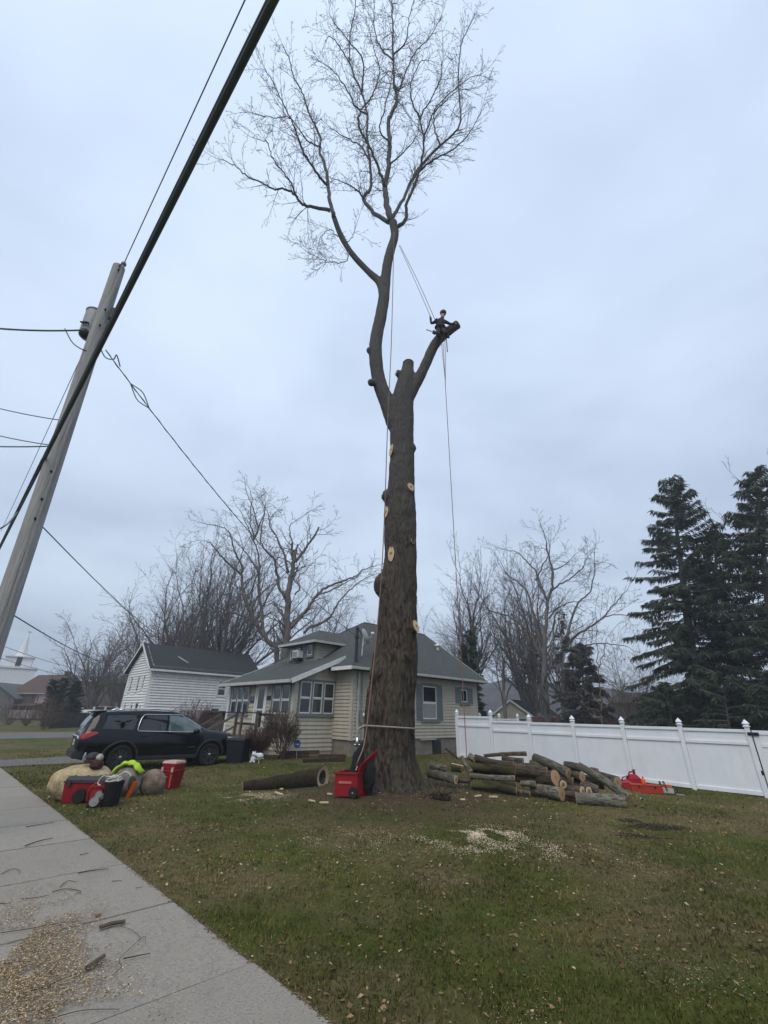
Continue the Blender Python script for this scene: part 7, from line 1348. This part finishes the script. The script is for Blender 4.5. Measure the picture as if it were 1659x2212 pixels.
G0 = sg(905.2 + .2811 * 990, 1590.9 + .2811 * 490); FWD = norm([G0[0], G0[1], 0])
def lp(x, y, row):
    px, py = 905.2 + .2811 * x, 1590.9 + .2811 * y; d = ray(px, py); D = float(G0[:2] @ FWD[:2]) + row * .36; t = D / float(d[:2] @ FWD[:2]); q = CAM + d * t; return q
LOGS = [  # A, B, widths, rows (A, B), bark, label
 (875,405,1098,442,82,94,1.2,.0,'g','fat front log of the pile with its round face to the right'), (1212,512,1585,520,80,86,-.25,-.1,'g','separate grey log lying on the grass right of the pile'), (1225,225,1608,470,52,62,1.5,.1,'g','long grey log slanting down across the right of the pile'),
 (75,280,283,332,66,62,1.3,.5,'g','short grey log with a pale face at the left front of the pile'), (92,225,212,246,48,46,1.2,1.0,'g','short grey log resting behind the leftmost front log'), (405,375,748,418,52,56,.5,.25,'m','long mossy log along the foot of the pile'), (395,300,735,322,38,42,.9,.6,'g','long pale grey log above the mossy one'),
 (380,232,740,275,58,62,1.35,1.0,'m','dark long log with chip marks across the middle of the pile'), (430,165,730,222,50,55,1.8,1.4,'b','brown log high in the left middle of the pile'), (500,148,825,132,24,30,2.2,1.9,'b','thin crooked pole lying along the top of the pile'), (905,330,1050,318,104,114,1.5,.45,'b','thickest short round standing behind the fat front log'),
 (885,165,1150,283,64,72,2.3,.8,'g','large grey log pointing up and left on top of the pile'), (1120,222,1235,240,58,58,1.9,1.5,'b','dark round behind the slanting grey log\'s upper end'), (1165,290,1255,312,56,60,1.7,.8,'b','round with a frayed pale face under the top grey log'), (1115,400,1258,422,64,70,1.1,.2,'b','brown log with a face beside the fat front log'),
 (1225,400,1306,421,58,62,1.2,.4,'b','small log end just right of the brown faced log'), (1112,438,1215,452,46,50,.7,.1,'b','short log wedged low between fat front log and separate log'), (1250,365,1372,412,56,64,.95,.6,'b','brown log under the slanting grey log'), (745,250,985,285,88,92,1.1,.9,'b','broad dark log in the heart of the pile'), (785,362,895,368,42,46,.75,.6,'g','pale grey stub left of the thickest round'),
 (640,165,800,192,42,46,2.0,1.7,'b','dark log near the top behind the pale split piece'), (1390,310,1525,352,76,84,1.8,.7,'b','round log end at the far right beside the red fuel can'), (1320,258,1372,272,44,50,1.7,1.5,'b','small round peeking over the slanting grey log'), (250,245,330,252,44,50,1.3,1.1,'m','dark short log behind the split pale slab at left'),
 (325,160,400,272,36,40,1.5,1.0,'g','short grey limb propped upright at the left of the pile'), (205,95,300,172,14,20,2.6,1.9,'b','thin broken branch sticking out behind the pile at left'), (385,150,438,185,48,52,2.0,1.8,'g','small grey round on the upper left of the pile'), (1055,315,1185,350,66,70,1.3,1.0,'b','dark log hidden behind the thickest round'),
 (480,345,750,375,30,36,.8,.5,'m','slim mossy pole just above the long mossy log'), (300,335,425,347,36,38,1.1,.9,'b','dark log under the left end of the pale grey log'), (762,418,788,426,34,38,.45,.35,'b','tiny round at the right end of the mossy log'), (800,425,852,440,32,36,.4,.25,'b','small stub just left of the fat front log'), (1070,340,1108,370,54,60,1.1,.5,'b','small oval log end below the thickest round'),
 (560,290,900,320,80,80,1.7,1.6,'b','dark filler log deep in the left middle of the pile'), (850,225,1120,270,80,84,2.1,1.9,'b','dark log beneath the top grey log'), (1000,380,1300,400,70,70,1.4,1.3,'b','dark log low behind the faced logs'), (420,260,640,300,70,70,2.0,1.9,'m','mossy log deep behind the long dark log'), (1180,330,1420,370,70,66,1.8,1.6,'b','dark log deep behind the slanting grey log'), (640,215,900,240,66,64,2.3,2.2,'m','mossy log at the back of the pile top'), (450,200,600,215,60,60,2.4,2.3,'b','brown log at the back left of the pile'), (760,320,960,340,60,60,1.4,1.3,'b','dark log behind the pale grey stub')]
for ax, ay, bx, by, wa_, wb_, r_a, r_b, kd, lb_ in LOGS:
    A_, B_ = lp(ax, ay, r_a), lp(bx, by, r_b); ra = wa_ / 2 * .2811 * pxm(A_); rb_ = wb_ / 2 * .2811 * pxm(B_)
    for q, r_ in ((A_, ra), (B_, rb_)):
        zmin = float(surf(q[0], q[1])[0]) + r_ * .9
        if q[2] < zmin: q[2] = zmin
    log(A_, B_, ra, rb_, lb_, {'g': bark_grey, 'b': bark_brn, 'm': bark_moss}[kd], wood_dull, wood_dull if bx not in (1258, 1306, 1108, 283) else wood_fresh)
# split pieces with bright faces
for (x0, y0, x1, y1, w_, row, lb_) in ((738, 215, 860, 222, 44, 1.2, 'wedge of split pale wood bright on the middle of the pile'), (248, 205, 338, 224, 30, 1.1, 'split pale slab tilted at the left of the pile')):
    A_, B_ = lp(x0, y0, row), lp(x1, y1, row - .2); d = norm(B_ - A_); s = pxm(A_) * .2811 * w_; sd_ = norm(np.cross(d, ZUP)); u_ = np.cross(sd_, d)
    tilt = norm(u_ * .8 + sd_ * .6)
    o_ = MB().prism([A_ - sd_ * s * .55, A_ + sd_ * s * .55, A_ - tilt * s * .8 + sd_ * .05], (B_ - A_)).build('split_wood', wood_split, bevel=.006); tag(o_, lb_, 'split wood')
# hollow log in front of the porch
A_, B_ = sg(521, 1708), sg(697, 1699); s = pxm(B_); ra, rb_ = 10 * s, 21 * s; A_ = A_ + [0, .1, ra * .45]; B_ = B_ + [0, .25, rb_ * .72]; d = norm(B_ - A_); L = float(np.linalg.norm(B_ - A_)); hlg = thing('hollow_log', 'mossy hollow log with a pale open end facing the trunk', 'log', (A_ + B_) / 2 - [0, 0, .2]); pts = np.array([A_ + (B_ - A_) * t for t in np.linspace(0, 1, 16)]); pts[1:-1] += rng.normal(0, .012, (14, 3)); rr_ = ra + (rb_ - ra) * np.linspace(0, 1, 16) ** 1.2
sd_ = norm(np.cross(d, ZUP)); u_ = np.cross(sd_, d); rj = rr_ * (1 + rng.normal(0, .03, 16)); nn = 28; ca = np.cos(np.arange(nn) * 6.2832 / nn); sa = np.sin(np.arange(nn) * 6.2832 / nn)
def hring(c, r_, sh=0.0, fy=1.0): return [c + (sd_ * x + u_ * y * fy) * r_ + d * (-sh * x * r_ + .12 * abs(y) ** 3 * r_ * (sh > 0)) for x, y in zip(ca, sa)]
V = []; rows = 0
for c, r_ in zip(pts[:-2], rj[:-2]): V += hring(c, r_ * (1 + .0), 0); rows += 1
V += hring(B_ - d * rb_ * .15, rb_, .85); rows += 1
MB().add(V, [(i*nn+k, i*nn+(k+1) % nn, (i+1)*nn+(k+1) % nn, (i+1)*nn+k) for i in range(rows-1) for k in range(nn)]).build('bark_shell', mat('sodden_bark', (.042, .031, .014), .98, (.014, .010, .006), 14, (1, 1, 1), bump=.03, bscale=40, col3=(.03, .032, .010)), hlg, smooth=True)
V = []; ins_ = list(zip(pts[6:-3], rr_[6:-3] * .60)); 
for c, r_ in ins_: V += hring(c, r_)
V += hring(B_ - d * rb_ * .22, rb_ * .60, .85, 1.1); q = len(ins_) + 1
MB().add(V, [(i*nn+k, i*nn+(k+1) % nn, (i+1)*nn+(k+1) % nn, (i+1)*nn+k) for i in range(q-1) for k in range(nn)] + [tuple(range(nn))]).build('hollow', mat('rotten_heart', (.11, .085, .065), .95, (.05, .038, .03), 14), hlg, smooth=True)
MB().tube([A_, A_ - d * .004], ra * .97, 20).build('cut_face', wood_dull, hlg)
V = hring(B_ - d * rb_ * .14, rb_ * 1.01, .85) + hring(B_ - d * rb_ * .20, rb_ * .59, .85, 1.1)
MB().add(V, [(i, (i+1) % nn, nn + (i+1) % nn, nn + i) for i in range(nn)]).build('cut_ring', wood_split, hlg, smooth=False)
# loose pale chunks
for i, (x, y, r_, lb_) in enumerate(((700, 1737, .10, 'pale wood slab just left of the red wheeled tote'), (602, 1717, .12, 'largest pale wood slab in front of the hollow log'), (673, 1733, .08, 'pale wood slab lying lowest between hollow log and tote'), (1033, 1722, .09, 'pale wood slab at the foot of the hanging red rope'), (1066, 1724, .11, 'pale wood slab before the mossy log of the pile'), (660, 1696, .05, 'tiny pale chip on the hollow log side towards the trunk'), (1000, 1730, .06, 'small pale slab right of the torn root clump'), (608, 1707, .06, 'small pale slab against the hollow log flank'), (712, 1718, .07, 'pale slab below the open end of the hollow log'))):
    q = sg(x, y); a_ = random.uniform(-.6, .6); o_ = MB().prism([q + np.array([math.cos(a_) * r_ * k[0] - math.sin(a_) * r_ * k[1] * .4, math.sin(a_) * r_ * k[0] + math.cos(a_) * r_ * k[1] * .4, .012]) for k in ((-1, -.3), (-.2, -.6), (1, -.1), (.7, .5), (-.6, .5))], (0, 0, .035)).build('wood_chunk', wood_split, bevel=.005); o_.rotation_euler = (random.uniform(-.15, .15), random.uniform(-.15, .15), 0); tag(o_, lb_, 'wood chunk', 'pale wood chunks on the lawn')
# torn roots right of the trunk
q = sg(955, 1728); rt.seed(77); S = Segs(); PR = dict(lv=[(.1, 5, .5, 50), (.07, 0, .5, 50)], up=-.8, wob=.7, rmin=.006, taper=.3, bare=.1)
for i in range(16): a_ = rt.uniform(0, 6.28); grow(S, q + [0, 0, .08], Vector((math.cos(a_), math.sin(a_), rt.uniform(.0, .6))), rt.uniform(.15, .38), .02, 0, PR)
V, T = S.mesh(4); rs_ = thing('root_clump', 'dark torn root clump in the soil right of the trunk', 'roots', q); raw_mesh('roots', V, T, bark_moss, rs_); MB().blob(q + [0, .05, .03], (.22, .14, .09), 20, 12, .6, 2.5, 3).build('soil', mat('dark_soil', (.03, .022, .016), .95, (.015, .011, .008), 12, bump=.02), rs_, smooth=True)
# ================================================================== DEBRIS ON THE SIDEWALK
zt7 = lambda x, y: (.4299 * x, 1645.8 + .4299 * y)
def wp(x, y, up=.036): return gz(*zt7(x, y), up)
stick_m = mat('stick_bark', (.115, .08, .058), .9, (.06, .042, .032), 12); stick_d = mat('stick_dark', (.08, .058, .046), .9, (.04, .03, .025), 12)
sticks = [([(125,425),(190,402),(265,385)], 9), ([(390,562),(460,550),(545,540)], 9), ([(262,655),(330,640),(405,652),(375,668)], 7), ([(620,992),(690,978),(755,965)], 10), ([(565,1075),(610,1030),(600,990),(690,905),(705,880)], 6), ([(705,880),(650,840),(560,825),(530,868)], 4), ([(700,895),(728,878),(730,912)], 4), ([(0,862),(150,840),(300,812),(420,800)], 7), ([(110,692),(180,684),(245,672)], 7), ([(130,328),(210,315),(275,305)], 6), ([(5,565),(60,540),(95,545),(95,560)], 6), ([(400,470),(445,460)], 7), ([(0,1195),(200,1140),(350,1080),(480,1040)], 8), ([(180,1255),(300,1215),(440,1190)], 6), ([(300,630),(340,600),(385,605)], 6), ([(260,1290),(420,1250),(600,1245)], 7), ([(0,715),(55,712)], 8), ([(560,602),(612,598)], 6), ([(680,636),(715,630)], 5), ([(430,1050),(540,1000)], 5)]
TWL = ['straight dark twig highest but one on the sidewalk', 'long straight twig reaching the lawn edge at mid sidewalk', 'forked crooked twig in the middle of the sidewalk', 'straight twig right of the sawdust heap', 'long curved leafless spray beside the sawdust heap', 'thin side shoot curling off the leafless spray top', 'short spur at the tip of the leafless spray', 'long thin twig entering from the left above the sawdust', 'straight twig left of the forked crooked twig', 'highest pale-brown twig on the sidewalk', 'hooked twig at the left picture edge', 'short stub of twig near the upper lawn edge', 'long stick buried across the sawdust heap', 'thin stick in the lower sawdust heap', 'bent twig just above the forked crooked twig', 'lowest long stick at the bottom of the sidewalk', 'stubby twig cut by the left picture edge', 'short twig between the joints near the lawn edge', 'shortest twig alone near the third sidewalk joint', 'thin twig beside the dark bark curl']
for i, (pts, w_) in enumerate(sticks):
    P_ = np.array([wp(x, y, .038 + .004) for x, y in pts]); s = pxm(P_[0]) * .4299; r_ = w_ / 2 * s * .62; P_[:, 2] += r_
    tag(MB().tube(catmull(P_, 4) if len(P_) > 2 else P_, np.linspace(r_, r_ * .55, (len(P_) - 1) * 4 + 1 if len(P_) > 2 else 2), 7).build('twig', stick_m if i % 3 else stick_d, smooth=True), TWL[i], 'twig', 'twigs on the sidewalk')
for (pts, w_, lb_) in (([(500,842),(560,822),(628,812)], 32, 'thick broken branch piece on the sidewalk'), ([(432,1046),(480,1012),(520,985)], 34, 'thick curl of dark bark on the sidewalk'), ([(478,780),(505,772)], 22, 'small orange-brown bark disc on the sidewalk')):
    P_ = np.array([wp(x, y, .04) for x, y in pts]); s = pxm(P_[0]) * .4299; r_ = w_ / 2 * s * .7; P_[:, 2] += r_ * .8; tag(MB().tube(P_, r_, 10, flat=.7).build('bark_piece', stick_m if 'orange' not in lb_ else mat('orange_bark', (.24, .13, .06), .9), auto=40), lb_, 'bark')
n = 24000; cx_ = rng.normal(0, 1, n); cy_ = rng.normal(0, 1, n); c0 = wp(120, 1080); ex = wp(420, 1020) - c0; ey = wp(150, 780) - c0; x = c0[0] + ex[0] * cx_ * .80 + ey[0] * cy_ * .66; y = c0[1] + ex[1] * cx_ * .80 + ey[1] * cy_ * .66
dd = (x - SWE[0]) * SWN[0] + (y - SWE[1]) * SWN[1]; k = (dd > .02) & (fbm(np.c_[x * 2.6, y * 2.6, x * 0 + 3], 3) > .36); x, y, dd = x[k], y[k], dd[k]; n = len(x); zz_ = np.where(dd < 1.54, .036, surf(x, y)) + rng.random(n) * .02
dm_ = attr_mat('debris_mix', [(0, (.055, .034, .020)), (1, (.62, .49, .30)), (.35, (.16, .098, .052)), (.65, (.42, .30, .165))]); tn = np.clip(rng.normal(.44, .3, n), 0, 1)
chips(n, x, y, rng.uniform(.003, .012, n), 'sawdust_pile', dm_, 'heap of sawdust, bark and shredded wood spilled on the sidewalk corner', 'sawdust', tn, z=zz_)
n = 5000; x, y, r = scatter(n, 3.2, 16, 1.2, 70); dd = (x - SWE[0]) * SWN[0] + (y - SWE[1]) * SWN[1]; k = (dd > .02) & (dd < 1.5); x, y = x[k], y[k]; n = len(x)
chips(n, x, y, rng.uniform(.003, .011, n), 'sidewalk_crumbs', dm_, 'fine wood crumbs and bits sprinkled along the sidewalk', 'crumbs', np.clip(rng.normal(.6, .35, n), 0, 1), z=np.full(n, .034))
n = 3600; t_ = 14 * rng.random(n) ** 1.8 - .6; dd = rng.normal(-.012, .022, n) + .035 * np.clip(fbm(np.c_[t_ * 1.5, t_ * 0, t_ * 0 + 4], 3) - .4, 0, 1) * 2; x = SWE[0] + SWD[0] * t_ + SWN[0] * dd; y = SWE[1] + SWD[1] * t_ + SWN[1] * dd
chips(n, x, y, rng.uniform(.004, .016, n), 'edge_dirt', attr_mat('edge_soil', [(0, (.05, .038, .022)), (1, (.24, .18, .10)), (.5, (.11, .085, .048))]), 'crumbled soil and dead grass along the lawn edge of the sidewalk', 'soil', np.clip(rng.normal(.4, .3, n), 0, 1), z=np.where(dd > 0, .034, .018))
# dark clods of torn turf
soil_c = attr_mat('soil_clod', [(0, (.012, .009, .007)), (1, (.055, .040, .028)), (.5, (.028, .02, .014))])
for x0, y0, lx, ly, n, lb_ in ((1425, 1788, .5, .12, 500, 'dark torn turf nearest the separate grey log'), (1395, 1808, .5, .12, 400, 'dark torn turf rut lower on the right lawn'), (1355, 1772, .2, .08, 150, 'little patch of torn turf below the separate grey log'), (75, 1648, 3.2, .5, 1600, 'strip of dark bare soil between sidewalk and gravel driveway'), (110, 1690, 1.0, .5, 500, 'dark soil scuffed round the tan boulder')):
    p = sg(x0, y0); x = p[0] + rng.normal(0, lx * .5, n); y = p[1] + rng.normal(0, ly, n); chips(n, x, y, rng.uniform(.015, .05, n), 'torn_turf', soil_c, lb_, 'soil', rng.random(n))
# ================================================================== UTILITY POLE AND WIRES
pt = atH(257, 578, 10.0); pm_ = atH(12, 1310, 10.0); dz_ = (pt - pm_) / (pt[2] - pm_[2]); pb0 = pt - dz_ * (pt[2] - float(gh(pt[0], pt[1])) + .4)
pole = thing('utility_pole', 'leaning grey wooden utility pole with transformer at left', 'utility pole', (pb0[0], pb0[1], 0)); pole_m = mat('weathered_pole', (.40, .395, .385), .95, (.24, .235, .228), 5, (4, 4, .16), bump=.02, bscale=16, col3=(.32, .31, .295))
ax = lambda z: pt + dz_ * (z - pt[2])
MB().tube([ax(z) for z in np.linspace(-.4, pt[2], 14)], np.linspace(.172, .138, 14), 22).build('shaft', pole_m, pole, auto=50)
dkw = mat('cable_black', (.12, .145, .18), .75, (.10, .122, .15), 4); tank = mat('transformer_grey', (.24, .26, .27), .5, (.19, .2, .21), 5)
up_ = norm(dz_); tside = norm([-.95, .3, 0])
tc_ = atH(199, 702, 10.438); tr_ = thing('transformer', 'grey pole-mounted transformer can on the left of the utility pole', 'transformer', tc_ - up_ * .4); MB().tube([tc_ - up_ * .40, tc_ - up_ * .37, tc_ + up_ * .38, tc_ + up_ * .42], [.17, .20, .20, .17], 22).build('tank', tank, tr_, auto=40); MB().tube([tc_ + up_ * .36, tc_ + up_ * .385], [.212, .212], 22).build('lid_band', tank, tr_); MB().bar(tc_ + up_ * .1, ax(tc_[2] + .1), .06, .08).build('hanger', dkm, tr_); MB().blob(tc_ - up_ * .38 - [0, .1, 0], (.13, .13, .12), 12, 8).build('terminal_shroud', dkm, tr_, smooth=True)
for q in range(3): MB().tube([tc_ - up_ * .15 - [.05 - .06 * q, .2, 0], tc_ - up_ * .15 - [.05 - .06 * q, .27, .05]], .022, 8).build('bushing', dkm, tr_)
ip = pt + np.array([.13, -.05, .03]); M4 = np.eye(4); M4[:3, 3] = ip; ins = mat('insulator_grey', (.30, .33, .36), .3); MB().lathe([(.018, -.1), (.018, 0), (.06, .01), (.062, .03), (.035, .04), (.055, .05), (.055, .07), (.03, .09), (.03, .11)], 16, M4).build('insulator', ins, pole); MB().bar(pt + [0, 0, -.1], ip - ZUP * .08, .04, .04).build('insulator_bracket', dkm, pole)
for z_ in (pt[2] - .1, pt[2] - .25, pt[2] - 1.6, pt[2] - 2.1, 6.0, 5.4, 5.0): 
    q = ax(z_); tod = norm([-q[0], -q[1], 0]); MB().tube([q + tod * .13, q + tod * .21], .018, 6).build('bolt', dkm, pole)
MB().tube(catmull([ax(11.2) + [.16, -.02, 0], ax(10.5) + [.18, -.05, 0], ax(9.8) + [.19, -.06, 0]], 4), .01, 6).build('ground_wire', dkw, pole)
sid = norm([.75, -.55, 0]); MB().bar(ax(.5) + sid * .205, ax(7.4) + sid * .18, .035, .02, up=sid).build('ground_moulding', pole_m, pole)
q = atH(244, 680, 9.812); MB().tube([q - up_ * .16, q + up_ * .16], .075, 12).build('cutout', dkm, pole)
SD = np.array([.694, -.72, 0])
def cable(label, pts, r, name='cable', n=8, sub=8, m=None): return tag(MB().tube(catmull(pts, sub), r, n).build(name, m or dkw, smooth=True), label, 'cable')
def span(p, d, t0, t1, sag=.0, k=9): return [p + d * t + ZUP * (-sag * (1 - ((2 * (t - t0) / (t1 - t0)) - 1) ** 2)) for t in np.linspace(t0, t1, k)]
cable('thin top wire running from the pole-top insulator overhead', span(ip + ZUP * .12, SD, 0, 14, .0), .011, 'power_line', 6)
cable('thin top wire continuing left from the pole top', span(ip + ZUP * .12, -SD, 0, 26, .35), .011, 'power_line', 6)
bp_ = atH(150, 880, 7.72)
for i, (off, r_, lb_) in enumerate((((.0, 0, .0), .021, 'thickest black cable of the bundle crossing the sky past the pole'), ((.034, 0, -.010), .012, 'thin lower cable of the bundle crossing past the pole'), ((-.022, 0, .022), .018, 'upper black cable of the bundle crossing past the pole'))):
    cable(lb_, span(bp_ + np.array(off), SD, -24, 13, .0, 22), r_, 'telecom_cable', 10, 3)
qq = [bp_ - SD * t + np.array([-.03, 0, -.03 - .05 * (i % 2)]) for i, t in enumerate(np.linspace(2.2, 6.5, 22))]; cable('lashed splice loops hanging under the cable bundle left of the pole', qq, .018, 'cable_splice', 6, 3)
cable('second cable drooping below the bundle at the left edge', [bp_ - SD * t - ZUP * (.05 + .03 * t) for t in (3, 5, 8, 12, 18)], .011, 'telecom_cable')
mt = hw(-.02, -.18, 5.02); s0 = atH(228, 756, 9.812)
def drop(label, A_, B_, sag, r_, name='service_drop', k=14, wav=0.0): 
    P_ = [A_ + (B_ - A_) * t - ZUP * sag * 4 * t * (1 - t) for t in np.linspace(0, 1, k)]; return cable(label, P_, r_, name, 6, 4)
drop('twisted service drop from the pole to the bungalow mast', s0, mt, .55, .011); P_ = [s0 + (mt - s0) * t - ZUP * .55 * 4 * t * (1 - t) + np.array([.014 * math.sin(t * 160), 0, .014 * math.cos(t * 160)]) for t in np.linspace(0, 1, 120)]; cable('thin conductor twisted round the service drop', P_, .007, 'service_conductor', 5, 1)
for sgn_, lb_ in ((-1, 'lower slack loop on the service drop'), (1, 'upper slack loop on the service drop')):
    t0, t1 = .055, .10; f = lambda t: s0 + (mt - s0) * t - ZUP * .55 * 4 * t * (1 - t); cable(lb_, [f(t0), f(t0 + .015) + np.array([.03, 0, .09]) * sgn_, f((t0 + t1) / 2) + np.array([.04, 0, .11]) * sgn_, f(t1 - .015) + np.array([.03, 0, .09]) * sgn_, f(t1)], .012, 'drip_loop', 6, 5)
cable('drooping connection loop where the service drop meets the pole', [ax(9.4) + [.16, -.1, 0], atH(226, 770, 9.812), atH(245, 776, 9.75), atH(252, 767, 9.75), s0 + (mt - s0) * .03], .013, 'drip_loop', 6)
drop('twisted wire pair leaving the pole to the left at transformer height', atH(181, 713, 9.875), atH(-160, 690, 11), .12, .019, 'service_wire'); cable('slack loop joining the left wire pair to the pole', [atH(140, 710, 10.375), atH(155, 738, 10.125), atH(172, 752, 10.0), atH(186, 757, 9.875)], .013, 'drip_loop', 6)
drop('highest single wire to the left below the transformer', atH(126, 907, 9.875), atH(-160, 832, 13), .1, .010, 'service_wire'); drop('middle single wire to the left of the pole', atH(106, 961, 9.875), atH(-160, 890, 13), .1, .010, 'service_wire'); drop('lowest level wire to the left of the pole', atH(104, 964, 9.875), atH(-160, 955, 12), .05, .013, 'service_wire')
drop('telephone wire from mid pole towards the white house roof', atH(84, 1130, 9.875), Ow + GU * 4 + GV * 3.3 + ZUP * (zew + 2.25), .6, .011, 'phone_wire'); drop('low wire from the pole towards the white house gable', atH(18, 1322, 9.875), Ow + GV * 3 + ZUP * (zew + .6), .7, .011, 'phone_wire')
drop('faint far wire below the steeple, upper', atH(-40, 1378, 55), atH(200, 1452, 84), .3, .025, 'far_wire'); drop('faint far wire below the steeple, lower', atH(-40, 1408, 55), atH(200, 1470, 84), .3, .025, 'far_wire')
cable('loose wire loop at the left edge beside the pole', [bp_ - SD * 5.5 - ZUP * .1, atH(20, 1128, 9.5), atH(0, 1142, 9.2), atH(-20, 1150, 9)], .012, 'drip_loop', 6)

# ================================================================== DAMP AIR
hz = MB().box(-1700, -1700, -4, 1700, 1700, 62).build('haze', [], origin=(0, 0, -4)); hm_ = bpy.data.materials.new('damp_air'); hm_.use_nodes = True
for n_ in list(hm_.node_tree.nodes):
    if n_.type == 'BSDF_PRINCIPLED': hm_.node_tree.nodes.remove(n_)
pv = hm_.node_tree.nodes.new('ShaderNodeVolumePrincipled'); pv.inputs['Color'].default_value = (.86, .91, 1.0, 1); pv.inputs['Density'].default_value = .0015; pv.inputs['Anisotropy'].default_value = .2
hm_.node_tree.links.new(pv.outputs[0], hm_.node_tree.nodes['Material Output'].inputs['Volume']); hz.data.materials.append(hm_); tag(hz, 'thin damp winter haze over the whole neighbourhood', 'haze', kind='stuff')
